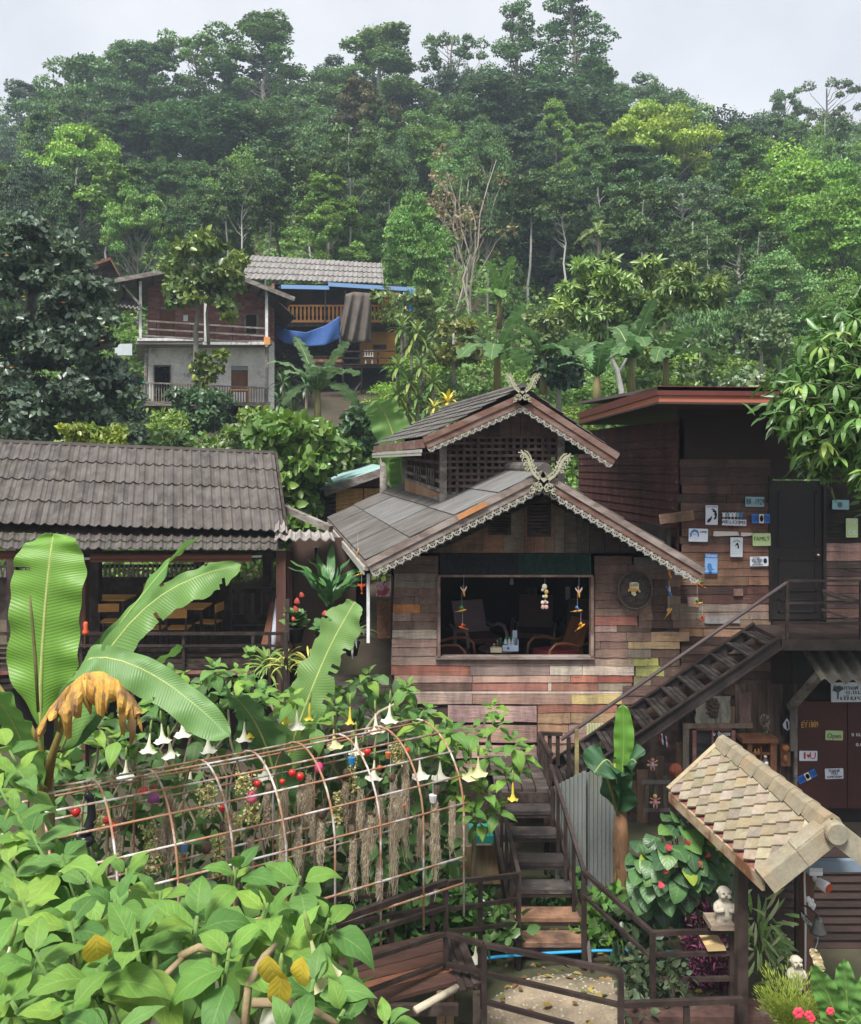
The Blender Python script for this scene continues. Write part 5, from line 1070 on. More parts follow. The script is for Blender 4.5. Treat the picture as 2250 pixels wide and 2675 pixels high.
sign(2211, 2242, 1354, 1404, 13.36, PLIME, 'lime green sign reading OK right of the black door', 'sign', 0, 'sign', (), [('OK', 0, -.5, .34, .7, PWH), ('LIVE', 0, .6, .2, .6, PWH)])
sign(2091, 2139, 1879, 1906, 13.34, mk('bronze_plate', (.075, .030, .024)), 'dark plate reading EY 1889 on the maroon door', 'number_plate', 0, 'plate', (), [('EY', -.55, -.1, .8, .34, M_TAN), ('1889', .42, -.1, .8, .5, M_TAN), ('- - - -', 0, .8, .3, .7, M_TAN)])
sign(2157, 2203, 1909, 1934, 13.34, PLIME, 'lime green sign with a script reading Open', 'sign', 0, 'sign', (), [('Open', 0, -.1, .75, .78, M_OLIVE)])
sign(2089, 2136, 1962, 1988, 13.34, PWH, 'white plate reading I love U with a red heart', 'plate', 0, 'plate', [('heart', [(0, -.45), (.16, .0), (.18, .25), (.09, .38), (0, .22), (-.09, .38), (-.18, .25), (-.16, .0)], M_RED)], [('I', -.42, 0, .95, .10, M_RED), ('U', .48, 0, .95, .32, M_RED)])
sign(2156, 2204, 2008, 2035, 13.34, PWH, 'white plate reading THANK YOU COME AGAIN', 'plate', 0, 'plate', (), [('THANK', 0, .55, .4, .66, M_INK), ('YOU', 0, 0, .4, .36, M_INK), ('COME AGAIN', 0, -.6, .28, .8, M_INK)])
sign(2172, 2290, 1783, 1834, 13.0, flat('plate_grey'), 'grey green Thai sign board hung under the corrugated awning', 'sign_board', 0, 'sign', [('tree_mark', [(-.75, -.7), (-.68, -.7), (-.66, 0), (-.45, .4), (-.6, .7), (-.85, .6), (-.95, .2), (-.74, 0)], mk('dark_emblem'))], [('ร้านกาแฟ บ้านดอย', .2, .45, .3, 1.1, M_INK), ('อ.แม่ออน', .35, 0, .3, .7, M_INK), ('เชียงใหม่', .3, -.6, .3, .9, M_INK)])
M_STAIR = mk('black_brown_steel', (.016, .0115, .0105), col2=(.032, .024, .022), var=.3, ns=8, rough=.5, spec=.45, bump=.06)
# ---------------------------------------------------------------- diagonal steel stair to the landing
ds = thing('steel_stair', 'dark brown steel stair climbing the facade to the black door', 'stairs', P(1450, 2080, 12.6))
s0, s1 = P(1450, 2079, 12.2), P(2046, 1672, 12.2); wd_ = Vector((0, 1.0, 0)); sd = (s1 - s0).normalized(); sn = Vector((-sd.z, 0, sd.x))
for off, nm in ((Vector((0, 0, 0)), 'near_stringer'), (wd_, 'far_stringer')):
    m = MB(); a, b = s0 + off, s1 + off; m.obox((a + b) / 2, (b - a) / 2, Y * .012, sn * .075)
    for sg in (-1, 1): m.obox((a + b) / 2 + sn * (.075 * sg) - Y * .02, (b - a) / 2, Y * .035, sn * .008)
    m.build(nm, M_STAIR, ds)
NT = 13
for i in range(NT):
    c = s0.lerp(s1, (i + .6) / NT); m_ = thing
    for k in range(3):
        m = MB(); cx = c.x - .10 + k * .085; m.box(cx - .034, cx + .034, 12.24, 13.16, c.z - .02, c.z + .008); m.build('tread_slat', mk('worn_black_timber', (.022, .018, .017), col2=(.055, .048, .045), var=.4, ns=6, rough=.6), ds)
m = MB(); m.tube([P(1466, 1932, 12.2), P(1760, 1727, 12.2), P(2058, 1521, 12.2)], .026, 10); m.build('handrail', mk('polished_steel_rail', (.13, .10, .095), rough=.28, spec=.7, var=.2, metal=.6, bump=0), ds)
for u, v0, v1, mt in ((1486, 1925, 2095, M_STAIR), (1507, 1905, 2072, mk('mossy_post', (.36, .33, .12), col2=(.18, .14, .07), var=.3, ns=6))):
    m = MB(); a, b = P(u - 5, v1, 12.15), P(u + 5, v0, 12.15); m.box(a.x, b.x, 12.13, 12.17, a.z, b.z); m.build('rail_post', mt, ds)
# ---------------------------------------------------------------- lower timber stair
ts = thing('timber_stair', 'steep timber stair with dark and pale treads rising to the deck under the cafe', 'stairs', P(1440, 2480, 10))
TR = []
for i in range(7):
    z = 1.488 - .17 * i; y = (11.98, 11.60, 11.25, 10.84, 10.49, 10.16, 9.93)[i]; xa, xb = lerp(.84, 1.03, i / 6), lerp(1.62, 1.79, i / 6); TR.append((xa, xb, y, z))
    if i: m = MB(); m.box(xa, xb, y, y + .27, z - .05, z + rnd.uniform(-.004, .004)); m.build('tread', M_PLANK, ts, col=((.075, .055, .05), (.06, .05, .047), (.06, .05, .046), (.065, .055, .05), (.085, .075, .07), (.26, .145, .09), (.27, .155, .10))[i])
for sg in (0, 1):
    m = MB(); a, b = Vector((TR[0][sg] + (-.03, .03)[sg], 11.95, 1.40)), Vector((TR[6][sg] + (-.03, .03)[sg], 9.85, .30)); m.beam(a, b, .05, .2); m.build('stringer', M_WOOD, ts)
for i in range(1, 7):
    xa, xb, y, z = TR[i]; m = MB(); m.box(xa + .02, xb - .02, y + .01, y + .05, z - .10, z - .052); m.build('tread_bracket', M_STEEL, ts)
lb_, lt_ = P(1355, 2281, 9.86), P(1299, 2040, 11.5); rb_, rt_ = P(1526, 2276, 9.86), P(1440, 2000, 11.5)
for a, b in ((lb_, lt_), (rb_, rt_)):
    m = MB(); m.beam(a, b, .045, .045); m.build('handrail', M_STEEL, ts); m = MB(); m.box(a.x - .028, a.x + .028, a.y - .028, a.y + .028, .1, a.z + .02); m.build('newel_post', M_STEEL, ts)
    for t in (.28, .52, .76): p = a.lerp(b, t); m = MB(); zb = 1.488 - .17 * 6 * (1 - min(1, (p.y - 9.9) / 2.0)); m.box(p.x - .02, p.x + .02, p.y - .02, p.y + .02, zb - .1, p.z); m.build('baluster', M_STEEL, ts)
m = MB(); a, b = P(1536, 2460, 9.9), P(1542, 2520, 9.7); m.beam(a, b, .04); m.build('foot_brace', M_STEEL, ts)
# deck at the top with slatted balustrade
dk = thing('stair_deck', 'small plank deck with slatted balustrade at the top of the timber stair', 'deck', P(1380, 2075, 12))
for k in range(4): m = MB(); xa = .90 + k * .19; m.box(xa, xa + .175, 11.95, 13.3, 1.44, 1.488 + rnd.uniform(-.004, .004)); m.build('deck_plank', mk('wet_deck_plank'), dk)
m = MB(); m.box(.86, 1.66, 11.93, 11.98, 1.30, 1.44); m.build('deck_beam', M_WOOD, dk); m = MB(); m.box(.86, 1.7, 13.25, 13.3, 1.2, 1.44); m.build('deck_beam', M_WOOD, dk)
for k in range(9): p = P(1409, 1918, 12.9).lerp(P(1440, 1975, 11.95), k / 8); m = MB(); m.box(p.x - .012, p.x + .012, p.y - .035, p.y + .035, 1.49, p.z); m.build('slat', M_WOOD, dk)
m = MB(); m.beam(P(1408, 1916, 12.92), P(1441, 1972, 11.92), .05, .05); m.build('top_rail', M_STEEL, dk)
m = MB(); m.beam(P(1410, 1916, 12.95), P(1470, 1918, 12.95), .05, .05); m.build('top_rail', M_STEEL, dk)
for u in (1418, 1437, 1458): m = MB(); pbox(m, u - 5, u + 5, 1918, 2000, 12.95, .03); m.build('slat', M_WOOD, dk)
for x in (.9, 1.64): m = MB(); m.box(x - .04, x + .04, 12.1, 12.18, .1, 1.44); m.build('deck_leg', M_WOOD, dk)
# grey corrugated fence under the steel stair
cg = thing('corrugated_screen', 'grey green corrugated sheet screen under the steel stair', 'screen', P(1540, 2350, 11.5))
M_ZINC = mk('weathered_zinc', (.20, .215, .205), col2=(.17, .18, .085), var=.35, ns=2, sc=(2, 2, .5), st=1.5, stc=(.09, .085, .07), lo=.5, hi=.7, rough=.55, spec=.4)
for u0, u1, v0, v1, nw in ((1446, 1532, 2056, 2012, 8), (1530, 1626, 2020, 1985, 9)):
    a, b = P(u0, 2345, 11.55), P(u1, 2365, 11.45); m = MB(); thick(m, corr(a, b, P(u0, v0, 11.55), P(u1, v1, 11.45), nw, .014, Y), nw * 8, 2, (0, .008, 0)); m.build('corrugated_sheet', M_ZINC, cg)
m = MB(); pbox(m, 1440, 1448, 2060, 2345, 11.5, .06); m.build('edge_post', M_WOOD, cg)
# stained sheets behind the stair
for a_, lb_2 in (((1186, 1312, 2212, 2310, 11.6, .04), 'tan rust stained sheet fence left of the timber stair'), ((1314, 1412, 2240, 2440, 12.2, .05), 'orange stained board seen through the timber stair treads')):
    ss = MB(); pbox(ss, *a_); o = ss.build('stained_sheet', mk('rust_stained_sheet', (.34, .20, .09), col2=(.40, .34, .22), var=.5, ns=2.5, sc=(4, 1, .7), st=1.6, stc=(.10, .06, .035), rough=.85), None, org=P(a_[0], a_[3], a_[4])); tag(o, lb_2, 'sheet fence')
tk = MB(); pbox(tk, 1228, 1292, 2184, 2204, 11.4, .4); o = tk.build('teal_crate', flat('teal_plastic', (.02, .20, .17)), None, org=P(1260, 2204, 11.4)); tag(o, 'teal plastic crate edge above the rust stained sheet', 'crate')

# ---------------------------------------------------------------- brown steel railings
def railing(name, label, segs, posts, d_bars=.05, loc=None):
    o = thing(name, label, 'railing', loc or segs[0][0]); 
    for a, b, w in segs: m = MB(); m.beam(a, b, w, w); m.build('rail', M_STEEL, o)
    for a, zb in posts: m = MB(); m.box(a.x - .026, a.x + .026, a.y - .026, a.y + .026, zb, a.z); m.build('post', M_STEEL, o)
    return o
pA, pB = P(1165, 2303, 8.6), P(1355, 2283, 9.84)
railing('railing', 'brown railing between the corner post and the timber stair', [(P(1170, 2306, 8.63), P(1350, 2286, 9.8), .045), (P(1170, 2376, 8.63), P(1350, 2350, 9.8), .04), (P(1170, 2436, 8.63), P(1350, 2412, 9.8), .04)], [(P(1255, 2296, 9.2), .0)], loc=P(1260, 2480, 9.2))
railing('railing', 'brown railing of the plank walk running into the angel trumpet leaves', [(P(860, 2412, 7.5), pA, .05), (P(870, 2462, 7.5), P(1162, 2372, 8.58), .04), (P(880, 2532, 7.5), P(1162, 2440, 8.58), .04), (P(960, 2590, 7.9), P(1162, 2515, 8.58), .035)], [(pA, .0)], loc=P(1165, 2600, 8.6))
railing('railing', 'brown railing at the far side of the plank walk', [(P(855, 2352, 9.0), P(1030, 2335, 9.6), .04), (P(880, 2420, 9.0), P(1160, 2365, 9.6), .04)], [(P(1024, 2330, 9.6), .3), (P(1130, 2318, 9.6), .3)], loc=P(1024, 2440, 9.6))
railing('railing', 'brown railing in front of the boulder, dropping to the right', [(P(1168, 2440, 8.5), P(1265, 2468, 8.25), .045), (P(1265, 2468, 8.25), P(1626, 2540, 8.1), .045), (P(1168, 2520, 8.5), P(1265, 2542, 8.25), .04), (P(1265, 2542, 8.25), P(1622, 2626, 8.1), .04), (P(1265, 2616, 8.25), P(1500, 2680, 8.1), .04)], [(P(1265, 2466, 8.25), -.2), (P(1622, 2539, 8.1), -.2)], loc=P(1265, 2680, 8.2))
railing('railing', 'brown railing from the stair foot down to the statue ledge', [(P(1526, 2278, 9.84), P(1705, 2438, 8.75), .045), (P(1528, 2342, 9.84), P(1705, 2505, 8.75), .035)], [], loc=P(1600, 2500, 9.3))
railing('railing', 'brown railing with three bars under the stone baby statue', [(P(1705, 2438, 8.75), P(1920, 2432, 8.75), .045), (P(1705, 2494, 8.75), P(1916, 2490, 8.75), .04), (P(1705, 2560, 8.75), P(1916, 2556, 8.75), .04)], [(P(1705, 2434, 8.75), -.1), (P(1912, 2432, 8.75), .1)], loc=P(1800, 2600, 8.75))
railing('railing', 'low brown bar crossing before the dark steps at the bottom edge', [(P(1626, 2624, 8.1), P(1940, 2612, 8.1), .05)], [(P(1794, 2630, 8.1), -.2)], loc=P(1790, 2640, 8.1))
# plank walk
pw = thing('plank_walk', 'wet red brown plank walk on a bamboo bearer at the lower middle', 'walkway', P(1050, 2620, 8.4))
q00, q10, q01, q11 = P(970, 2635, 8.05), P(1195, 2566, 8.4), P(858, 2500, 8.8), P(1150, 2432, 9.3)
for p in (q00, q10, q01, q11): p.z = .95
ff = bil(q00, q10, q01, q11)
for k, c in enumerate(((.085, .045, .036), (.22, .095, .055), (.10, .05, .038), (.075, .04, .034), (.085, .05, .042))):
    m = MB(); t0, t1 = k / 5 + .008, (k + 1) / 5 - .008; thick(m, lambda a, b: ff(a, lerp(t0, t1, b)), 1, 1, (0, 0, -.04)); m.build('walk_plank', mk('wet_red_plank', 'obj', col2=(.32, .20, .14) if False else None, var=.45, ns=2, sc=(1, 4, 1), st=1.6, stc=(.05, .03, .025), rough=.32, spec=.55), pw, col=c)
m = MB(); m.tube([P(1085, 2640, 8.0), P(1195, 2580, 8.35)], .035, 9); m.build('bamboo_bearer', mk('old_bamboo', (.42, .37, .27), col2=(.2, .17, .12), var=.3, ns=6), pw, True)
m = MB(); m.box(q00.x, q10.x, 8.1, 8.15, .8, .9); m.build('bearer', M_WOOD, pw)
for u, d in ((1152, 8.3), (1176, 8.6)): m = MB(); p = P(u, 2600, d); m.box(p.x - .04, p.x + .04, d - .04, d + .04, -.2, .9); m.build('support_post', M_PLANK, pw, col=(.24, .16, .10))
bn = thing('plank_bench', 'narrow dark plank bench beside the corner post', 'bench', P(1225, 2600, 8.6))
for k in range(3): m = MB(); m.beam(P(1170 + k * 14, 2455 - k * 6, 9.0), P(1212 + k * 18, 2590 - k * 8, 8.3), .085, .035); m.build('seat_plank', M_WOOD, bn)
for u, v_, d in ((1245, 2590, 8.3), (1180, 2560, 8.8)): m = MB(); p = P(u, v_, d); m.box(p.x - .035, p.x + .035, d - .035, d + .035, -.1, p.z); m.build('leg', M_WOOD, bn)
# boulder
bo = MB(); rnd.seed(4)
def bf(a, b):
    t = a * 6.283; r_ = b; k = 1 + .07 * math.sin(3 * t + 1) + .05 * math.sin(5 * t); x = 1.45 + 1.12 * r_ * k * math.cos(t); y = 8.95 + .78 * r_ * k * math.sin(t)
    return Vector((x, y, .02 + .52 * (1 - r_ ** 2.6) + .02 * math.sin(7 * x) * math.cos(6 * y) + .03 * math.sin(2.3 * x + 1.7 * y) + .018 * math.sin(9 * x + 4 * y) * math.sin(8 * y - 3 * x)))
bo.grid(bf, 64, 22); 
boo = bo.build('boulder', mk('pebbly_rock', (.27, .215, .15), col2=(.19, .16, .11), var=.5, ns=4, st=1.8, stc=(.11, .10, .055), rough=.9, bump=.6, fine=34), None, True, org=(1.3, 8.85, 0)); tag(boo, 'broad low tan boulder with a pebbly surface below the stair', 'boulder')
pe = MB()
for i in range(520):
    t, r_ = rnd.uniform(0, 6.283), math.sqrt(rnd.random()) * .95; p = bf(t / 6.283, r_); s = rnd.uniform(.006, .02); pe.ell(p, (s, s * rnd.uniform(.6, 1.2), s * .55), 6, 4)
po = pe.build('pebbles', mk('pebble', (.40, .35, .27), col2=(.28, .24, .18), var=.4, ns=14, rough=.9), boo); po['kind'] = 'stuff'
hs = MB(); pts = [P(1232, 2508, 9.6), P(1310, 2499, 9.7), P(1440, 2490, 9.85), P(1560, 2484, 9.9), P(1680, 2484, 9.85), P(1760, 2488, 9.6)]
hs.tube(pts, .017, 8); o = hs.build('blue_hose', flat('bright_blue_hose', (.03, .32, .62), .4), None, True); tag(o, 'bright blue water pipe lying behind the boulder', 'pipe')
# lower wall of dark lapped boards and dark steps on the right
lw_ = thing('lapped_board_wall', 'wall of dark wet lapped boards behind the gate posts', 'wall', P(2080, 2680, 10.3))
for k in range(24): v = 2215 + k * 21.5; m = MB(); a, b = P(1938, v + 21, 10.3), P(2330, v, 10.3); m.prism([Vector((a.x, 10.26, a.z)), Vector((b.x, 10.26, a.z)), Vector((b.x, 10.30, b.z)), Vector((a.x, 10.30, b.z))], (0, .03, 0)); m.build('lapped_board', mk('wet_dark_board', (.026, .015, .012), col2=(.045, .026, .021), var=.4, ns=3, sc=(1, 1, 4), rough=.62, spec=.3), lw_)
sp = thing('dark_steps', 'dark red brown board steps at the lower right edge', 'steps', P(1850, 2675, 8.0))
for k in range(4): m = MB(); y = 7.6 + k * .32; z = .40 + (k - 3) * -.0 - (3 - k) * .12 + .1; m.box(1.95, 3.6, y, y + .3, z - .1, z); m.build('step', M_PLANK, sp, col=(.11, .06, .048))
# ---------------------------------------------------------------- rusty arched frame with hanging ornaments
M_RUST = mk('rusty_white_bar', (.52, .49, .46), col2=(.32, .165, .095), var=.35, ns=9, lo=.42, hi=.52, st=6, stc=(.20, .075, .035), rough=.75, fine=30)
tr = thing('arched_frame', 'arched tunnel frame of rusty white painted bars in the garden', 'frame', P(650, 2420, 8.2))
tA, tB = P(100, 2076, 7.05), P(1110, 1885, 9.07); tB.z = tA.z = 3.285; ax = (tB - tA).normalized(); sdv = Vector((ax.y, -ax.x, 0))
def hoop(t, ang): return tA.lerp(tB, t) + sdv * (.72 * math.sin(ang)) + Z * (-.73 + .73 * math.cos(ang))
NH = 9
for k in range(NH):
    t = k / (NH - 1); pts = [hoop(t, R(a)) for a in range(-90, 91, 10)]; lo = Z * (1.0 if k > 4 else .85)
    m = MB(); m.tube([pts[0] - lo] + pts + [pts[-1] - lo], .0105, 7); m.build('hoop', M_RUST, tr, True)
for a in (-70, -45, -20, 0, 22, 42, 62, 82): m = MB(); m.tube([hoop(-.015, R(a)), hoop(.5, R(a)) - Z * .012, hoop(1.01, R(a))], .0098, 7); m.build('purlin', M_RUST, tr, True)
for sg in (-1, 1):
    for dz in (.42, .68): m = MB(); m.tube([hoop(0, R(90 * sg)) - Z * dz, hoop(1, R(90 * sg)) - Z * dz], .0115, 7); m.build('purlin', M_RUST, tr, True)
def at_frame(u, v): 
    """point under the arch that is seen at u, v: on the frame's centre plane"""
    a, b = tA.x - 0, 0; k = (u - CX) / F; n_ = sdv; d = n_.dot(tA + sdv * .05) / (n_.x * k + n_.y); return P(u, v, d)
rnd.seed(44)
def to_px(cx, cy): return 100 + cx * .68, 1750 + cy * .68
M_MOSS = mk('hanging_moss', (.46, .38, .27), col2=(.54, .46, .33), var=.4, ns=10, rough=.95, bump=0, fine=0)
M_MOSSD = mk('dark_root_moss', (.33, .26, .18), col2=(.40, .33, .23), var=.4, ns=10, rough=.95, bump=0, fine=0)
MOSS = [(505, 470, 700, 42, 1), (1040, 395, 560, 40, 1), (1000, 590, 740, 34, 0), (940, 600, 760, 30, 0), (1085, 580, 730, 30, 0), (1180, 430, 560, 26, 1), (1210, 640, 830, 34, 0), (1258, 600, 790, 38, 0), (1365, 400, 770, 44, 0), (1412, 340, 620, 28, 0), (1525, 480, 760, 46, 0), (1590, 500, 660, 26, 0), (880, 470, 620, 30, 1), (300, 560, 740, 40, 1), (1310, 720, 860, 30, 0)]
wh_ = ['under the third hoop, dark brown', 'dark brown near the middle of the frame', 'straw brown below the middle bars', 'thin, left of the middle of the frame', 'short, between two middle hoops', 'dark, high under the fifth bar', 'straw brown, hanging low behind the bars', 'straw brown, above the railing corner', 'long and thick near the end of the frame', 'slender, beside the long thick bundle', 'thickest, inside the last hoop', 'short, at the outermost post', 'dark, left of the red balls', 'dark, at the leafy end of the frame', 'low, behind the railing']
for (cx, c0, c1, w, dk_), wh in zip(MOSS, wh_):
    u, v0 = to_px(cx, c0); u, v1 = to_px(cx, c1); p, q = at_frame(u, v0), at_frame(u, v1); L = p.z - q.z; rr = w * .68 / 2.6 / F * p.y
    m = MB()
    for i in range(170):
        a = rnd.uniform(0, 6.28); r_ = rr * rnd.uniform(.15, 1.) ; l = L * rnd.uniform(.2, 1.) ** 1.3; st_ = p + Vector((math.cos(a) * r_ * .5, math.sin(a) * r_ * .5, -rnd.random() * L * .5)); pts = []
        for k in range(6): pts.append(st_ + Vector((math.cos(a) * r_ * .5 * k / 5 + rnd.uniform(-.028, .028), math.sin(a) * r_ * .5 * k / 5 + rnd.uniform(-.028, .028), -l * k / 5)))
        m.tube(pts, rnd.uniform(.0011, .0022), 3, False)
    o = m.build('hanging_moss', M_MOSSD if dk_ else M_MOSS, None, org=p); tag(o, 'moss bundle ' + wh, 'moss', 'moss bundles in the arched frame')
rnd.seed(46)
for k in range(16):
    cx, c0 = rnd.uniform(330, 1480), rnd.uniform(430, 640); MOSS2 = (cx, c0, c0 + rnd.uniform(90, 170), rnd.uniform(22, 36)); u, v0 = to_px(cx, c0); _, v1 = to_px(cx, MOSS2[2]); p = at_frame(u, v0) + sdv * rnd.uniform(-.35, .2); L = (v1 - v0) / F * p.y; rr = MOSS2[3] * .34 / F * p.y; m = MB()
    for i in range(150):
        a = rnd.uniform(0, 6.28); r_ = rr * rnd.uniform(.1, 1.2); l = L * rnd.uniform(.3, 1.); st_ = p + Vector((math.cos(a) * r_ * .6, math.sin(a) * r_ * .6, -rnd.random() * L * .4)); m.tube([st_ + Vector((math.cos(a) * r_ * .5 * q / 4 + rnd.uniform(-.022, .022), math.sin(a) * r_ * .5 * q / 4 + rnd.uniform(-.022, .022), -l * q / 4)) for q in range(5)], rnd.uniform(.001, .002), 3, False)
    o = m.build('hanging_moss', rnd.choice([M_MOSS, M_MOSSD]), None, org=p); tag(o, 'small frayed moss tuft hanging among the larger moss bundles', 'moss', 'small moss tufts in the arched frame')
M_SRED = flat('glossy_red', (.60, .02, .02), .25, spec=.6); M_SPINK = flat('rose_pink', (.55, .10, .18), .35); M_POD = mk('dark_seed_pod', (.055, .035, .025), col2=(.16, .11, .07), var=.5, ns=18, rough=.6)
REDS = [(145, 545, .052, 'beside the black goose neck'), (258, 578, .045, 'left of two low red balls'), (286, 600, .05, 'right of two low red balls'), (404, 466, .05, 'next to the small doll'), (706, 528, .042, 'alone below the middle bars'), (842, 436, .045, 'half under a tuft of green'), (938, 430, .036, 'left of the bright pair'), (976, 396, .048, 'upper one of the bright pair'), (1006, 410, .054, 'lower, largest one of the bright pair'), (1264, 313, .052, 'highest, under the top bar'), (1416, 310, .042, 'near the last hoop but one'), (1312, 376, .034, 'small, before the fourth hoop from the end')]
for cx, cy, r_, wh in REDS:
    r_ *= .8; p = at_frame(*to_px(cx, cy)); o = thing('strawberry_ornament', 'red strawberry ornament ' + wh, 'ornament', p, 'strawberry ornaments')
    m = MB(); m.lathe([(.002, -r_ * 1.15), (r_ * .55, -r_ * .8), (r_ * .95, -r_ * .1), (r_ * .9, r_ * .5), (r_ * .5, r_ * .85), (.002, r_ * .9)], 12, p); m.build('fruit', M_SRED, o, True)
    m = MB()
    for k in range(6): a = k * 1.047; m.add([p + Z * r_ * .9, p + Vector((math.cos(a - .3) * r_ * .5, math.sin(a - .3) * r_ * .5, r_ * .86)), p + Vector((math.cos(a) * r_, math.sin(a) * r_, r_ * .72)), p + Vector((math.cos(a + .3) * r_ * .5, math.sin(a + .3) * r_ * .5, r_ * .86))], [(0, 1, 2, 3)])
    m.tube([p + Z * r_ * .9, p + Z * (r_ + .10)], .003, 4); m.build('calyx', flat('calyx_green', (.10, .20, .04)), o)
PODS = [(645, 680, .055, 'largest, low by the pale creeper'), (940, 585, .042, 'left of the twin pods'), (992, 573, .036, 'right of the twin pods'), (1204, 615, .048, 'on the sixth hoop'), (1262, 580, .05, 'with a green shoot'), (886, 455, .044, 'beside the red balls'), (1185, 400, .045, 'high beside the blue pot'), (1358, 412, .045, 'near the last moss'), (1092, 550, .05, 'cracked, middle of the frame'), (712, 605, .04, 'below the pink egg'), (1533, 463, .05, 'over the thickest moss'), (320, 590, .05, 'next to two red balls')]
for cx, cy, r_, wh in PODS:
    p = at_frame(*to_px(cx, cy)); m = MB(); m.ell(p, (r_ * .85, r_ * .85, r_ * 1.15), 12, 8); m.tube([p + Z * r_, p + Z * (r_ + .16)], .003, 4)
    for k in range(8): a = k * .785; m.tube([p + Vector((math.cos(a) * r_ * .87 * math.sin(b_), math.sin(a) * r_ * .87 * math.sin(b_), -r_ * 1.17 * math.cos(b_))) for b_ in (.3, .8, 1.3, 1.8, 2.3, 2.8)], r_ * .05, 4)
    o = m.build('seed_pod', M_POD, None, True, org=p); tag(o, 'dark hanging seed pod, ' + wh, 'seed pod', 'seed pods in the arched frame')
for cx, cy, r_, mt, nm, lb in ((1205, 350, .038, flat('blue_pot', (.03, .22, .50)), 'hanging_pot', 'small blue basket pot high in the arched frame'), (560, 683, .04, flat('slate_blue_pot', (.10, .2, .3)), 'hanging_pot', 'slate blue basket pot low in the arched frame'), (1375, 530, .04, M_WPOST, 'hanging_pot', 'white pot left of the orange pot on the moss'), (1398, 530, .038, flat('clay_pot'), 'hanging_pot', 'orange pot right of the white pot on the moss'), (1517, 495, .04, M_WPOST, 'hanging_pot', 'white ribbed pot on the thickest moss'), (1345, 328, .03, flat('clay_pot'), 'hanging_pot', 'tiny orange pot high near the last hoops')):
    p = at_frame(*to_px(cx, cy)); o = thing(nm, lb, 'pot', p); m = MB(); m.lathe([(r_ * .6, -r_), (r_, r_ * .8), (r_ * 1.08, r_), (r_ * .9, r_)], 12, p); m.build('pot', mt, o)
    for k in range(10): a = k * .628; m = MB(); m.beam(p + Vector((math.cos(a) * r_ * .66, math.sin(a) * r_ * .66, -r_)), p + Vector((math.cos(a) * r_ * 1.02, math.sin(a) * r_ * 1.02, r_ * .8)), r_ * .12); m.build('rib', mt, o)
    m = MB(); m.tube([p + Z * r_, p + Z * (r_ + .2)], .003, 4); m.build('cord', flat('cord'), o)
p = at_frame(*to_px(820, 490)); m = MB(); m.lathe([(.002, -.06), (.045, -.035), (.055, .0), (.04, .05), (.002, .07)], 12, p); m.tube([p + Z * .07, p + Z * .25], .003, 4); o = m.build('egg_ornament', M_SPINK, None, True, org=p); tag(o, 'dusty pink egg ornament in the middle of the arched frame', 'ornament')
p = at_frame(*to_px(1078, 377)); m = MB(); m.lathe([(.002, -.05), (.04, -.02), (.04, .02), (.02, .05), (.002, .055)], 12, p); o = m.build('heart_ornament', flat('hot_pink', (.65, .05, .2)), None, True, org=p); tag(o, 'hot pink hanging ornament right of the bright red pair', 'ornament')
# goose neck and small doll
gs = at_frame(*to_px(180, 610)); m = MB(); a = [at_frame(*to_px(x, y)) for x, y in ((178, 640), (196, 600), (205, 560), (204, 520), (200, 492), (188, 480), (176, 486))]; m.tube(a, [.05, .045, .036, .032, .032, .036, .012], 10); m.ell(gs - Z * .1, (.08, .07, .06), 12, 8); o = m.build('goose_figure', flat('black_gloss', (.015, .016, .018), .3), None, True, org=gs); tag(o, 'black goose figure with raised neck at the leafy end of the frame', 'goose figure')
p = at_frame(*to_px(443, 478)); o = thing('hanging_doll', 'small doll with purple skirt beside a red strawberry ornament', 'doll', p); m = MB(); m.lathe([(.055, -.06), (.045, -.01), (.02, .02)], 10, p); m.build('skirt', flat('purple_cloth', (.28, .08, .22)), o, True); m = MB(); m.ell(p + Z * .05, .032, 10, 7); m.build('head', flat('doll_skin', (.62, .34, .26)), o, True); m = MB(); m.ell(p + Z * .066, (.036, .036, .022), 10, 6); m.build('hair', flat('auburn', (.16, .06, .03)), o, True)
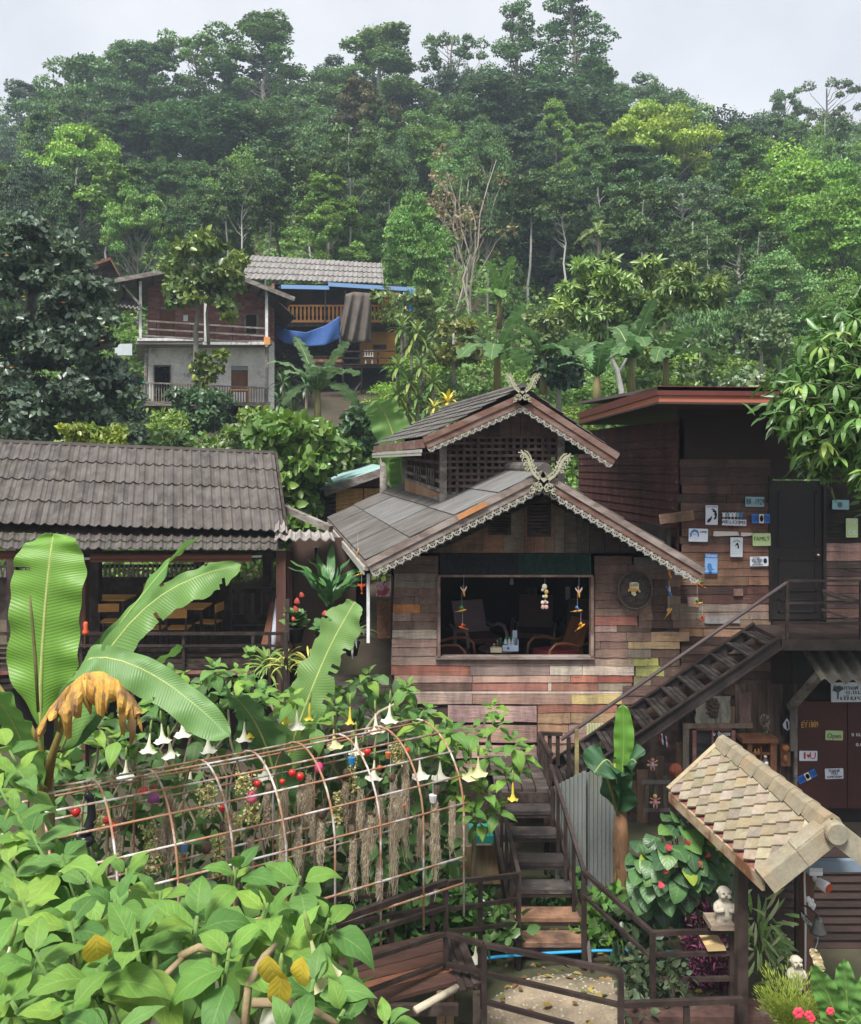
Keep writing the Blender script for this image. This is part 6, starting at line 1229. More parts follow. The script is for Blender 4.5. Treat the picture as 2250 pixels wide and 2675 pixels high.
# pale creepers with small round leaves
CREEP = [(790, 390, 470, 70, 'upper, right of the fourth hoop'), (650, 430, 560, 80, 'wide, left of the fourth hoop'), (820, 500, 580, 60, 'below the pink egg'), (430, 590, 780, 90, 'long, at the second hoop'), (760, 560, 640, 40, 'small, on the fourth hoop'), (515, 620, 700, 40, 'narrow, beside the dark moss'), (1385, 285, 360, 60, 'high, by the last hoops'), (690, 640, 800, 50, 'low, behind the near leaves'), (1210, 320, 460, 36, 'thin, under the blue pot'), (1150, 470, 600, 30, 'thin, right of the middle'), (230, 560, 620, 40, 'by the goose neck')]
rng = np.random.default_rng(55)
for cx, c0, c1, w, wh in CREEP:
    u, v0 = to_px(cx, c0); _, v1 = to_px(cx, c1); p, q = at_frame(u, v0), at_frame(u, v1); n_ = 150; rr = w * .68 / 2 / F * p.y
    a = rng.uniform(0, 6.28, n_); k = rng.random(n_); r_ = rr * np.sqrt(rng.random(n_)); C = np.c_[np.cos(a) * r_, np.sin(a) * r_ * .6, -k * (p.z - q.z)]
    st_ = MB()
    for i in range(7):
        x, y = rng.uniform(-rr, rr) * .7, rng.uniform(-rr, rr) * .4; st_.tube([Vector((x * .3, y * .3, 0)), Vector((x, y, -(p.z - q.z) * .5)), Vector((x * 1.2, y, -(p.z - q.z)))], .0025, 3, False)
    me = leaf_mesh('pale_creeper', C, rdir(n_) + np.array([0, 0, -.4]), rdir(n_), rng.uniform(.02, .042, n_), np.c_[rng.uniform(.7, 1.2, n_)] * np.array([[1, 1, 1]]), LEAF6, M_LEAF, st_)
    o = bpy.data.objects.new('pale_creeper', me); link(o, None, p); o.color = (.50, .46, .21, 1); tag(o, 'pale yellow leafed creeper, ' + wh, 'creeper', 'creepers in the arched frame')
# ---------------------------------------------------------------- little gate roof of diamond shingles
gt = thing('gate_shelter', 'small gate roof of cream diamond shingles on brown posts', 'gate roof', P(1935, 2610, 8.3))
M_SHIN = mk('cream_shingle', 'obj', col2=(.30, .22, .13), var=.35, ns=5, lo=.48, hi=.72, st=3, stc=(.17, .13, .085), rough=.8, bump=.2, fine=30)
gA, gB = P(1888, 1942, 9.85), P(2168, 2148, 7.62); gC, gD = P(1748, 2070, 9.6), P(1992, 2290, 7.6)
zr = (gA.z + gB.z) / 2; gA.z = gB.z = zr; ze = (gC.z + gD.z) / 2; gC.z = gD.z = ze
gn = (gB - gA).cross(gC - gA).normalized(); gn = gn if gn.z > 0 else -gn
gE, gF = gA + Vector((gA.x - gC.x, 0, gC.z - gA.z)), gB + Vector((gB.x - gD.x, 0, gD.z - gB.z))
for p, q, r_, s_, nm in ((gA, gB, gC, gD, 'roof_deck'), (gA, gB, gE, gF, 'roof_deck')):
    m = MB(); thick(m, bil(r_ - Z * .02, s_ - Z * .02, p - Z * .02, q - Z * .02), 1, 1, (0, 0, -.05)); m.build(nm, M_REDWOOD, gt)
def slope(c, d, a, b, left):
    f = bil(c, d, a, b); n_ = (d - c).cross(a - c).normalized(); n_ = n_ if n_.z > 0 else -n_
    ax, up = (d - c), (a - c)
    NC, NR = 10, 8; L, Hh = ax.length, up.length
    dm = MB(); 
    for j in range(NR):
        for i in range(NC + (j % 2)):
            s = (i + (.5 if j % 2 == 0 else 0)) / NC; t = (j + .75) / NR
            hw, hh = .5 / NC, 1.0 / NR
            cl = lambda x: min(1, max(0, x))
            pts = [(cl(s), cl(t - hh * .98)), (cl(s + hw * .98), cl(t)), (cl(s + hw * .5), cl(t + hh)), (cl(s - hw * .5), cl(t + hh)), (cl(s - hw * .98), cl(t))]
            lift = (.042, .028, .004, .004, .028)
            poly = [f(x, y) + n_ * l for (x, y), l in zip(pts, lift)]
            m = MB(); m.prism(poly, n_ * -.016); k = rnd.uniform(.72, 1.18)
            m.build('shingle', M_SHIN, gt, col=(.315 * k, .275 * k * rnd.uniform(.94, 1.04), .20 * k * rnd.uniform(.85, 1.1)))
slope(gC, gD, gA, gB, 1); slope(gE, gF, gA, gB, 0)
# ridge tiles, barge tiles, end disc
NRT = 7
for k in range(NRT):
    a, b = gA.lerp(gB, k / NRT), gA.lerp(gB, (k + 1.12) / NRT); m = MB(); rd = (b - a).normalized(); h = .085; w = .115; lift = Z * (.02 + .0)
    pr = [Vector((-w, 0, -.055)), Vector((-w * .5, 0, .045)), Vector((0, 0, .075)), Vector((w * .5, 0, .045)), Vector((w, 0, -.055)), Vector((w * .45, 0, .015)), Vector((0, 0, .04)), Vector((-w * .45, 0, .015))]
    A_ = [a + p * .92 + lift for p in pr]; B_ = [b + p * 1.12 + lift for p in pr]; b0 = len(m.v); m.v += [tuple(p) for p in A_ + B_]; n_ = 8
    m.f += [(i, (i + 1) % n_, n_ + (i + 1) % n_, n_ + i) for i in range(n_)] + [(0, 7, 6, 5, 4, 3, 2, 1), (8, 9, 10, 11, 12, 13, 14, 15)]
    k2 = rnd.uniform(.85, 1.08); m.build('ridge_tile', M_SHIN, gt, col=(.29 * k2, .25 * k2, .175 * k2))
dc = gB + Vector((0, -.16, -.03)); m = MB(); m.lathe([(.0, 0), (.09, 0), (.10, .02), (.10, .07), (.08, .09)], 20, dc, Y); m.build('ridge_end_cap', M_SHIN, gt, col=(.27, .26, .20))
for p, q in ((gD, gB), (gF, gB)):
    for k in range(2):
        a, b = p.lerp(q, k * .5), p.lerp(q, k * .5 + .53); a, b = a + Y * -.06, b + Y * -.06; m = MB(); t = (b - a).normalized(); n_ = t.cross(Y).normalized(); n_ = n_ if n_.z > 0 else -n_
        m.obox((a + b) / 2 + n_ * (.035 + .012 * k) + Y * .06, (b - a) / 2, Y * .09, n_ * .018); m.obox((a + b) / 2 - n_ * .035 - Y * (.02 + .006 * k), (b - a) / 2, Y * .014, n_ * .085); m.build('barge_tile', M_SHIN, gt, col=(.30, .27, .20))
m = MB(); m.beam(gC + Z * .02, gA + Z * .02, .06, .05); m.build('rear_verge', M_SHIN, gt, col=(.42, .34, .22))
m = MB(); m.beam(gC - Z * .06 + X * .01, gD - Z * .06 + X * .01, .03, .11); m.build('eave_board', mk('flaking_eave_board', (.44, .34, .22), col2=(.18, .08, .04), var=.3, ns=6, lo=.48, hi=.62), gt)
for u, v0, d, w, mt in ((1937, 2235, 8.35, .10, M_STEEL), (2108, 2230, 8.9, .105, mk('brown_post_wood', (.14, .075, .05), col2=(.2, .12, .085), var=.3, ns=4, sc=(4, 4, 1))), (2085, 2250, 9.3, .06, M_STEEL)):
    p = P(u, v0, d); m = MB(); m.box(p.x - w / 2, p.x + w / 2, d - w / 2, d + w / 2, 0, p.z); m.build('gate_post', mt, gt)
m = MB(); a, b = P(1990, 2260, 8.75), P(2330, 2260, 8.75); m.beam(a, b, .06, .115); m.build('cross_beam', flat('blue_grey_steel', (.17, .22, .27), .5), gt)
# security lamp with conduit
sc_ = thing('security_lamp', 'white security lamp on a junction box under the blue grey beam', 'lamp', P(2150, 2290, 8.8)); M_WPL = flat('white_plastic', (.75, .75, .75), .4)
m = MB(); pbox(m, 2116, 2150, 2268, 2288, 8.72, .12); m.build('junction_box', M_WPL, sc_)
m = MB(); m.tube([P(2128, 2288, 8.75), P(2129, 2298, 8.74), P(2136, 2304, 8.7)], .022, 8); m.build('bracket', M_WPL, sc_, True)
m = MB(); a, b = P(2134, 2302, 8.7), P(2163, 2320, 8.6); dr_ = (b - a).normalized(); m.lathe([(.03, 0), (.045, .02), (.055, .08), (.055, (b - a).length), (.04, (b - a).length + .01)], 12, a, dr_); m.build('lamp_head', M_WPL, sc_, True)
m = MB(); m.lathe([(.05, 0), (.05, .006)], 12, b + dr_ * .011, dr_); m.build('sensor_lens', flat('red_lens', (.5, .06, .02), .3), sc_)
m = MB(); m.tube([P(2113, 2270, 8.78), P(2103, 2276, 8.82), P(2102, 2300, 8.83), P(2105, 2400, 8.83), P(2104, 2570, 8.83)], .010, 7); o = m.build('conduit', M_WPL, None, True); tag(o, 'thin white cable conduit running down the brown gate post', 'conduit')
# welcome bell
wb = thing('welcome_bell', 'black arrow plate reading WELCOME with a hanging grey bell', 'bell', P(2130, 2440, 8.7))
m = MB(); m.beam(P(2092, 2384, 8.8), P(2125, 2424, 8.55), .006, .075); m.build('name_plate', M_INK, wb)
a, b = P(2094, 2384, 8.79), P(2126, 2424, 8.54); lettering(wb, 'WELCOME', (a + b) / 2 + Vector((-.012, -.012, 0)), .075, M_WHITE, (b - a).length * .85, (b - a), Z)
m = MB(); m.tube([P(2092, 2362, 8.8), P(2115, 2372, 8.6), P(2136, 2392, 8.5), P(2140, 2405, 8.5)], .009, 6); m.build('bracket', M_STEEL, wb)
m = MB(); m.lathe([(.006, .10), (.03, .095), (.045, .06), (.055, 0), (.078, -.04), (.082, -.055), (.06, -.05)], 16, P(2138, 2422, 8.5)); m.build('bell', mk('grey_bell_metal', (.17, .17, .155), rough=.45, metal=.7, var=.2), wb, True)
m = MB(); m.tube([P(2137, 2434, 8.5), P(2137, 2460, 8.5), P(2131, 2478, 8.5)], .004, 5); m.build('pull_cord', flat('cord', (.3, .26, .2)), wb)
m = MB()
for du, dv, r_ in ((2112, 2350, .028), (2122, 2354, .022), (2118, 2362, .026), (2126, 2366, .024), (2124, 2373, .02)): m.ell(P(du, dv, 8.6), (r_, r_ * .7, r_ * 1.2), 8, 6)
m.build('white_figure', M_WPL, wb, True)
# ---------------------------------------------------------------- plants with large leaves
def leaf_grid(L, W, shape, nu=8, fold=.18, droop=.35, wavy=.02, seed=0, smooth=True, ns=4, mat=None, tip=1.0):
    """one leaf along +x, normal +z: shape(t) is its half width"""
    r_ = random.Random(seed); vs, fs, uvs = [], [], []; ph = r_.uniform(0, 6)
    for i in range(nu + 1):
        t = i / nu; w = shape(t) * W / 2; x = L * (t - droop * .25 * t ** 3); z0 = -droop * L * .5 * t * t
        for j in range(-ns // 2, ns // 2 + 1):
            s = j / (ns / 2); z = z0 + abs(s) * w * fold * 2 - (s * s) * w * .25 + wavy * L * math.sin(t * 13 + ph + (1 if s > 0 else 2)) * abs(s) * (w / (W / 2 + 1e-6))
            vs.append((x, s * w, z)); uvs.append((t, s))
    k = ns + 1
    for i in range(nu):
        for j in range(ns): a = i * k + j; fs.append((a, a + k, a + k + 1, a + 1))
    me = bpy.data.meshes.new('leaf'); me.from_pydata(vs, [], fs); me.update()
    ul = me.uv_layers.new(name='UVMap')
    for lp in me.loops: ul.data[lp.index].uv = uvs[lp.vertex_index]
    me.polygons.foreach_set('use_smooth', [smooth] * len(me.polygons)); me.materials.append(mat or M_BRUG); return me
def leafmat(name, rough=.5, spec=.35, trans=.25, vein=8., depth=.16, shine=0):
    """leaf surface with a pale midrib and side veins from the leaf's own UV"""
    m = bpy.data.materials.new(name); m.use_nodes = True; n, l = m.node_tree.nodes, m.node_tree.links; b = n['Principled BSDF']
    b.inputs['Roughness'].default_value = rough; b.inputs['Specular IOR Level'].default_value = spec
    oi = n.new('ShaderNodeObjectInfo'); uv = n.new('ShaderNodeUVMap'); sp = n.new('ShaderNodeSeparateXYZ'); l.new(uv.outputs[0], sp.inputs[0])
    def math_(op, a, c, cl=False):
        x = n.new('ShaderNodeMath'); x.operation = op; x.use_clamp = cl
        for i, v in enumerate((a, c)):
            if v is None: continue
            if hasattr(v, 'links'): l.new(v, x.inputs[i])
            else: x.inputs[i].default_value = v
        return x.outputs[0]
    av = math_('ABSOLUTE', sp.outputs[1], None); rib = math_('SUBTRACT', 1., math_('MULTIPLY', av, 14.), True)
    ph = math_('MULTIPLY', math_('SUBTRACT', sp.outputs[0], math_('MULTIPLY', av, .28 if vein < 20 else .04)), vein * 6.283); sn = math_('SINE', ph, None); v2 = math_('POWER', math_('ADD', math_('MULTIPLY', sn, .5), .5), 6. if vein < 20 else 1.2)
    nz = n.new('ShaderNodeTexNoise'); nz.inputs['Scale'].default_value = 3.; nz.inputs['Detail'].default_value = 4; tc = n.new('ShaderNodeTexCoord'); l.new(tc.outputs['Object'], nz.inputs['Vector'])
    k = math_('ADD', math_('MULTIPLY', nz.outputs['Fac'], .55), .72); k = math_('ADD', k, math_('MULTIPLY', v2, depth)); 
    mx = n.new('ShaderNodeMixRGB'); mx.blend_type = 'MULTIPLY'; mx.inputs[0].default_value = 1; l.new(oi.outputs['Color'], mx.inputs[1]); l.new(k, mx.inputs[2])
    m2 = n.new('ShaderNodeMixRGB'); l.new(math_('MULTIPLY', rib, .55), m2.inputs[0]); l.new(mx.outputs[0], m2.inputs[1]); m3 = n.new('ShaderNodeMixRGB'); m3.blend_type = 'ADD'; m3.inputs[0].default_value = 1; l.new(oi.outputs['Color'], m3.inputs[1]); m3.inputs[2].default_value = (.16, .18, .06, 1); l.new(m3.outputs[0], m2.inputs[2])
    l.new(m2.outputs[0], b.inputs['Base Color'])
    bp = n.new('ShaderNodeBump'); bp.inputs['Strength'].default_value = .2; bp.inputs['Distance'].default_value = .01; l.new(math_('SUBTRACT', 0., v2), bp.inputs['Height']); l.new(bp.outputs[0], b.inputs['Normal'])
    t = n.new('ShaderNodeBsdfTranslucent'); ms = n.new('ShaderNodeMixShader'); ms.inputs[0].default_value = trans; l.new(m2.outputs[0], t.inputs['Color']); l.new(b.outputs[0], ms.inputs[1]); l.new(t.outputs[0], ms.inputs[2]); l.new(ms.outputs[0], n['Material Output'].inputs['Surface']); return m
M_BRUG = leafmat('soft_green_leaf', .55, .28, .32, 7, .09); M_BAN = leafmat('banana_leaf', .42, .35, .38, 80, .10); M_WAXY = leafmat('waxy_leaf', .4, .42, .15, 6, .10)
ovate = lambda t: max(0.015, math.sin(math.pi * min(1, t ** .74))) ** 1.1 * (1 - .28 * t) * 1.1
lance = lambda t: max(.02, math.sin(math.pi * t ** .85)) ** .8
hearty = lambda t: max(.02, (min(1, t / .12) ** .6) * max(0., math.cos(max(0, (t - .12) / .88) * 1.5708)) ** .75)
BRUG = [leaf_grid(1, .40 + .035 * i, ovate, 10, .2, .3 + .16 * i, .03, i) for i in range(6)]
MANGO = [leaf_grid(1, .23, lance, 6, .2, .5 + .2 * i, .02, i + 20, ns=2, mat=M_WAXY) for i in range(3)]
HEART = [leaf_grid(1, .80, hearty, 8, .12, .35 + .15 * i, .02, i + 30, mat=M_WAXY) for i in range(3)]
STRAP = [leaf_grid(1, .12, lance, 8, .2, .6 + .35 * i, .01, i + 40, ns=2, mat=M_WAXY) for i in range(3)]
def orient(c, d, n_, s):
    d = Vector(d).normalized(); n_ = Vector(n_); n_ = (n_ - d * n_.dot(d)).normalized(); b = n_.cross(d); return frame(c, d * s, b * s, n_ * s)
GREEN_L = [(.150, .285, .054), (.172, .312, .060), (.122, .252, .052), (.21, .345, .058), (.085, .195, .046), (.14, .275, .072)]
COUNT = {}
def put_leaf(parent, meshes, c, d, n_, s, col):
    k = rnd.uniform(.86, 1.14); return inst('leaf', rnd.choice(meshes), parent, orient(c, d, n_, s), tuple(x * k for x in col))
def shoot(parent, p, size, n_leaf, cols, spread=1., up=.45, meshes=None, lean=Vector((0, 0, 0))):
    a0 = rnd.uniform(0, 6.28)
    for k in range(n_leaf):
        t = k / max(1, n_leaf - 1); a = a0 + k * 2.4; el = lerp(1.15, -.45, t ** .8) * spread + rnd.uniform(-.2, .2)
        d = Vector((math.cos(a) * math.cos(el), math.sin(a) * math.cos(el), math.sin(el))) + lean; s = size * lerp(.5, 1.05, min(1, t * 1.4)) * rnd.uniform(.85, 1.15)
        put_leaf(parent, meshes or BRUG, p + Vector((math.cos(a), math.sin(a), 0)) * size * .08 - Z * (t * size * .45), d, Vector((-d.x * .3, -d.y * .3, 1.)) + Vector((0, -.25, 0)), s, rnd.choice(cols))
def trumpet(parent, p, L, col, tilt=0.):
    flare = .62 if col == YEL_F else 1.; L = L * (.85 if col == YEL_F else .92)
    """angel trumpet hanging down from p: green tube, flared corolla with five points"""
    ax = Vector((math.sin(tilt), rnd.uniform(-.12, .12), -math.cos(tilt))).normalized(); a = ax.cross(Y).normalized(); b = ax.cross(a); m = MB(); n_ = 30
    prof = [(.018, .30), (.028, .42), (.045, .58), (.075, .74), (.14, .86), (.235, .94), (.31, .955)]; base = len(m.v)
    for i, (r_, h) in enumerate(prof):
        for k in range(n_):
            g = 6.283 * k / n_; pt = 1 + (.13 * max(0, i - 4) * .5) * (max(0, math.cos(2.5 * g)) ** 8 + max(0, -math.cos(2.5 * g)) ** 8 - .3); dz = -.03 * max(0, i - 5) * math.cos(5 * g)
            m.v.append(tuple(p + ax * L * (h + dz) + (a * math.cos(g) + b * math.sin(g)) * r_ * L * pt * (flare if i > 2 else 1)))
    for i in range(len(prof) - 1):
        for k in range(n_): k2 = (k + 1) % n_; m.f.append((base + i * n_ + k, base + i * n_ + k2, base + (i + 1) * n_ + k2, base + (i + 1) * n_ + k))
    fl = m.build('flower', mk('petal', 'obj', var=.12, ns=8, rough=.55, spec=.2, trans=.35, bump=0, fine=0), parent, True, col)
    c = MB(); c.tube([p - ax * L * .12, p, p + ax * L * .12, p + ax * L * .32], [.008 * L * 2, .02 * L * 2, .022 * L * 2, .016 * L * 2], 8); c.build('calyx', mk('calyx_leaf_green', (.19, .27, .07)), fl, True); return fl
WHITE_F, YEL_F, CREAM_F = (.78, .76, .68), (.72, .58, .09), (.70, .68, .40)
def branch(parent, pts, r0, r1, col=(.30, .25, .16), name='branch'):
    m = MB(); n_ = len(pts); m.tube(pts, [lerp(r0, r1, i / (n_ - 1)) for i in range(n_)], 7); return m.build(name, mk('stem_bark', 'obj', var=.35, ns=9, rough=.85, bump=.3), parent, True, col)
# --- near bush at the bottom left
rnd.seed(71)
nb = thing('angel_trumpet_bush', 'near angel trumpet bush with big soft leaves filling the lower left corner', 'bush', P(400, 2675, 3.2))
top = [(0, 2120), (90, 2080), (180, 2150), (260, 2230), (380, 2290), (500, 2300), (620, 2250), (700, 2290), (800, 2270), (880, 2330), (930, 2480), (1080, 2640)]
def vtop(u): return float(np.interp(u, [a for a, b in top], [b for a, b in top]))
NSH = [(184, 2400, 3.3, .21), (300, 2350, 3.5, .20), (515, 2395, 3.2, .21), (622, 2262, 3.5, .17), (785, 2290, 3.6, .18), (700, 2360, 3.3, .19), (420, 2330, 3.6, .19), (60, 2350, 3.5, .2), (80, 2170, 4.2, .21), (20, 2250, 4.0, .2), (160, 2230, 4.0, .2), (230, 2290, 3.8, .19), (350, 2440, 3.0, .2), (90, 2480, 3.0, .2), (250, 2520, 2.9, .2), (600, 2480, 3.0, .19), (760, 2440, 3.2, .19), (860, 2400, 3.5, .17), (820, 2560, 3.0, .17), (180, 2620, 2.7, .19), (20, 2600, 2.8, .19), (900, 2640, 2.9, .16), (1010, 2670, 3.0, .16), (290, 2680, 2.6, .18), (760, 2690, 2.7, .17), (480, 2460, 3.3, .2), (330, 2270, 4.2, .18), (110, 2290, 4.0, .19), (20, 1950, 5.2, .25), (50, 2010, 5.0, .25), (0, 2060, 4.8, .24), (40, 2120, 4.5, .23), (0, 2180, 4.3, .22)]
for u, v, d, s in NSH:
    p = P(u, v, d); shoot(nb, p, s * rnd.uniform(1.05, 1.5), rnd.choice([6, 7, 8]), GREEN_L); e = P(lerp(u, 480, .35), v + 330, d + .1); branch(nb, [p, p.lerp(e, .5) + Vector((rnd.uniform(-.04, .04), 0, .02)), e], .007, .008, (.15, .25, .07))
n = 330; C = np.zeros((n, 3))
for i in range(n):
    u = rng.uniform(-20, 900); v = rng.uniform(vtop(u) + 110, 2720); C[i] = P(u, v, rng.uniform(3.7, 4.7) + max(0, 2400 - v) * .002)
o = inst('inner_foliage', leaf_mesh('inner_foliage', C, rdir(n) + np.array([0, 0, -.4]), rdir(n) + np.array([0, -.4, 1.]), rng.uniform(.15, .25, n), rng.uniform(.7, 1.2, (n, 1)) * np.ones((1, 3)), LEAF6), nb, Matrix.Identity(4), (.12, .235, .05)); o['kind'] = 'stuff'
for u, v, d, s in ((700, 2555, 2.8, .22), (735, 2600, 2.8, .2), (790, 2560, 2.8, .17), (250, 2500, 2.9, .2)):
    put_leaf(nb, BRUG, P(u, v - 60, d), (rnd.uniform(-.4, .4), -.1, -1), (rnd.uniform(-.5, .5), -1, .3), s * .85, (.46, .36, .04))
for pts in ([(470, 2500, 3.1), (520, 2475, 3.1), (560, 2482, 3.1), (640, 2460, 3.2)], [(640, 2675, 2.9), (650, 2570, 2.95), (690, 2500, 3.0), (720, 2470, 3.1)], [(660, 2620, 2.9), (760, 2620, 2.9), (820, 2640, 2.9), (880, 2675, 2.9)], [(380, 2675, 3.), (420, 2560, 3.), (480, 2500, 3.1)]): branch(nb, [P(*q) for q in pts], .016, .011, (.30, .23, .13))
for u, v, d, L, c in ((40, 2420, 3.1, .24, WHITE_F), (405, 2500, 3.05, .26, WHITE_F), (560, 2500, 3.0, .26, WHITE_F), (735, 2510, 3.0, .24, WHITE_F), (800, 2400, 3.1, .27, CREAM_F), (20, 2130, 4.4, .3, WHITE_F)): trumpet(nb, P(u, v, d), L, c, rnd.uniform(-.25, .25))
# --- middle bush behind the arched frame
rnd.seed(72)
mb_ = thing('angel_trumpet_bush', 'long angel trumpet hedge with white and yellow trumpets behind the arched frame', 'bush', P(700, 2300, 9.8))
mtop = [(120, 1960), (250, 1860), (400, 1800), (450, 1735), (560, 1720), (640, 1740), (740, 1800), (850, 1770), (960, 1740), (1060, 1770), (1120, 1830), (1180, 1880)]
for i in range(46):
    u = rnd.uniform(130, 1150); vt = float(np.interp(u, [a for a, b in mtop], [b for a, b in mtop])); v = vt + abs(rnd.gauss(0, 1)) * 85 + 10; d = rnd.uniform(9.0, 10.6) - (v - vt) * .0015
    if v > 2140: continue
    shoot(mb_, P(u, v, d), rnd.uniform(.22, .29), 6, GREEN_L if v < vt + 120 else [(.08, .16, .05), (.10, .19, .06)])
for u, vt in mtop: shoot(mb_, P(u, vt + 18, 9.6), .26, 7, GREEN_L)
FL = [(640, 1860, 'w'), (655, 1858, 'y'), (745, 1822, 'y'), (778, 1830, 'w'), (812, 1812, 'y'), (915, 1822, 'y'), (980, 1838, 'w'), (1020, 1812, 'w'), (930, 1895, 'w'), (545, 1890, 'w'), (420, 1865, 'w'), (475, 1850, 'w'), (395, 1890, 'w'), (870, 1880, 'c'), (440, 1905, 'w'), (330, 1960, 'w'), (500, 1980, 'w'), (690, 1960, 'w'), (1095, 1960, 'w'), (980, 1960, 'w')]
for u, v, c in FL: trumpet(mb_, P(u, v, 9.05), .33, {'w': WHITE_F, 'y': YEL_F, 'c': CREAM_F}[c], rnd.uniform(-.08, .08))
for i in range(26):
    u = rnd.uniform(200, 1150); p = P(u, rnd.uniform(1830, 1960), 9.8); branch(mb_, [p, p + Vector((rnd.uniform(-.3, .3), .05, -.35)), p + Vector((rnd.uniform(-.4, .4), .1, -1.2)), Vector((p.x + rnd.uniform(-.4, .4), 10, .2))], .012, .022, (.28, .24, .16))
pts = [P(1030, 1840, 9.2), P(990, 1860, 9.2), P(960, 1900, 9.2), P(940, 1960, 9.3), P(900, 2050, 9.4)]; branch(mb_, pts, .014, .02, (.36, .32, .2))
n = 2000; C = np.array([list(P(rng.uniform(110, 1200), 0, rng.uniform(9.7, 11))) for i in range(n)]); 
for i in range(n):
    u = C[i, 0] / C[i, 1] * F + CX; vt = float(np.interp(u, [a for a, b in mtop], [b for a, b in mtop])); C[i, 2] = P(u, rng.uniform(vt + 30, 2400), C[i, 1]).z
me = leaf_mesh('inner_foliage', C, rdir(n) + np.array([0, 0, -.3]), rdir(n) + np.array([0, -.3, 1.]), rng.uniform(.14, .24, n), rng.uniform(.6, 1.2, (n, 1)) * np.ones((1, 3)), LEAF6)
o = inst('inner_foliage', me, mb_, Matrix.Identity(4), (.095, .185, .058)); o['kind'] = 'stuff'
# --- bush right of the frame, in front of the deck
rb = thing('angel_trumpet_bush', 'angel trumpet bush with one yellow trumpet between frame and timber stair', 'bush', P(1260, 2250, 10))
for u, v, d, s in ((1300, 1880, 10.2, .27), (1240, 1900, 10.2, .27), (1190, 1930, 10, .27), (1340, 1930, 10.1, .27), (1280, 1960, 9.9, .28), (1370, 1960, 10.3, .24), (1220, 1990, 9.8, .28), (1320, 2010, 9.9, .27), (1270, 2060, 9.8, .27), (1230, 2110, 9.7, .26), (1300, 2100, 9.9, .24), (1200, 2060, 9.9, .26), (1255, 2140, 9.9, .22), (1160, 1900, 10.3, .26), (1290, 1840, 10.4, .25), (1360, 2000, 10.3, .22)): shoot(rb, P(u, v, d), s, 8, GREEN_L)
for u, v, c in ((1340, 2020, YEL_F), (1230, 1960, CREAM_F), (1150, 1960, WHITE_F), (1250, 1950, CREAM_F)): trumpet(rb, P(u, v, 9.6), .36, c)
branch(rb, [P(1280, 1930, 10.1), P(1250, 2050, 10.1), P(1240, 2180, 10.1), P(1230, 2420, 10.1)], .018, .03, (.22, .18, .12))
# fallen flower behind the boulder
ff_ = thing('fallen_flower', 'wilted white trumpet flower lying behind the bench', 'flower', P(1240, 2510, 9.4)); trumpet(ff_, P(1243, 2448, 9.4), .3, WHITE_F)
# --- banana leaves
def banana_leaf(parent, mid, W, side, col, name='leaf', fold=.25, rag=0., seed=0, one=0, mat=None, prof=None):
    """mid: points of the midrib; side: rough direction of the blade's width"""
    r_ = random.Random(seed); P_ = [Vector(p) for p in mid]; n_ = 60
    def cr(t):
        k = t * (len(P_) - 1); i = min(int(k), len(P_) - 2); f_ = k - i; a, b = P_[i], P_[i + 1]; pa = P_[max(0, i - 1)]; pb = P_[min(len(P_) - 1, i + 2)]
        return .5 * ((2 * a) + (b - pa) * f_ + (2 * pa - 5 * a + 4 * b - pb) * f_ ** 2 + (3 * a - pa - 3 * b + pb) * f_ ** 3)
    side = Vector(side).normalized(); vs, fs, uv = [], [], []; ns = 8; ph = [r_.uniform(0, 6) for _ in range(4)]
    for i in range(n_ + 1):
        t = i / n_; c = cr(t); tg = (cr(min(1, t + .02)) - cr(max(0, t - .02))).normalized(); s = (side - tg * side.dot(tg)).normalized(); nm = s.cross(tg)
        w = W / 2 * (prof(t) if prof else max(.03, min(1, t / .13) ** .7 * max(0., 1 - max(0, (t - .72) / .28) ** 2.2) ** .6))
        for j in range(-ns // 2, ns // 2 + 1):
            q = j / (ns / 2); ww = w * ((1 if q > 0 else 1 - .8 * abs(one)) if one >= 0 else (1 if q < 0 else 1 - .8 * abs(one)))
            rg = 1 - rag * max(0, math.sin(t * 60 + ph[0] + q)) * abs(q) - .06 * math.sin(t * 19 + ph[1]) * abs(q)
            vs.append(tuple(c + s * (q * ww * rg) + nm * (abs(q) * ww * fold - q * q * ww * .12 + .06 * W * math.sin(t * 23 + ph[2] + 2 * q) * abs(q) + .035 * W * math.sin(t * 51 + ph[3]) * abs(q)))); uv.append((t, q))
    k = ns + 1
    for i in range(n_):
        for j in range(ns):
            if rag > .3 and abs(j - ns / 2 + .5) > 1.5 and r_.random() < .10: continue
            if j == 0: cut = [r_.random() < .012 + rag * .25, r_.random() < .012 + rag * .25, r_.choice([1, 2])] if 8 < i < 56 else [0, 0, 0]
            if (cut[0] and j < cut[2]) or (cut[1] and j >= ns - cut[2]): continue
            a = i * k + j; fs.append((a, a + k, a + k + 1, a + 1))
    me = bpy.data.meshes.new(name); o_ = ORG[parent.name]; me.from_pydata([tuple(Vector(v) - o_) for v in vs], [], fs); me.update(); ul = me.uv_layers.new(name='UVMap')
    for lp in me.loops: ul.data[lp.index].uv = uv[lp.vertex_index]
    me.polygons.foreach_set('use_smooth', [True] * len(me.polygons)); me.materials.append(mat or M_BAN); o = bpy.data.objects.new(name, me); link(o, parent); o.color = (*col, 1)
    m = MB(); m.tube([cr(i / 12) - (side.cross((P_[-1] - P_[0]).normalized()) * .004) for i in range(13)], [lerp(.018, .004, i / 12) * (W / .5) for i in range(13)], 6); m.build('midrib', mk('banana_midrib', (.36, .42, .14), var=.2), o, True); return o
BG1, BG2, BG3 = (.175, .350, .060), (.13, .285, .060), (.165, .31, .085)
bp = thing('banana_plant', 'large banana plant with one broad upright leaf before the pavilion', 'banana plant', P(110, 2300, 7.2))
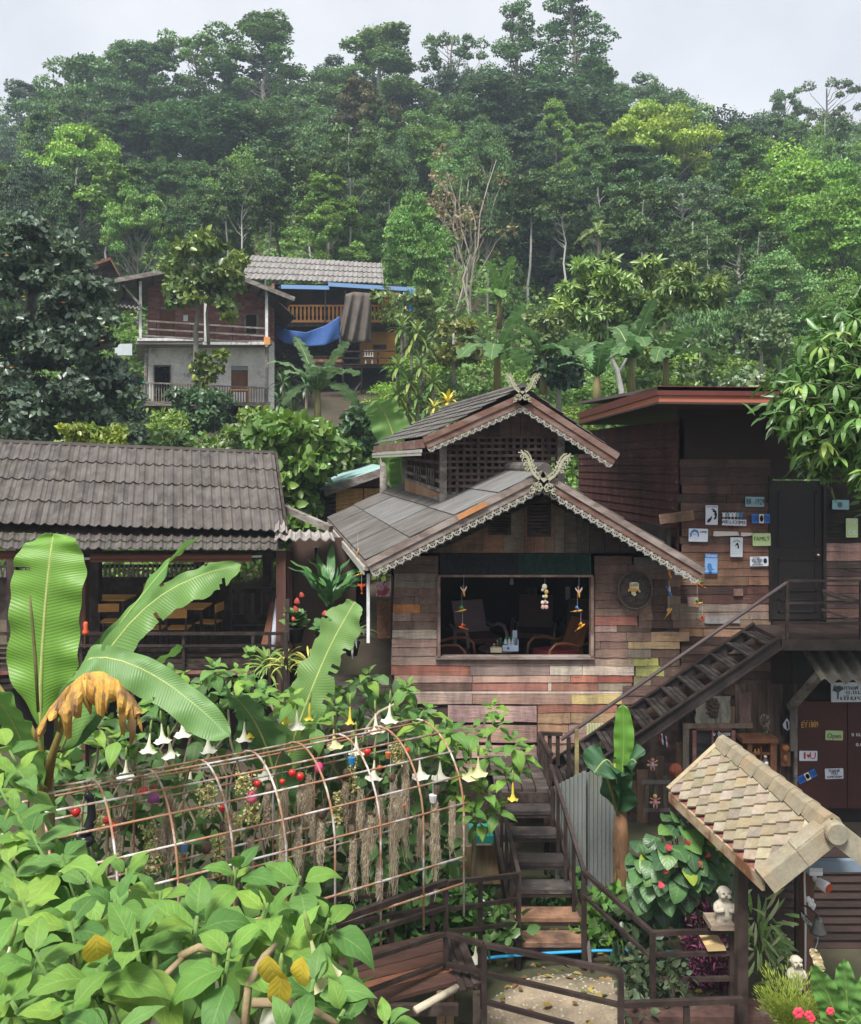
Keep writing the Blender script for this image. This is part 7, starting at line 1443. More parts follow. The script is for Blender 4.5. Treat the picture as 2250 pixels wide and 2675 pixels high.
def bl(pts, W, side, col, **k): return banana_leaf(bp, [P(*q) for q in pts], W, side, col, **k)
bl([(108, 2010, 7.25), (106, 1820, 7.2), (112, 1680, 7.2), (122, 1540, 7.2), (133, 1440, 7.25), (140, 1394, 7.3)], .60, (1, 0, 0), BG1, fold=.10, seed=1, prof=lambda t: max(.04, min(1, max(0, t - .12) / .2) ** .7 * max(0., 1 - max(0, (t - .62) / .38) ** 2.6) ** .65))
bl([(150, 1960, 7.3), (200, 1800, 7.5), (290, 1660, 7.6), (380, 1545, 7.7), (460, 1450, 7.8), (520, 1406, 7.9)], .36, (.75, -.2, .65), BG2, seed=2, fold=.2, one=.7)
bl([(160, 1960, 7.2), (235, 1780, 7.3), (330, 1640, 7.3), (430, 1550, 7.3), (540, 1497, 7.3), (630, 1476, 7.3)], .40, (.3, -.35, -.85), BG3, seed=3, fold=.15, one=.75, rag=.1)
bl([(150, 1900, 7.0), (215, 1735, 6.9), (310, 1725, 6.85), (420, 1775, 6.8), (520, 1850, 6.7), (600, 1925, 6.6)], .36, (-.3, -.5, -.8), (.15, .29, .09), seed=4, fold=.12, one=.55)
bl([(160, 1980, 7.4), (260, 1850, 7.8), (375, 1765, 8.2), (440, 1715, 8.4), (476, 1692, 8.5)], .22, (.6, -.2, .7), BG2, seed=5, fold=.2)
bl([(105, 2060, 7.1), (60, 1940, 6.9), (10, 1850, 6.7), (-60, 1780, 6.5)], .42, (.5, -.6, .5), BG2, seed=6, fold=.2)
bl([(150, 1960, 7.4), (240, 1820, 7.7), (300, 1690, 7.9), (345, 1650, 8.0)], .34, (.7, .4, -.5), (.07, .16, .04), seed=8, fold=.2)
m = MB(); m.tube([P(100, 1860, 6.95), P(92, 1720, 6.95), P(84, 1620, 6.95), P(78, 1556, 6.95)], [.012, .014, .012, .008], 7); m.build('young_leaf_roll', mk('brown_roll', (.14, .13, .05), var=.3), bp, True)
for pts in ([(116, 2060, 7.15), (90, 1960, 7.05), (40, 1860, 6.95), (-20, 1770, 6.85)], [(118, 2060, 7.1), (140, 1960, 7.05), (170, 1880, 7.0), (215, 1800, 6.9)], [(114, 2060, 7.15), (105, 1960, 7.1), (80, 1900, 7.05), (30, 1890, 7.0)]):
    m = MB(); m.tube([P(*q) for q in pts], [.05, .032, .024, .016], 8); m.build('leaf_stalk', mk('banana_stalk', (.30, .27, .07), col2=(.16, .09, .03), var=.3, ns=4, sc=(1, 1, .4)), bp, True)
m = MB(); m.tube([P(118, 1990, 7.25), P(115, 2100, 7.25), P(112, 2300, 7.25), P(112, 2620, 7.3)], [.06, .085, .10, .12], 12); m.build('false_stem', mk('banana_stem', (.17, .16, .06), col2=(.13, .07, .035), var=.4, ns=3, sc=(3, 3, .5)), bp, True)
def dead(a, b):
    tp = [(96, 1905), (130, 1850), (175, 1795), (220, 1758), (265, 1752), (310, 1776), (345, 1815), (372, 1856)]; bt = [(104, 1930), (140, 1905), (180, 1895), (225, 1880), (262, 1895), (300, 1868), (340, 1880), (376, 1872)]
    k = a * 7; i = min(6, int(k)); t_ = Vector(tp[i]).lerp(Vector(tp[i + 1]), k - i); b_ = Vector(bt[i]).lerp(Vector(bt[i + 1]), k - i); q = t_.lerp(b_, b * (1 + .35 * math.sin(a * 40) * math.sin(a * 17))); return P(q.x, q.y, 6.75 - .12 * math.sin(math.pi * b * .9) + .04 * math.sin(a * 30) * b)
m = MB()
for i in range(10):
    q0, q1 = i / 10 - .015, (i + 1) / 10 + .02; le = rnd.uniform(.55, 1.25); tw = rnd.uniform(-.03, .03); thick(m, lambda a, b: dead(min(1, max(0, lerp(q0, q1, .5 + (a - .5) * (1 - .55 * b ** 2)))), b * le * .85) + Vector((tw * b, -.05 * math.sin(math.pi * a) * (.3 + b) + rnd.uniform(-.004, .004), 0)), 4, 6, (0, .004, 0))
m.build('dead_leaf', mk('dead_banana_leaf', (.50, .29, .06), col2=(.20, .11, .055), var=.4, ns=4, sc=(2.5, 2.5, .8), lo=.5, hi=.62, st=5, stc=(.30, .22, .18), rough=.75, bump=.4), bp)
for i in range(16): a_ = rnd.random(); put_leaf(bp, STRAP, dead(a_, rnd.uniform(0, .3)) - Y * .05, ((a_ - .5) * .5 + rnd.uniform(-.2, .2), -.25, -1), (rnd.uniform(-.5, .5), -1, .1), rnd.uniform(.2, .42), rnd.choice([(.34, .19, .06), (.24, .14, .07), (.42, .24, .06), (.17, .10, .06)])).name = 'dry_strip'
b2 = thing('banana_plant', 'younger banana plant with a torn edged leaf rising beside the cafe passage', 'banana plant', P(760, 2300, 9.4))
banana_leaf(b2, [P(745, 2010, 9.4), P(775, 1910, 9.4), P(815, 1800, 9.4), P(862, 1690, 9.5), P(905, 1610, 9.55), P(928, 1572, 9.6)], .50, (.85, -.3, .35), (.165, .29, .085), 'leaf', .12, .12, 11)
banana_leaf(b2, [P(735, 2100, 9.2), P(700, 1960, 9.0), P(650, 1860, 8.9), P(585, 1795, 8.85)], .66, (.8, -.4, -.4), (.075, .165, .055), 'leaf', .12, .02, 12)
m = MB(); m.tube([P(745, 1990, 9.4), P(742, 2150, 9.4), P(740, 2420, 9.4)], [.05, .08, .10], 10); m.build('false_stem', mk('banana_stem'), b2, True)
b3 = thing('banana_plant', 'banana plant with one rolled upright leaf and dry brown stem beside the corrugated screen', 'banana plant', P(1622, 2500, 10.8))
banana_leaf(b3, [P(1622, 2130, 10.8), P(1626, 2020, 10.8), P(1630, 1930, 10.8), P(1628, 1842, 10.8)], .24, (1, -.2, 0), (.14, .32, .05), 'leaf', .35, 0, 21)
banana_leaf(b3, [P(1622, 2120, 10.75), P(1610, 2030, 10.7), P(1585, 1985, 10.6), P(1552, 2020, 10.5)], .50, (.6, -.5, -.6), (.045, .12, .05), 'leaf', .1, 0, 22)
banana_leaf(b3, [P(1624, 2120, 10.75), P(1634, 2030, 10.7), P(1648, 1985, 10.7), P(1664, 1992, 10.6)], .42, (-.5, -.5, -.7), (.045, .125, .05), 'leaf', .1, 0, 23)
for pts in ([(1618, 2140), (1600, 2070), (1578, 2010)], [(1626, 2140), (1640, 2060), (1650, 2000)], [(1622, 2140), (1612, 2060), (1606, 1995)]): m = MB(); m.tube([P(*q, 10.78) for q in pts], [.028, .02, .012], 7); m.build('leaf_stalk', mk('banana_stalk'), b3, True)
m = MB(); m.tube([P(1624, 2110, 10.8), P(1622, 2180, 10.8), P(1622, 2330, 10.8), P(1618, 2520, 10.8)], [.06, .10, .085, .09], 11); m.build('false_stem', mk('dry_banana_bark', (.20, .105, .05), col2=(.10, .06, .035), var=.5, ns=5, sc=(4, 4, 1), bump=.6), b3, True)
for i in range(9):
    a = rnd.uniform(3.3, 6.1); p = Vector((P(1622, 0, 10.8).x + math.cos(a) * .10, 10.8 + math.sin(a) * .10, P(0, rnd.uniform(2180, 2400), 10.8).z)); put_leaf(b3, STRAP, p, (math.cos(a) * .2, math.sin(a) * .2, -1), (math.cos(a), math.sin(a), .1), rnd.uniform(.3, .5), (.20, .11, .05))
def far_banana(u, v, d, h, n_, lb, col=(.10, .20, .06), seed=0, base=None):
    r_ = random.Random(seed); p = P(u, v, d); o = thing('banana_plant', lb, 'banana plant', p, 'banana plants on the slope')
    m = MB(); m.tube([p, p + Z * h * .4], [.14, .09], 8); m.build('false_stem', mk('banana_stem'), o, True); c = p + Z * h * .4
    for k in range(n_):
        a = k * 6.283 / n_ + r_.uniform(-.4, .4); e = r_.uniform(.5, 1.25); L = h * r_.uniform(.55, .8); out = Vector((math.cos(a), math.sin(a), 0))
        pts = [c + (out * math.cos(e) * t + Z * (math.sin(e) * t - .75 * t * t * math.cos(e))) * L for t in (0, .25, .5, .75, 1)]
        kk = r_.uniform(.85, 1.2); banana_leaf(o, pts, h * .17, out.cross(Z) + Vector((0, 0, .2)), tuple(x * kk for x in col), 'leaf', .15, .25, seed * 20 + k)
far_banana(830, 1130, 29, 3.6, 9, 'banana plant with one browning leaf between the two far houses', (.13, .22, .10), 1)
far_banana(1305, 860, 40, 3.6, 9, 'banana plant standing alone high on the open slope', (.13, .26, .06), 2)
far_banana(1300, 1040, 26, 3.2, 8, 'banana plant left behind the tower finial', (.09, .18, .06), 3); far_banana(1420, 1030, 29, 3.2, 8, 'banana plant right behind the tower finial', (.085, .17, .06), 4)
far_banana(1650, 1060, 26, 3.6, 9, 'banana plant behind the forked white trunk', (.08, .165, .055), 5); far_banana(1560, 1070, 23, 2.2, 7, 'small banana plant just above the red fascia', (.11, .23, .08), 6); far_banana(1740, 1040, 30, 3.4, 8, 'banana plant right of the forked white trunk', (.085, .17, .055), 7)
b5 = thing('banana_plant', 'banana leaf pair standing behind the tower roof', 'banana plant', P(1030, 1300, 19.8))
banana_leaf(b5, [P(1055, 1290, 19.8), P(1040, 1180, 19.8), P(1010, 1090, 19.8), P(982, 1048, 19.6)], .85, (1, -.3, .3), (.14, .27, .07), 'leaf', .1, .03, 31); banana_leaf(b5, [P(1060, 1330, 19.6), P(1052, 1260, 19.6), P(1045, 1190, 19.6)], .6, (1, -.3, 0), (.13, .27, .06), 'leaf', .1, .0, 32)
# ---------------------------------------------------------------- smaller garden plants
rnd.seed(91); rng = np.random.default_rng(91)
an = thing('anthurium_bush', 'anthurium bush with glossy heart leaves and red spathes by the gate', 'plant', P(1780, 2440, 9.6))
AG = [(.055, .125, .045), (.075, .165, .055), (.045, .10, .045), (.10, .20, .05)]
for i in range(120):
    a, r_ = rnd.uniform(0, 6.28), math.sqrt(rnd.random()); u, v = 1780 + 122 * r_ * math.cos(a), 2255 + 128 * r_ * math.sin(a); d = 9.7 - .55 * (1 - r_ * r_) + rnd.uniform(-.1, .1); p = P(u, v, d)
    out = Vector(((u - 1785) / 130, -.9, (2230 - v) / 200 - .15)); put_leaf(an, HEART, p, out + Vector((rnd.uniform(-.6, .6), 0, rnd.uniform(-.6, .3))), Vector((out.x * .4, -.8, .8)) + Vector((rnd.uniform(-.3, .3), 0, rnd.uniform(-.3, .3))), rnd.uniform(.20, .32), rnd.choice(AG) if rnd.random() > .08 else (.22, .30, .04))
    if i % 3 == 0: branch(an, [p, P(lerp(u, 1790, .6), v + 90, 9.75), P(1790, 2430, 9.8)], .006, .01, (.12, .16, .05), 'stalk')
for u, v in ((1740, 2215), (1792, 2205), (1733, 2271), (1818, 2262), (1804, 2294), (1720, 2310), (1850, 2240)):
    o = put_leaf(an, HEART, P(u, v, 9.05), (rnd.uniform(-.6, .6), -.5, rnd.uniform(-.2, .7)), (0, -1, .3), .085, (.60, .06, .09)); o.name = 'spathe'
pu = thing('purple_shrub', 'dark purple leafed shrub behind the three bar railing', 'shrub', P(1840, 2600, 9.3))
n = 1500; a = rng.random((n, 3)); C = np.zeros((n, 3))
for i in range(n):
    u, v, d = 1790 + 120 * a[i, 0], 2345 + 235 * a[i, 1], 9.15 + .5 * a[i, 2]; p = P(u, v, d); C[i] = p
col = np.where(rng.random((n, 1)) < .3, np.array([[.20, .045, .10]]), np.array([[.055, .012, .030]])) * rng.uniform(.6, 1.6, (n, 1)); A = rdir(n) + np.array([0, -.3, .5])
o = inst('foliage', leaf_mesh('foliage', C, A, rdir(n) + np.array([0, -.6, .5]), rng.uniform(.05, .10, n), col, LEAFL), pu, Matrix.Identity(4), (1, 1, 1))
for i in range(14): p = P(rnd.uniform(1800, 1905), rnd.uniform(2360, 2480), 9.4); branch(pu, [p, Vector((p.x, 9.5, .2))], .004, .008, (.10, .04, .05), 'stem')
va = thing('variegated_plant', 'variegated green and cream strap leafed plant between the gate posts', 'plant', P(2000, 2560, 9.2))
for i in range(80):
    u, v = rnd.gauss(1990, 26), rnd.gauss(2440, 45); p = P(u, v, rnd.uniform(9.0, 9.5)); k = (u - 1985) / 60
    put_leaf(va, STRAP, p, (k + rnd.uniform(-.3, .3), -.3, rnd.uniform(-.9, .9)), (rnd.uniform(-.3, .3), -1, .5), rnd.uniform(.22, .36), rnd.choice([(.20, .36, .09), (.34, .48, .18), (.52, .56, .30), (.16, .3, .07)]))
for i in range(16): p = P(rnd.uniform(2020, 2060), rnd.uniform(2480, 2530), 9.0); put_leaf(va, STRAP, p, (1, -.2, rnd.uniform(-.5, .4)), (0, -.5, 1), rnd.uniform(.2, .32), rnd.choice([(.2, .32, .10), (.34, .40, .2)]))
for i in range(8): branch(va, [P(rnd.uniform(1970, 2030), 2440, 9.3), P(rnd.uniform(1985, 2010), 2580, 9.4)], .006, .01, (.2, .2, .08), 'stem')
af = thing('asparagus_fern', 'feathery yellow green asparagus fern with pink flowers at the lower right', 'plant', P(2070, 2690, 7.0))
n = 5200; C = np.zeros((n, 3)); A = np.zeros((n, 3))
for i in range(n):
    f_ = i // 130; r2 = random.Random(f_); a = r2.uniform(0, 6.28); tip = Vector((math.cos(a) * .26, math.sin(a) * .22, r2.uniform(.18, .46))); t = rnd.random(); b_ = P(2075, 2680, 7.0); c = b_ + tip * t - Z * (.10 * t * t); sp_ = .05 * (1 - t * .5); off = Vector((rnd.gauss(0, sp_), rnd.gauss(0, sp_), rnd.gauss(0, sp_ * .6))); C[i] = c + off; A[i] = tip.normalized() + off * 8
col = rng.uniform(.7, 1.25, (n, 1)) * np.ones((1, 3)); inst('foliage', leaf_mesh('foliage', C, A, rdir(n), rng.uniform(.03, .055, n), col, (LEAF4[0] * np.array([1, .22, .3]), LEAF4[1])), af, Matrix.Identity(4), (.27, .34, .06))
for u, v, s in ((2085, 2645, .045), (2112, 2650, .035), (2168, 2640, .032), (2120, 2660, .03)):
    m = MB(); p = P(u, v, 6.6)
    for k in range(6): a = k * 1.05; m.ell(p + Vector((math.cos(a) * s * .55, -.01, math.sin(a) * s * .55)), (s * .5, s * .25, s * .5), 8, 5)
    m.build('flower', flat('coral_petal', (.70, .06, .10)), af, True)
bpz = thing('broad_leaf_plant', 'broad paddle leafed plant with one withered cream leaf in the lower right corner', 'plant', P(2200, 2700, 6.8))
for pts, W, col, sd in (([(2190, 2700), (2180, 2640), (2150, 2570), (2128, 2520)], .22, (.12, .27, .06), 1), ([(2215, 2700), (2215, 2640), (2210, 2570), (2205, 2508)], .23, (.13, .28, .07), 2), ([(2240, 2700), (2250, 2640), (2275, 2580), (2300, 2540)], .24, (.15, .32, .07), 3), ([(2180, 2710), (2200, 2690), (2230, 2660), (2270, 2640)], .22, (.12, .26, .06), 4), ([(2150, 2710), (2160, 2685), (2185, 2665), (2210, 2668)], .16, (.15, .26, .06), 5)): banana_leaf(bpz, [P(*q, 6.7 - .05 * i) for i, q in enumerate(pts)], W, (1, -.4, .1), col, 'leaf', .2, 0, sd, mat=M_WAXY, prof=lambda t: max(.04, math.sin(math.pi * min(1, .08 + t * .92) ** .8)) ** .7)
banana_leaf(bpz, [P(2148, 2540, 6.7), P(2140, 2520, 6.7), P(2132, 2495, 6.7), P(2118, 2478, 6.7)], .07, (1, -.3, .2), (.55, .45, .28), 'withered_leaf', .4, 0, 9, mat=mk('withered_leaf', (.52, .42, .25), var=.3, ns=9))
# pots and ferns at the passage
def pot_plant(lb, u, v, d, r_, meshes, n_, size, cols, pot=True, name='potted_plant', el=(.2, 1.3), flowers=()):
    p = P(u, v, d); o = thing(name, lb, 'plant', p)
    if pot: m = MB(); m.lathe([(r_ * .7, 0), (r_, r_ * 1.5), (r_ * 1.1, r_ * 1.55), (r_ * 1.1, r_ * 1.75), (r_ * .9, r_ * 1.7)], 14, p); m.build('pot', flat('black_plastic_pot', (.015, .015, .016), .45), o, True)
    c = p + Z * (r_ * 1.6 if pot else 0)
    for i in range(n_):
        a = i * 2.399; e = rnd.uniform(*el); dr = Vector((math.cos(a) * math.cos(e), math.sin(a) * math.cos(e), math.sin(e))); put_leaf(o, meshes, c + dr * size * .15 + Z * rnd.uniform(0, size * .5), dr, Vector((-dr.x * .4, -dr.y * .4 - .3, 1)), size * rnd.uniform(.7, 1.15), rnd.choice(cols))
    for fu, fv, s in flowers: q = put_leaf(o, HEART, P(fu, fv, d - .3), (rnd.uniform(-.4, .4), -.3, .8), (0, -1, .3), s, (.60, .10, .07)); q.name = 'spathe'
    return o
pot_plant('potted anthurium with orange red flowers in a black pot on the passage deck', 772, 1678, 14.3, .15, HEART, 44, .26, [(.08, .17, .05), (.12, .22, .06)], True, 'potted_plant', (.1, 1.4), ((776, 1578, .12), (776, 1597, .11), (768, 1622, .08), (790, 1560, .1)))
pot_plant('bird nest fern with long wavy fronds against the brown passage wall', 862, 1640, 15.0, .14, [leaf_grid(1, .17, lance, 10, .25, .3, .05, 77, ns=2, mat=M_WAXY)], 22, .85, [(.05, .14, .045), (.075, .19, .055)], True, 'bird_nest_fern', (.35, 1.25))
pot_plant('small potted anthurium with a single red flower on the passage deck', 842, 1680, 14.2, .10, HEART, 12, .24, [(.09, .20, .06)], True, 'potted_plant', (.1, 1.1), ((846, 1608, .1),))
pot_plant('dark spiky bromeliad at the foot of the cafe porch', 920, 1712, 13.6, .12, STRAP, 34, .45, [(.05, .07, .05), (.09, .10, .07), (.10, .12, .04)], True, 'bromeliad', (.1, 1.1))
pot_plant('yellow striped spider plant at the edge of the passage deck', 745, 1752, 13.3, .10, STRAP, 30, .34, [(.42, .42, .10), (.20, .28, .06)], False, 'spider_plant', (.1, 1.1))
pot_plant('yellow striped spider plant beside the passage steps', 806, 1745, 13.3, .10, STRAP, 26, .32, [(.46, .44, .10), (.24, .30, .06)], False, 'spider_plant', (.1, 1.1))
pot_plant('low green leafy plant behind the pavilion end rail', 700, 1760, 14.2, .2, STRAP, 60, .38, [(.12, .22, .05), (.20, .28, .06), (.16, .26, .06)], False, 'strap_plant', (.0, 1.3))
pot_plant('small leafy plant growing by the pavilion rail', 655, 1720, 14.3, .2, HEART, 18, .16, [(.14, .25, .06)], False, 'leafy_plant', (.0, 1.3))
# mango branches from the right
mg = thing('mango_tree', 'mango tree with drooping glossy leaves hanging in from the right edge', 'tree', (6.2, 10.4, .2)); rnd.seed(92)
branch(mg, [(6.4, 10.6, .2), (6.3, 10.5, 4), (6.1, 10.3, 6.5), (5.9, 10.2, 8.4)], .16, .08, (.16, .13, .10), 'trunk')
MS = [(2235, 860, 9.2), (2180, 900, 9.0), (2130, 930, 9.1), (2090, 960, 9.2), (2060, 1000, 9.2), (2030, 1040, 9.1), (2020, 1080, 9.3), (2080, 1060, 9.0), (2140, 1000, 8.9), (2200, 960, 8.9), (2240, 900, 9.1), (2120, 1080, 8.9), (2180, 1040, 8.9), (2235, 1000, 8.9), (2060, 1120, 9.2), (2110, 1150, 9.1), (2160, 1110, 9.0), (2220, 1080, 9.0), (2090, 1180, 9.3), (2140, 1190, 9.2), (2240, 760, 9.4), (2250, 810, 9.3), (2210, 1150, 9.3), (2250, 1120, 9.2), (2040, 1010, 9.6), (2150, 870, 9.3), (2100, 900, 9.5), (2190, 830, 9.4), (2255, 940, 9.0), (2070, 1060, 9.6), (2230, 1110, 8.6), (2250, 1260, 8.6), (2235, 1230, 8.5), (2200, 1090, 8.5)]
for u, v, d in MS:
    u += 45; p = P(u, v, d); cols = [(.10, .21, .05), (.13, .26, .06), (.165, .295, .07)] if rnd.random() > .28 else [(.24, .34, .07), (.19, .30, .06)]
    for k in range(10):
        a = k * 2.4; e = rnd.uniform(-1.0, .35); dr = Vector((math.cos(a) * math.cos(e), math.sin(a) * math.cos(e), math.sin(e))); put_leaf(mg, MANGO, p + dr * .03, dr, Vector((dr.x * .5, dr.y * .5 - .2, 1)), rnd.uniform(.18, .26), rnd.choice(cols))
    branch(mg, [p, p.lerp(Vector((5.9, 10.2, 6.6)), .5) + Z * .1, (5.9 + rnd.uniform(-.1, .1), 10.2, 6.6 + rnd.uniform(-.3, .8))], .006, .03, (.15, .16, .09))
n = 3600; C = np.zeros((n, 3))
for i in range(n): s = MS[i % len(MS)]; C[i] = P(s[0] + 50 + rng.normal() * 34, s[1] + rng.normal() * 34, s[2] + .45 + rng.random() * .6)
o = inst('inner_foliage', leaf_mesh('inner_foliage', C, rdir(n) + np.array([0, 0, -.6]), rdir(n) + np.array([0, -.3, .8]), rng.uniform(.15, .24, n), rng.uniform(.6, 1.2, (n, 1)) * np.ones((1, 3)), LEAFL, M_GLOSSLEAF), mg, Matrix.Identity(4), (.09, .19, .05)); o['kind'] = 'stuff'
# ---------------------------------------------------------------- trees and shrubs between the houses
def clump_tree(name, lb, cl, per, size, col, bark_pts, bark, tmpl=LEAF6, cat='tree', mat=None, loc=None, yellow=.3, up=.5, cvar=.28, droop=.1, r0=.12, squash=.8, shell=.45):
    """cl: list of (u, v, d, radius px)"""
    cs = np.array([list(P(u, v, d)) for u, v, d, r_ in cl]); rs = np.array([r_ / F * d for u, v, d, r_ in cl]); o = thing(name, lb, cat, loc if loc is not None else (cs[:, 0].mean(), cs[:, 1].mean(), hill(cs[:, 0].mean(), cs[:, 1].mean())))
    C, A, N_, S, cc = clump_leaves(cs, rs, per, size, squash=squash, up=up, cvar=cvar, yellow=yellow, droop=droop, shell=shell); inst('crown', leaf_mesh('crown', C, A, N_, S, cc, tmpl, mat or M_GLOSSLEAF), o, Matrix.Identity(4), col)
    m = MB()
    for pts in bark_pts: q = [Vector(x) if len(x) == 3 and abs(x[0]) < 60 else P(*x) for x in pts]; rr_ = r0 if pts is bark_pts[0] else r0 * .5; m.tube(q, [lerp(rr_, rr_ * .3, i / (len(q) - 1)) for i in range(len(q))], 8)
    if m.v: m.build('trunk', M_BARK, o, True, bark)
    return o
def blob(u0, u1, v0, v1, d0, d1, n_, r0, r1, test=None):
    out = []
    while len(out) < n_:
        a, b = rng.random(2); u, v = lerp(u0, u1, a), lerp(v0, v1, b)
        if test is None or test(u, v): out.append((u, v, lerp(d0, d1, rng.random()), lerp(r0, r1, rng.random())))
    return out
JB = (.13, .115, .095)
jl = [(-10, 590), (60, 580), (150, 600), (220, 640), (260, 700), (310, 790), (330, 850), (395, 920), (400, 1000), (410, 1100), (400, 1165)]
clump_tree('jackfruit_tree', 'large dark glossy jackfruit tree at the left edge before the concrete house', blob(-60, 410, 585, 1170, 23.5, 26.5, 150, 26, 58, lambda u, v: v > 580 and u < np.interp(v, [580, 640, 700, 790, 850, 900, 920, 1000, 1170], [90, 205, 230, 275, 270, 300, 345, 360, 370])), 150, .20, (.085, .128, .088), [[(60, 1200, 25.5), (65, 1000, 25.5), (80, 800, 25.5), (100, 650, 25.5)], [(70, 900, 25.5), (200, 760, 25.3)], [(70, 950, 25.5), (300, 900, 25)]], JB, yellow=.08, cvar=.3, r0=.3)
jf = [(18, 668), (62, 775), (165, 790), (280, 855), (268, 890), (30, 960)]
for i, (u, v) in enumerate(jf): m = MB(); p = P(u, v, 23.4); m.ell(p, (.055, .05, .02), 8, 6); o = m.build('dry_leaf', flat('dry_orange_leaf', (.52, .22, .05)), None, True, org=p); tag(o, 'orange withered leaf among the dark jackfruit leaves', 'leaf', 'withered jackfruit leaves')
clump_tree('jackfruit_tree', 'jackfruit tree with yellow green new leaves growing up in front of the concrete house', blob(428, 625, 625, 790, 35.6, 37, 34, 20, 36, lambda u, v: ((u - 525) / 105) ** 2 + ((v - 715) / 100) ** 2 < 1) + [(455, 790, 36, 18), (590, 800, 36, 22), (600, 830, 36, 14), (530, 940, 36.5, 16), (560, 965, 36.5, 18), (575, 930, 36.5, 12), (540, 990, 36.6, 18), (520, 965, 36.6, 12), (525, 1020, 36.6, 14)], 85, .30, (.115, .185, .055), [[(520, 1090, 36.8), (512, 980, 36.8), (512, 860, 36.8), (522, 780, 36.7), (530, 700, 36.6)], [(512, 800, 36.8), (560, 740, 36.6)], [(545, 900, 36.9), (540, 820, 36.8), (545, 770, 36.7)]], (.25, .23, .19), yellow=.55, r0=.16)
for u, v, lb in ((499, 962, 'upper of two green jackfruits on the trunk'), (508, 988, 'lower of two green jackfruits on the trunk')): m = MB(); p = P(u, v, 36.5); m.ell(p, (.12, .12, .19), 10, 8); o = m.build('jackfruit', mk('jackfruit_skin', (.26, .30, .06), var=.4, ns=30), None, True, org=p); tag(o, lb, 'jackfruit')
clump_tree('acacia_tree', 'light green feathery acacia with a forked white trunk above the red fascia', blob(1475, 1800, 680, 850, 32, 35, 46, 22, 40, lambda u, v: v > 700 - (1 - abs(u - 1600) / 200) * 30 and v < 870 - abs(u - 1620) * .25) + blob(1780, 1885, 740, 800, 32.5, 34, 9, 20, 30) + blob(1560, 1700, 850, 940, 33, 34.5, 9, 20, 30), 150, .36, (.190, .300, .095), [[(1622, 1090, 33), (1624, 1020, 33), (1612, 965, 33), (1590, 920, 33), (1585, 830, 33), (1600, 760, 33)], [(1618, 975, 33), (1640, 930, 33), (1650, 890, 33)], [(1590, 830, 33), (1530, 770, 33)]], (.46, .45, .43), tmpl=LEAFL, yellow=.3, up=1., r0=.13, squash=.35)
rnd.seed(95)
pm = thing('palm_tree', 'small fan of palm fronds in the gap of the dark wood', 'palm', P(1565, 720, 50))
m = MB(); m.tube([P(1566, 720, 50), P(1564, 650, 50), P(1562, 615, 50)], [.14, .11, .09], 8); m.build('trunk', M_BARK, pm, True, (.2, .17, .13))
for k in range(15):
    a = k * .4189; e = rnd.uniform(.3, 1.2); out = Vector((math.cos(a), math.sin(a), 0)); c = P(1562, 612, 50); L = 1.5; pts = [c + (out * math.cos(e) * t + Z * (math.sin(e) * t - .8 * t * t * math.cos(e))) * L for t in (0, .33, .66, 1)]
    banana_leaf(pm, pts, .42, out.cross(Z), (.17, .24, .07), 'frond', .3, .9, 300 + k)
dr_cl = []
def dracaena(lb, pts, size, cols, base, n_=26):
    o = thing('dracaena', lb, 'plant', base)
    for u, v, d in pts:
        p = P(u, v, d)
        for k in range(n_): a = k * 2.4; e = lerp(1.3, -.9, k / n_); dr = Vector((math.cos(a) * math.cos(e), math.sin(a) * math.cos(e), math.sin(e))); put_leaf(o, [STRAP2], p, dr, Vector((dr.x * .3, dr.y * .3 - .1, 1)), size * rnd.uniform(.8, 1.15), rnd.choice(cols))
        branch(o, [p, Vector((p.x, p.y + .1, p.z - 1.6))], .05, .06, (.3, .26, .2), 'stem')
STRAP2 = leaf_grid(1, .16, lance, 5, .2, .7, .0, 50, ns=2, mat=M_WAXY)
DC = [(.075, .155, .045), (.10, .19, .05), (.14, .23, .05), (.24, .29, .07)]
dracaena('tall dracaena clump with drooping strap leaves right of the ochre house', [(1050, 860, 31), (1090, 870, 31), (1075, 900, 31), (1110, 900, 31), (1040, 960, 30), (1070, 1000, 30), (1100, 960, 30), (1040, 1030, 30), (1090, 1040, 30), (1130, 1000, 30), (1060, 1070, 30), (1120, 1060, 30)], .75, DC, P(1060, 1130, 30), 22)
dracaena('dark dracaena clump under the corner of the concrete house', [(740, 1000, 33), (760, 1030, 33), (730, 1050, 33), (770, 1075, 33), (745, 1090, 33), (800, 1010, 33)], .7, [(.05, .11, .04), (.07, .14, .05)], P(750, 1130, 33), 18)
for lb, u, v, d, c, s in (('bright yellow bromeliad behind the tower roof', 1170, 1050, 22, (.62, .50, .06), .5), ('smaller yellow bromeliad left of the bright one', 1135, 1065, 22, (.40, .40, .10), .4)): dracaena(lb, [(u, v, d)], s, [c], P(u, v + 40, d), 22)
VG = (.135, .245, .055)
clump_tree('heart_vine', 'heart leafed vine covering the bank between the two roofs', blob(640, 960, 1100, 1400, 20.5, 23, 80, 20, 46, lambda u, v: v > np.interp(u, [640, 700, 800, 860, 930, 960], [1110, 1085, 1090, 1130, 1170, 1200]) and u > np.interp(v, [1085, 1200, 1400], [640, 715, 745]) - 20 and u < np.interp(v, [1085, 1180, 1260, 1400], [850, 900, 815, 800])), 62, .27, VG, [[(800, 1400, 22.5), (760, 1250, 22.5), (720, 1120, 22.5)]], JB, cat='vine', yellow=.2, up=.35)
clump_tree('heart_vine', 'heart leafed vine seen through the open pavilion', blob(-40, 740, 1430, 1560, 23.5, 25, 80, 16, 34), 55, .24, (.18, .32, .07), [[(600, 1600, 22), (620, 1480, 22)]], JB, cat='vine', yellow=.2)
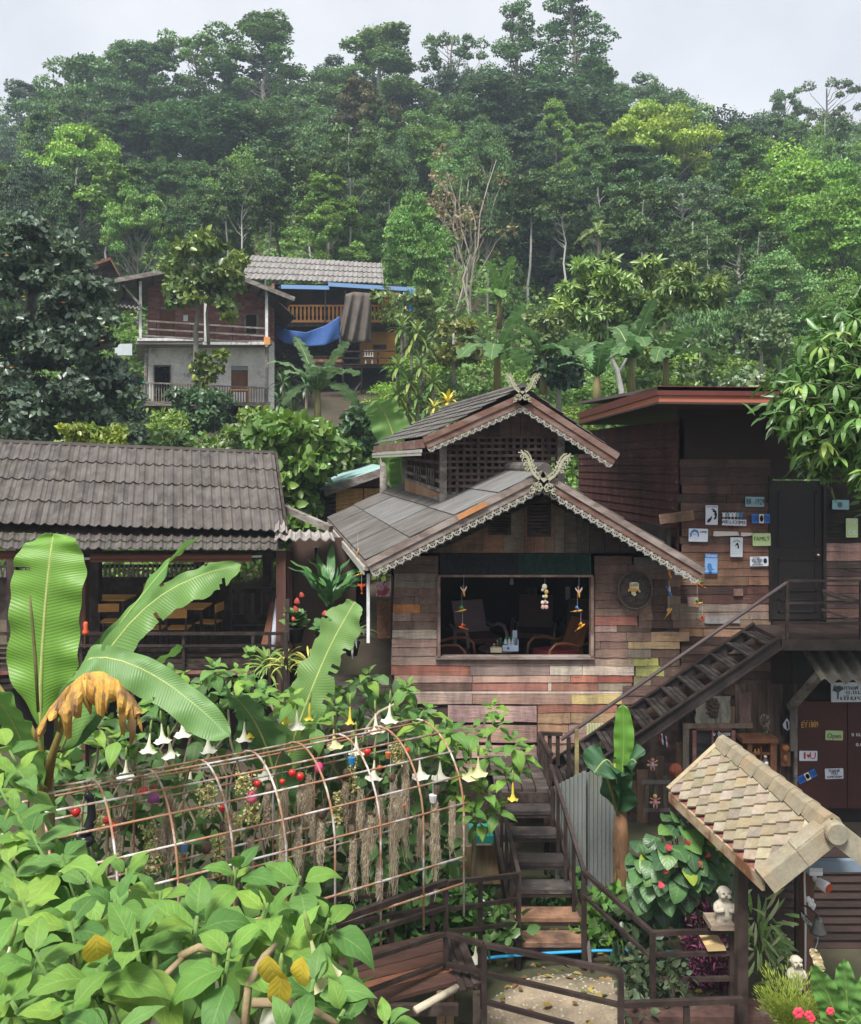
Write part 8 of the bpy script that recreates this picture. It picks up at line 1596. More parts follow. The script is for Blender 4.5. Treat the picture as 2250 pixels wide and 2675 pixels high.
clump_tree('garden_shrub', 'rounded dark green coffee shrub under the concrete house balcony', blob(450, 600, 1020, 1130, 33, 35, 34, 16, 34), 80, .22, (.065, .125, .055), [[(525, 1150, 34), (525, 1080, 34)]], JB, cat='shrub', yellow=.1, droop=.5)
clump_tree('garden_shrub', 'bright fern like shrub between jackfruit and coffee shrub', blob(405, 470, 1085, 1150, 31, 33, 16, 14, 26), 70, .22, (.17, .28, .055), [], JB, cat='shrub', tmpl=LEAFL)
clump_tree('garden_shrub', 'bright green bush in front of the concrete house right stilts', blob(640, 760, 1085, 1175, 29, 31, 30, 16, 30), 70, .24, (.16, .26, .06), [], JB, cat='shrub', yellow=.5)
clump_tree('garden_shrub', 'low bright hedge along the pavilion ridge', blob(360, 640, 1130, 1185, 27, 30, 40, 14, 26), 60, .2, (.12, .21, .06), [], JB, cat='shrub')
clump_tree('garden_shrub', 'lime green bush at the foot of the dark jackfruit', blob(170, 330, 1120, 1180, 22.3, 23, 18, 12, 22), 55, .17, (.20, .28, .05), [], JB, cat='shrub', yellow=.5)
clump_tree('garden_shrub', 'dense dark bush right of the heart vine', blob(900, 990, 1080, 1190, 24, 26, 24, 16, 30), 75, .2, (.055, .115, .045), [], JB, cat='shrub', yellow=.1)
clump_tree('fruit_tree', 'bushy fruit tree with small green fruits left of the bamboo hut', blob(830, 930, 1150, 1215, 24.5, 26, 18, 16, 26), 62, .2, (.10, .18, .05), [], JB, cat='tree')
for lb, u0, u1, v0, v1, d, c in (('yellowish loquat like tree right of the dracaena', 1120, 1250, 820, 960, 36, (.16, .19, .055)), ('pale bamboo like thicket left of the acacia', 1380, 1480, 820, 980, 36, (.13, .20, .075)), ('bushy slope tree right of the dracaena top', 1000, 1120, 770, 850, 44, (.11, .17, .05)), ('fresh green shrub under the acacia', 1640, 1800, 930, 1040, 36, (.15, .26, .06)), ('silvery green shrub left of the mango', 1910, 2010, 985, 1050, 28, (.13, .19, .10)), ('dark round shrub behind the tower finial', 1420, 1500, 950, 1010, 30, (.04, .085, .045)), ('leafy tree with a white trunk in the right wood', 1940, 2040, 830, 930, 40, (.12, .19, .085)), ('creeper covered trunk at the edge of the dark wood', 1780, 1880, 880, 1040, 40, (.07, .13, .045))):
    clump_tree('slope_tree', lb, blob(u0, u1, v0, v1, d - 1.5, d + 1.5, 20, 18, 36), 80, .25, c, [[((u0 + u1) / 2, v1 + 80, d), ((u0 + u1) / 2, v0 + 30, d)]], (.34, .32, .29), yellow=.35)
# low plants around the stair foot
for lb, u0, u1, v0, v1, d, c, s in (('leafy ground plants left of the timber stair foot', 1175, 1350, 2330, 2480, 10.2, (.085, .175, .05), .16), ('bright leafy plants right of the timber stair foot', 1530, 1600, 2340, 2460, 10.5, (.11, .23, .05), .14), ('leafy plants under the timber stair treads', 1390, 1480, 2300, 2460, 11.4, (.08, .18, .05), .14), ('dark leafy plants behind the plank walk railing', 860, 1160, 2290, 2480, 10.2, (.075, .16, .05), .2), ('dark ground plants behind the stair foot rail', 1600, 1760, 2380, 2600, 9.9, (.05, .09, .045), .14), ('small weeds beside the boulder', 1640, 1760, 2500, 2640, 9.0, (.06, .09, .05), .09)):
    clump_tree('garden_plant', lb, blob(u0, u1, v0, v1, d - .4, d + .5, 16, 26, 60), 26, s, c, [], JB, cat='plant', loc=P((u0 + u1) / 2, v1, d))
n = 420; C = np.c_[rng.uniform(-3.2, 3.2, n), rng.uniform(8.0, 11.2, n), np.zeros(n)]
for i in range(n):
    x, y = C[i, 0], C[i, 1]; r2 = math.hypot((x - 1.45) / 1.1, (y - 8.95) / .77); C[i, 2] = hill(x, y) + .02 if r2 > 1 else .05 + .52 * (1 - r2 ** 2.6)
cl_ = np.array([[.30, .20, .07], [.20, .11, .05], [.14, .17, .05], [.36, .28, .08]])[rng.integers(0, 4, n)] * rng.uniform(.7, 1.2, (n, 1))
o = bpy.data.objects.new('fallen_leaves', leaf_mesh('fallen_leaves', C, rdir(n) * np.array([1, 1, .15]), rdir(n) * .35 + np.array([0, 0, 1]), rng.uniform(.05, .13, n), cl_, LEAF6)); link(o); tag(o, 'fallen brown and yellow leaves scattered round the boulder', 'leaves', kind='stuff')
# ---------------------------------------------------------------- cafe furniture seen through the window
M_BENT = mk('bentwood', (.22, .085, .035), col2=(.14, .05, .025), var=.3, ns=4, rough=.35, spec=.5, bump=.04); M_DKCHAIR = mk('dark_lacquer_wood', (.075, .038, .030), var=.3, ns=3, rough=.3, spec=.6, bump=.03)
def armchair(x, y, rz, lb, mat, s=1., seatc=(.09, .03, .03)):
    o = thing('armchair', lb, 'armchair', (x, y, FZ + .36)); Rm = Matrix.Translation((x, y, FZ + .36)) @ Matrix.Rotation(rz, 4, 'Z') @ Matrix.Diagonal((s, s, s, 1)); T = lambda p: Rm @ Vector(p)
    m = MB(); m.box(-.28, .28, -.28, .27, .36, .44); m.v = [tuple(T(p)) for p in m.v]; m.build('seat', flat('seat_%d' % int(seatc[0] * 1000), seatc), o)
    m = MB(); thick(m, lambda a, b: T((lerp(-.27, .27, a), .27 + .22 * b, .42 + .50 * b)), 2, 3, Rm.to_3x3() @ Vector((0, .03, 0))); m.build('backrest', mat, o)
    for sg in (-1, 1):
        m = MB(); pts = [(sg * .33, -.33, .02), (sg * .33, -.36, .3), (sg * .33, -.33, .52), (sg * .33, -.22, .61), (sg * .33, 0, .60), (sg * .33, .22, .53), (sg * .33, .40, .56)]; m.tube([T(p) for p in pts], .026 * s, 8); m.build('armrest', mat, o, True)
        for yy_, zt in ((-.26, .36), (.30, .5)): m = MB(); m.box(sg * .29 - .022, sg * .29 + .022, yy_ - .022, yy_ + .022, 0, zt); m.v = [tuple(T(p)) for p in m.v]; m.build('leg', mat, o)
    return o
xw = lambda u, d: P(u, 0, d).x
armchair(xw(1175, 14.3), 14.25, R(75), 'bentwood armchair at the left end of the cafe window', M_BENT)
armchair(xw(1250, 15.5), 15.3, R(20), 'dark armchair with a broad pale back behind the round table', mk('pale_purple_lacquer', (.19, .13, .135), var=.2, rough=.3, spec=.6), 1.12)
armchair(xw(1452, 14.4), 14.35, R(-65), 'bentwood armchair with a red seat at the right of the round table', M_BENT, 1., (.30, .05, .06))
armchair(xw(1395, 15.8), 15.7, R(-10), 'dark leather armchair behind the bottles', M_DKCHAIR, 1.15, (.05, .025, .022))
armchair(xw(1510, 15.6), 15.5, R(-20), 'dark armchair in the right corner of the cafe window', M_DKCHAIR, 1.1, (.04, .02, .02))
rtb = thing('round_table', 'round dark wooden table carrying the bottles inside the window', 'table', (xw(1305, 14.3), 14.3, FZ + .36)); tx = xw(1305, 14.3); tz = P(0, 1693, 14.3).z
m = MB(); m.lathe([(.0, -.03), (.33, -.03), (.345, -.01), (.34, .005), (0, .005)], 28, (tx, 14.3, tz)); m.build('table_top', M_DKCHAIR, rtb, True)
m = MB(); m.lathe([(.22, FZ + .36), (.20, FZ + .39), (.05, FZ + .42), (.045, tz - .03)], 14, (tx, 14.3, 0)); m.build('pedestal', M_DKCHAIR, rtb, True)
def on_table(u, d): return Vector((xw(u, d), d, tz + .006))
M_CLEAR = mk('clear_bottle_plastic', (.62, .70, .74), var=.1, ns=5, rough=.12, spec=.7, bump=0, fine=0); M_CAPG = flat('green_cap', (.03, .40, .10), .4)
def bottle(u, d, h, r_, body, capm, lb, lab=None):
    p = on_table(u, d); o = thing('bottle', lb, 'bottle', p); m = MB(); m.lathe([(r_ * .9, 0), (r_, .01), (r_, h * .55), (r_ * .92, h * .62), (r_ * .45, h * .82), (r_ * .4, h * .88)], 14, p); m.build('body', body, o, True)
    m = MB(); m.lathe([(r_ * .48, h * .87), (r_ * .48, h), (r_ * .4, h * 1.005), (0, h * 1.005)], 12, p); m.build('cap', capm, o, True)
    if lab: m = MB(); m.lathe([(r_ * 1.015, h * .2), (r_ * 1.015, h * .48)], 14, p); m.build('label_band', lab, o, True)
bottle(1321, 14.15, .20, .030, M_CLEAR, M_CAPG, 'clear water bottle with green cap, left of three', M_CAPG); bottle(1331, 14.18, .205, .030, M_CLEAR, M_CAPG, 'clear water bottle with green cap, middle of three', flat('white_paper')); bottle(1340, 14.16, .205, .030, M_CLEAR, flat('pale_green_cap', (.35, .6, .45)), 'clear water bottle with pale cap, right of three', flat('white_paper'))
bottle(1308, 14.2, .18, .026, flat('dark_green_glass', (.02, .10, .04), .15), M_CAPG, 'dark green bottle with bright green cap'); bottle(1300, 14.12, .16, .024, flat('brown_sauce', (.20, .06, .03), .2), flat('aqua_cap', (.15, .55, .55)), 'brown sauce bottle with an aqua nozzle'); bottle(1291, 14.08, .11, .038, flat('amber_jar', (.22, .12, .07), .2), flat('white_plastic'), 'amber jar with a white lid')
tb = MB(); p = on_table(1296, 13.98); tb.box(p.x - .09, p.x + .09, p.y - .05, p.y + .05, p.z, p.z + .075); o = tb.build('napkin_box', flat('cream_carton', (.68, .62, .42)), None, org=p); tag(o, 'cream carton box in front of the jar on the round table', 'box')
p = on_table(1334, 14.02); o = thing('drinks_carrier', 'white and pale blue carton carrier holding the water bottles', 'carton', p); m = MB(); m.box(p.x - .13, p.x + .12, p.y, p.y + .01, p.z, p.z + .10); m.build('front_panel', flat('pale_blue_card', (.55, .64, .80)), o); m = MB(); m.box(p.x + .06, p.x + .135, p.y + .26, p.y + .27, p.z, p.z + .29); m.build('back_panel', flat('pale_blue_card'), o); m = MB(); m.box(p.x + .12, p.x + .13, p.y, p.y + .26, p.z, p.z + .18); m.build('side_panel', flat('pale_blue_card'), o); m = MB(); m.prism([p + Vector((a, -.003, b)) for a, b in ((-.055, .03), (-.045, .03), (-.04, .05), (-.03, .03), (-.02, .03), (-.025, .06), (-.05, .075))], (0, .002, 0)); m.build('blue_emblem', M_NAVY, o)
fr_ = MB(); pbox(fr_, 1378, 1404, 1535, 1566, 17.9, .03); o = fr_.build('framed_picture', mk('grey_picture', (.10, .10, .11), col2=(.2, .2, .22), ns=12), None, org=P(1391, 1566, 17.9)); tag(o, 'grey framed picture hanging deep in the cafe room', 'picture')
fr_ = MB(); pbox(fr_, 1478, 1490, 1533, 1567, 17.6, .02); o = fr_.build('paper_strip', flat('white_paper'), None, org=P(1484, 1567, 17.6)); tag(o, 'pale paper strip on the back wall of the cafe', 'paper')
lb_ = thing('pendant_bulb', 'small grey pendant lamp shade hanging in the cafe', 'lamp', P(1337, 1530, 15)); m = MB(); m.lathe([(.012, .09), (.028, .07), (.035, 0), (.03, -.02), (.0, -.02)], 12, P(1337, 1524, 15)); m.build('shade', flat('grey_enamel', (.35, .36, .36)), lb_, True); m = MB(); m.tube([P(1337, 1511, 15), P(1337, 1490, 15)], .004, 5); m.build('cord', M_DARK, lb_)
# hanging birds and shell mobile
def bird(u, v, d, s, body, wing, tail, face, lb, up=.6, hang=True):
    """small carved bird with spread wings"""
    p = P(u, v, d); o = thing('hanging_bird', lb, 'bird ornament', p, 'painted wooden birds'); fx = Vector((math.cos(face), -.25, math.sin(face))).normalized(); m = MB(); ts = (-1, -.55, 0, .5, .85, 1.05); rs = (.05, .16, .24, .2, .13, .02)
    m.tube([p + fx * s * t for t in ts], [r_ * s for r_ in rs], 8); m.build('body', body, o, True)
    sd = fx.cross(Z).normalized()
    for sg in (-1, 1):
        w = sd * sg; b_ = p + fx * s * .1 + Z * s * .15; t_ = b_ + (w * .75 + Z * up) * s * 1.15 - fx * s * .25; m = MB(); m.prism([b_ + fx * s * .3, t_ + fx * s * .1, t_ - fx * s * .3, b_ - fx * s * .25], Z * .006); m.build('wing', wing, o)
    m = MB(); e = p - fx * s * 1.; m.prism([e + fx * s * .15, e - fx * s * .45 + sd * s * .25, e - fx * s * .45 - sd * s * .25], Z * .005); m.build('tail', tail, o)
    if hang: m = MB(); m.tube([p + Z * s * .2, p + Z * .28], .0018, 4); m.build('thread', flat('pale_thread', (.5, .5, .5)), o)
RO, YO, GRN, BLU, PKW = flat('orange_red_paint', (.62, .10, .03)), flat('amber_paint', (.75, .36, .04)), flat('parrot_green', (.05, .38, .10)), flat('parrot_blue', (.05, .22, .60)), flat('pink_white_paint', (.75, .55, .50))
for a in ((1212, 1547, 13.3, .07, YO, PKW, M_GREYWOOD, R(-80), 'pale winged bird, highest of the left thread'), (1207, 1595, 13.3, .075, YO, GRN, YO, R(15), 'green winged amber bird on the left thread'), (1209, 1640, 13.3, .07, RO, RO, YO, R(160), 'flame red bird, lowest of the left thread'), (1513, 1550, 13.3, .07, YO, PKW, M_GREYWOOD, R(-85), 'pale winged bird, highest of the right thread'), (1509, 1596, 13.3, .075, YO, BLU, M_GREYWOOD, R(10), 'blue winged amber bird on the right thread'), (1518, 1638, 13.3, .08, YO, YO, M_GREYWOOD, R(40), 'amber bird, lowest of the right thread'),
          (1750, 1500, 13.2, .07, YO, RO, YO, R(-70), 'amber bird below the motor car sign'), (1750, 1548, 13.2, .075, BLU, flat('white_paint', (.7, .7, .72)), BLU, R(-60), 'blue and white bird before the black stain'), (1748, 1600, 13.2, .085, YO, PKW, YO, R(60), 'amber bird with a red head before the black stain'), (1830, 1528, 13.2, .075, RO, GRN, YO, R(150), 'green headed red bird on the maroon boards'), (1822, 1577, 13.2, .075, YO, GRN, YO, R(15), 'green bird before the square pale patch'), (1836, 1618, 13.2, .07, RO, RO, YO, R(65), 'red bird beside the grey nailed board'),
          (935, 1442, 12.9, .06, YO, BLU, YO, R(70), 'small blue bird under the eave at the porch post'), (940, 1500, 12.9, .06, YO, GRN, YO, R(20), 'small green bird beside the porch post'), (945, 1535, 12.9, .07, RO, RO, RO, R(90), 'red flower like bird on the porch post')): bird(*a)
sm = thing('shell_mobile', 'mobile of cream and pink sea shells hanging in the cafe window', 'mobile', P(1424, 1590, 13.35)); m = MB(); m.tube([P(1424, 1510, 13.35), P(1424, 1588, 13.35)], .002, 4); m.build('thread', flat('pale_thread'), sm)
for u, v, r_, c in ((1423, 1533, 13, 0), (1418, 1541, 7, 0), (1428, 1546, 10, 1), (1420, 1558, 6, 0), (1427, 1558, 9, 2), (1418, 1574, 9, 0), (1425, 1572, 8, 3), (1430, 1574, 6, 0), (1419, 1586, 10, 3), (1428, 1586, 10, 3)):
    m = MB(); q = r_ / 2 / F * 13.35; m.ell(P(u, v, 13.35), (q * 1.1, q * .6, q * 1.2), 10, 7); m.build('shell', flat('shell_%d' % c, ((.78, .70, .58), (.72, .48, .16), (.70, .60, .28), (.62, .36, .32))[c]), sm, True)
# winnowing tray with the classic car emblem
wt = thing('winnowing_tray', 'large round dark woven tray with a CLASSIC car emblem on the plank wall', 'tray', P(1659, 1600, 13.3)); tc_ = P(1659, 1541, 13.3)
m = MB(); m.lathe([(0, .0), (.26, 0), (.275, .012)], 36, tc_, -Y, .92, 1.03); m.build('woven_dish', mk('dark_weave', (.045, .032, .027), col2=(.075, .06, .055), var=.5, ns=26, rough=.7, bump=.5), wt)
m = MB(); ring = [tc_ + Vector((math.cos(a) * .262, -.03, math.sin(a) * .292)) for a in [6.283 * k / 40 for k in range(41)]]; m.tube(ring, .017, 8, False); m.build('rim', mk('cane_rim', (.10, .08, .07), var=.4, ns=20), wt, True)
ec = tc_ + Vector((-.02, -.035, .01)); E = lambda a, b, y=0: ec + Vector((a * .1, y, b * .1))
def mark(nm, poly, mat, y): m = MB(); m.prism([E(a, b, y) for a, b in poly], (0, -.003, 0)); m.build(nm, mat, wt)
mark('emblem_plate', [(-.7, .1), (-.7, .95), (-.4, 1.15), (.4, 1.15), (.75, .95), (.75, .0), (.5, -.6), (.05, -1.05), (-.5, -.6)], M_CREAM, 0); mark('car_body', [(-.95, -.35), (-.9, .1), (-.6, .3), (-.5, .5), (.1, .5), (.25, .15), (.8, .05), (.98, -.2), (.95, -.42)], M_TAN, -.004); mark('car_window', [(-.5, .25), (-.42, .42), (.05, .42), (.15, .2)], M_CREAM, -.008); mark('wheel', [(a * .6 + .35, b * .7 - .1) for a, b in oval(.2, -.5, .4, .4)], M_INK, -.008); mark('wheel', [(a * .6 - .75, b * .7 - .1) for a, b in oval(.2, -.5, .35, .35)], M_INK, -.008)
lettering(wt, 'CLASSIC', E(.02, .72, -.006), .055, M_INK, .13)
# blue half disc under the eave
m = MB(); q = P(1758, 1466, 13.3); m.lathe([(0, 0), (.055, .0), (.06, .02)], 16, q, -Y); o = m.build('blue_bowl', flat('bright_blue_bowl', (.02, .20, .62)), None, org=q); tag(o, 'bright blue bowl tucked behind the barge board end', 'bowl')
# ---------------------------------------------------------------- things on the ground floor wall
def cherub(u, v, d, s, lb, cloth, hair):
    p = P(u, v, d); o = thing('cherub_doll', lb, 'doll', p); sk = flat('doll_skin'); m = MB(); m.lathe([(.30 * s, -.50 * s), (.34 * s, -.2 * s), (.26 * s, .15 * s), (.14 * s, .3 * s)], 12, p, Z, 1, .75)
    for sg in (-1, 1): m.tube([p + Vector((sg * .22 * s, 0, .16 * s)), p + Vector((sg * .5 * s, -.08 * s, .28 * s)), p + Vector((sg * .72 * s, -.1 * s, .46 * s))], [.1 * s, .085 * s, .07 * s], 8); m.tube([p + Vector((sg * .14 * s, -.05 * s, -.42 * s)), p + Vector((sg * .24 * s, -.15 * s, -.72 * s)), p + Vector((sg * .16 * s, -.18 * s, -1.05 * s))], [.15 * s, .12 * s, .08 * s], 8)
    m.ell(p + Vector((0, -.02 * s, .58 * s)), (.30 * s, .29 * s, .31 * s), 14, 10); m.ell(p + Vector((0, -.31 * s, .54 * s)), .05 * s, 6, 5); m.build('body', sk, o, True)
    m = MB(); m.lathe([(.36 * s, -.55 * s), (.38 * s, -.3 * s), (.29 * s, .05 * s)], 12, p, Z, 1, .78); m.build('dress', cloth, o, True); m = MB(); m.ell(p + Vector((0, .03 * s, .68 * s)), (.32 * s, .30 * s, .25 * s), 12, 7); m.build('hair', hair, o, True)
    for sg in (-1, 1): m = MB(); m.ell(p + Vector((sg * .5 * s, .12 * s, -.3 * s)), (.3 * s, .04 * s, .2 * s), 10, 6); m.build('wing', flat('wing_pink', (.62, .38, .34)), o, True); m = MB(); m.ell(p + Vector((sg * .11 * s, -.28 * s, .63 * s)), .035 * s, 6, 5); m.build('eye', M_INK, o)
cherub(1705, 1994, 13.2, .105, 'winged cherub doll with lilac top and raised arms, upper of two', flat('lilac_cloth', (.48, .38, .52)), flat('brown_hair', (.10, .05, .03))); cherub(1712, 2092, 13.1, .105, 'winged cherub doll in pink, lower of two, on the wooden frame', flat('pink_cloth', (.62, .25, .30)), flat('yellow_cap', (.62, .46, .10)))
wf = thing('wooden_frame', 'rough grey wooden frame holding the lower cherub doll', 'frame', P(1712, 2122, 13.25))
for a in ((1676, 1750, 2037, 2047), (1680, 1750, 2110, 2119)): board(wf, *a, 13.22, (.20, .18, .16), .03, 'rail')
for a in ((1684, 1694, 2040, 2118), (1732, 1742, 2026, 2118), (1708, 1716, 2045, 2112)): board(wf, *a, 13.24, (.16, .14, .12), .03, 'stile', vert=True)
mk_ = thing('clay_face_pot', 'red clay face planter with a small green tuft', 'planter', P(1766, 2012, 13.1)); m = MB(); m.ell(P(1766, 2012, 13.1), (.10, .08, .105), 14, 10); m.ell(P(1757, 2013, 13.0), (.02, .025, .035), 8, 6); m.ell(P(1770, 2028, 13.01), (.035, .02, .015), 8, 6)
m.build('face', mk('terracotta', (.36, .10, .055), var=.3, ns=8), mk_, True)
for i in range(14): put_leaf(mk_, STRAP, P(1782, 2026, 13.0), (rnd.uniform(-.6, 1), -.4, rnd.uniform(-.2, .9)), (0, -.5, 1), .11, (.14, .26, .06))
fl = thing('thai_flag', 'small red white and blue flag hanging below the steel stair', 'flag', P(1735, 1950, 13.0))
for k, (c0, c1, mt) in enumerate(((0, .2, flat('flag_red', (.40, .03, .04))), (.2, .4, flat('white_paper')), (.4, .65, flat('flag_blue', (.03, .04, .16))), (.65, .85, flat('white_paper')), (.85, 1, flat('flag_red')))):
    m = MB(); thick(m, lambda a, b: P(lerp(1722, 1746, lerp(c0, c1, a)) + 4 * b, lerp(1912, 1926, lerp(c0, c1, a)) + 30 * b, 13.0 + .015 * math.sin(9 * a + 5 * b)), 3, 5, (0, .003, 0)); m.build('stripe', mt, fl)
cb = thing('spirit_cabinet', 'small brown wooden wall cabinet with figurines inside', 'cabinet', P(1985, 2010, 13.1)); M_CAB = mk('cabinet_wood', (.20, .09, .045), col2=(.13, .055, .03), var=.3, ns=4, sc=(3, 3, 1))
for nm, a, d, th in (('back_panel', (1955, 2028, 1940, 2030), 13.3, .03), ('top', (1940, 2034, 1930, 1942), 13.05, .3), ('side_panel', (1954, 1966, 1942, 2030), 13.08, .24), ('side_panel', (2014, 2030, 1942, 2030), 13.08, .24), ('shelf', (1966, 2014, 1968, 1972), 13.1, .22), ('divider', (1988, 1991, 1952, 2030), 13.1, .06)): m = MB(); pbox(m, *a, d, th); m.build(nm, M_CAB, cb)
for i, (u, v, h, c) in enumerate(((1973, 1968, .07, (.5, .25, .08)), (1982, 1968, .08, (.4, .2, .07)))): m = MB(); p = P(u, v, 13.15); m.lathe([(.02, 0), (.025, .02), (.012, h * .6), (.02, h * .8), (.0, h)], 10, p); o = m.build('figurine', flat('gilt', c, .3), None, True, org=p); tag(o, ('left' if i == 0 else 'right') + ' of two small golden figurines on the cabinet shelf', 'figurine')
p = P(2000, 2004, 13.05); o = thing('seated_figurine', 'seated figurine with bald head and dark robe in the cabinet', 'figurine', p); m = MB(); m.lathe([(.055, 0), (.06, .03), (.04, .10), (.02, .13)], 12, p); m.build('robe', flat('dark_grey_robe', (.08, .08, .09)), o, True); m = MB(); m.ell(p + Z * .155, .026, 10, 8); m.build('head', flat('stone_pale', (.50, .42, .36)), o, True); m = MB(); m.ell(p + Vector((0, -.045, .07)), (.03, .015, .03), 8, 6); m.build('white_scarf', flat('white_paper'), o, True)
p = P(2053, 2000, 13.3); o = thing('mask_carving', 'orange brown carved wooden mask panel beside the maroon door', 'carving', p); m = MB(); pbox(m, 2040, 2066, 1945, 2002, 13.3, .04); m.build('panel', M_CAB, o); m = MB(); m.ell(P(2053, 1955, 13.26), (.06, .03, .05), 10, 7); m.build('hat', mk('ochre_carving', (.36, .16, .05)), o, True); m = MB(); m.ell(P(2052, 1982, 13.27), (.035, .03, .06), 10, 7); m.build('face', mk('ochre_carving'), o, True)
p = P(1998, 1935, 13.25); o = thing('carved_flame_ornament', 'grey carved root ornament standing on the cabinet', 'carving', p); m = MB()
for k in range(26): a = rnd.uniform(0, 3.14); r_ = rnd.uniform(.02, .075); q = p + Vector((math.cos(a) * r_ * 1.1, rnd.uniform(-.02, .02), .05 + rnd.random() * .30)); m.tube([q, q + Vector((rnd.uniform(-.03, .03), 0, .04)), q + Vector((rnd.uniform(-.04, .04), 0, .07))], [.009, .007, .003], 5)
m.tube([p + Vector((math.cos(a) * .07, 0, .31 + math.sin(a) * .09)) for a in [6.283 * k / 18 for k in range(19)]], .008, 6); m.build('carving', mk('grey_root', (.20, .17, .13), var=.4, ns=10), o, True)
p = P(2054, 1895, 13.25); o = thing('face_mask', 'white half mask on a dark board above the carved mask', 'mask', p); m = MB(); pbox(m, 2042, 2068, 1868, 1920, 13.36, .02); m.build('board', M_INK, o); m = MB(); m.prism([P(a, b, 13.33) for a, b in ((2056, 1876), (2063, 1888), (2070, 1900), (2069, 1908), (2064, 1910), (2060, 1902), (2057, 1908), (2048, 1902), (2045, 1893), (2050, 1884))], (0, -.02, 0)); m.build('mask', flat('plate_white'), o); m = MB(); m.prism([P(a, b, 13.30) for a, b in ((2054, 1884), (2058, 1884), (2060, 1902), (2056, 1906))], (0, -.006, 0)); m.build('dark_stripe', M_INK, o)
p = P(1862, 1885, 13.3); o = thing('carved_relief', 'dark carved relief figure on a pale board above the window', 'carving', p); m = MB()
m.ell(P(1862, 1850, 13.34), (.10, .012, .17), 10, 8)
for k in range(30): m.ell(P(1862 + rnd.uniform(-13, 13), 1850 + rnd.uniform(-22, 22), 13.33), (rnd.uniform(.02, .05), .02, rnd.uniform(.015, .04)), 7, 5)
m.build('relief', mk('dark_carving', (.07, .05, .042), var=.4, ns=16), o, True)
hl_ = MB(); a, b = P(1600, 2130, 10.9), P(1700, 2300, 10.6)
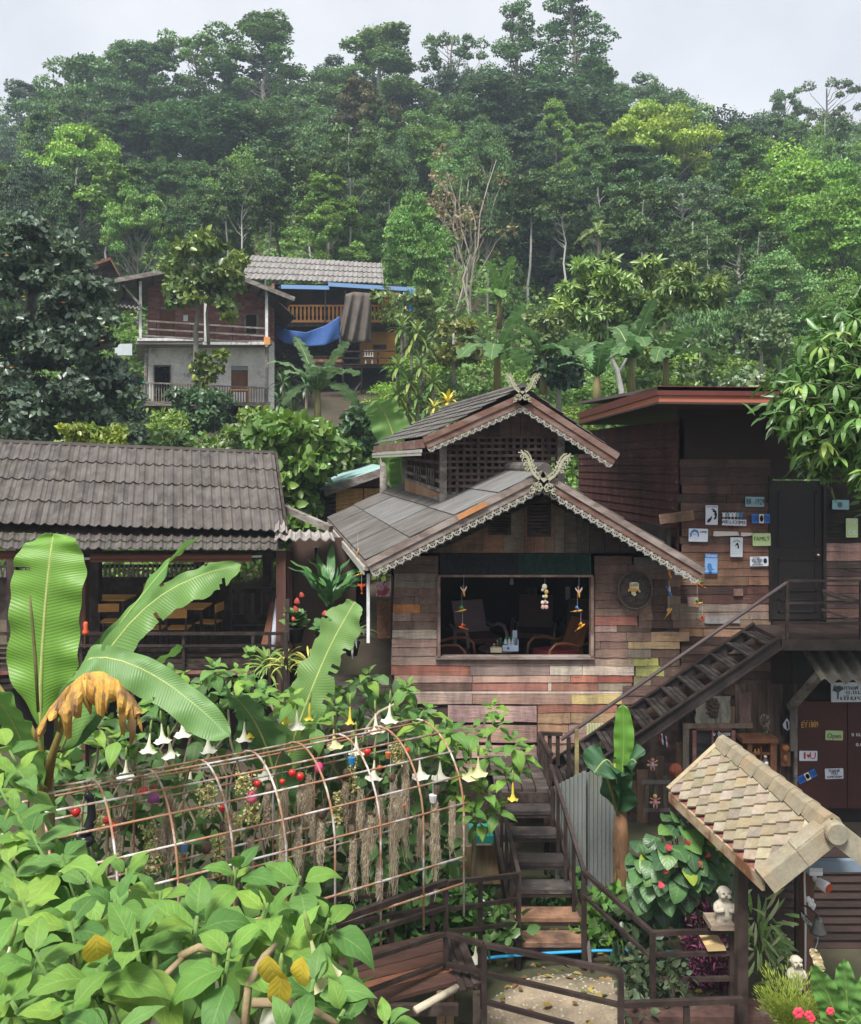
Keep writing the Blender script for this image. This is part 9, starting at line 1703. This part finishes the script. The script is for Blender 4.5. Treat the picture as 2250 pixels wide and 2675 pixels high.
# ---------------------------------------------------------------- stone statues
def baby(u, v, d, s, lb):
    """standing stone child: big head, folded arms, feet on the ledge"""
    p = P(u, v, d); o = thing('stone_child_statue', lb, 'statue', p); bmm = bpy.data.meshes.new('body')
    J = [(0, 0, .26), (0, 0, .42), (0, 0, .56), (0, 0, .64), (0, 0, .80), (0, 0, .96), (.10, 0, .22), (.10, 0, .10), (.10, -.04, .02), (-.10, 0, .22), (-.10, 0, .10), (-.10, -.04, .02), (.18, 0, .54), (.22, -.10, .42), (.06, -.20, .50), (-.18, 0, .54), (-.22, -.10, .42), (-.05, -.20, .52)]
    E_ = [(0, 1), (1, 2), (2, 3), (3, 4), (4, 5), (0, 6), (6, 7), (7, 8), (0, 9), (9, 10), (10, 11), (2, 12), (12, 13), (13, 14), (2, 15), (15, 16), (16, 17)]
    rad = [.15, .165, .13, .07, .20, .12, .105, .08, .07, .105, .08, .07, .075, .065, .06, .075, .065, .06]
    bmm.from_pydata([tuple(Vector(j) * s) for j in J], E_, []); ob = bpy.data.objects.new('body', bmm); link(ob, o); md = ob.modifiers.new('skin', 'SKIN'); ob.modifiers.new('sub', 'SUBSURF').render_levels = 2; ob.modifiers['sub'].levels = 2
    for i, sv in enumerate(bmm.skin_vertices[0].data): sv.radius = (rad[i] * s, rad[i] * s); sv.use_root = i == 0
    bmm.materials.append(mk('carved_stone', (.46, .42, .34), col2=(.34, .31, .24), var=.25, ns=7, rough=.9, bump=.3)); md.use_smooth_shade = True
    m = MB(); c = p + Z * .84 * s; st_ = mk('carved_stone')
    m.ell(c + Vector((0, -.165, -.01)) * s, (.028 * s, .03 * s, .03 * s), 8, 6)
    for sg in (-1, 1): m.ell(c + Vector((sg * .155, 0, -.01)) * s, (.02 * s, .035 * s, .045 * s), 8, 6); m.ell(c + Vector((sg * .065, -.145, -.06)) * s, (.06 * s, .04 * s, .05 * s), 8, 6)
    m.build('face_features', st_, o, True)
    for sg in (-1, 1): m = MB(); m.ell(c + Vector((sg * .065, -.158, .03)) * s, (.03 * s, .012 * s, .008 * s), 8, 5); m.build('eye', mk('carved_line', (.10, .09, .07)), o, True)
    m = MB(); m.ell(c + Vector((0, -.158, -.095)) * s, (.04 * s, .012 * s, .008 * s), 8, 5); m.build('mouth', mk('carved_line'), o, True); return o
baby(1892, 2424, 8.7, .44, 'pale stone child statue with folded arms on the railing ledge')
lg = MB(); pbox(lg, 1858, 1922, 2418, 2432, 8.6, .25); o = lg.build('statue_ledge', M_PLANK, None, col=(.30, .24, .18), org=P(1890, 2432, 8.7)); tag(o, 'short wooden ledge under the pale stone child', 'ledge')
baby(2080, 2590, 7.6, .33, 'pale stone child statue whose head rises from the asparagus fern')
tl = MB(); tl.prism([P(a, b, 8.7) for a, b in ((1842, 2470), (1870, 2464), (1895, 2474), (1898, 2484), (1850, 2486))], (0, .2, 0)); o = tl.build('tan_tile', flat('tan_tile', (.50, .36, .18)), None, org=P(1870, 2484, 8.7)); tag(o, 'broken tan tile resting on the middle bar of the railing', 'tile')
rd_ = MB(); p = P(224, 1657, 14.1); rd_.lathe([(.05, 0), (.055, .04), (.03, .10), (.04, .16), (.03, .20), (0, .21)], 12, p); o = rd_.build('red_figure', flat('orange_red_paint'), None, True, org=p); tag(o, 'small orange red figure on the pavilion rail', 'figurine')
# ---------------------------------------------------------------- air between the camera and the hill
hz = MB(); hz.box(-260, 260, -40, 245, -3, 84); me = hz.mesh('haze', None); vm_ = bpy.data.materials.new('haze'); vm_.use_nodes = True; nn = vm_.node_tree.nodes; nn.clear(); out = nn.new('ShaderNodeOutputMaterial'); pv_ = nn.new('ShaderNodeVolumePrincipled'); pv_.inputs['Density'].default_value = .0008; pv_.inputs['Color'].default_value = (.72, .85, 1, 1); vm_.node_tree.links.new(pv_.outputs[0], out.inputs['Volume']); me.materials.append(vm_)
ho = bpy.data.objects.new('haze', me); link(ho); tag(ho, 'thin bluish humid air over the whole valley', 'haze', kind='stuff')
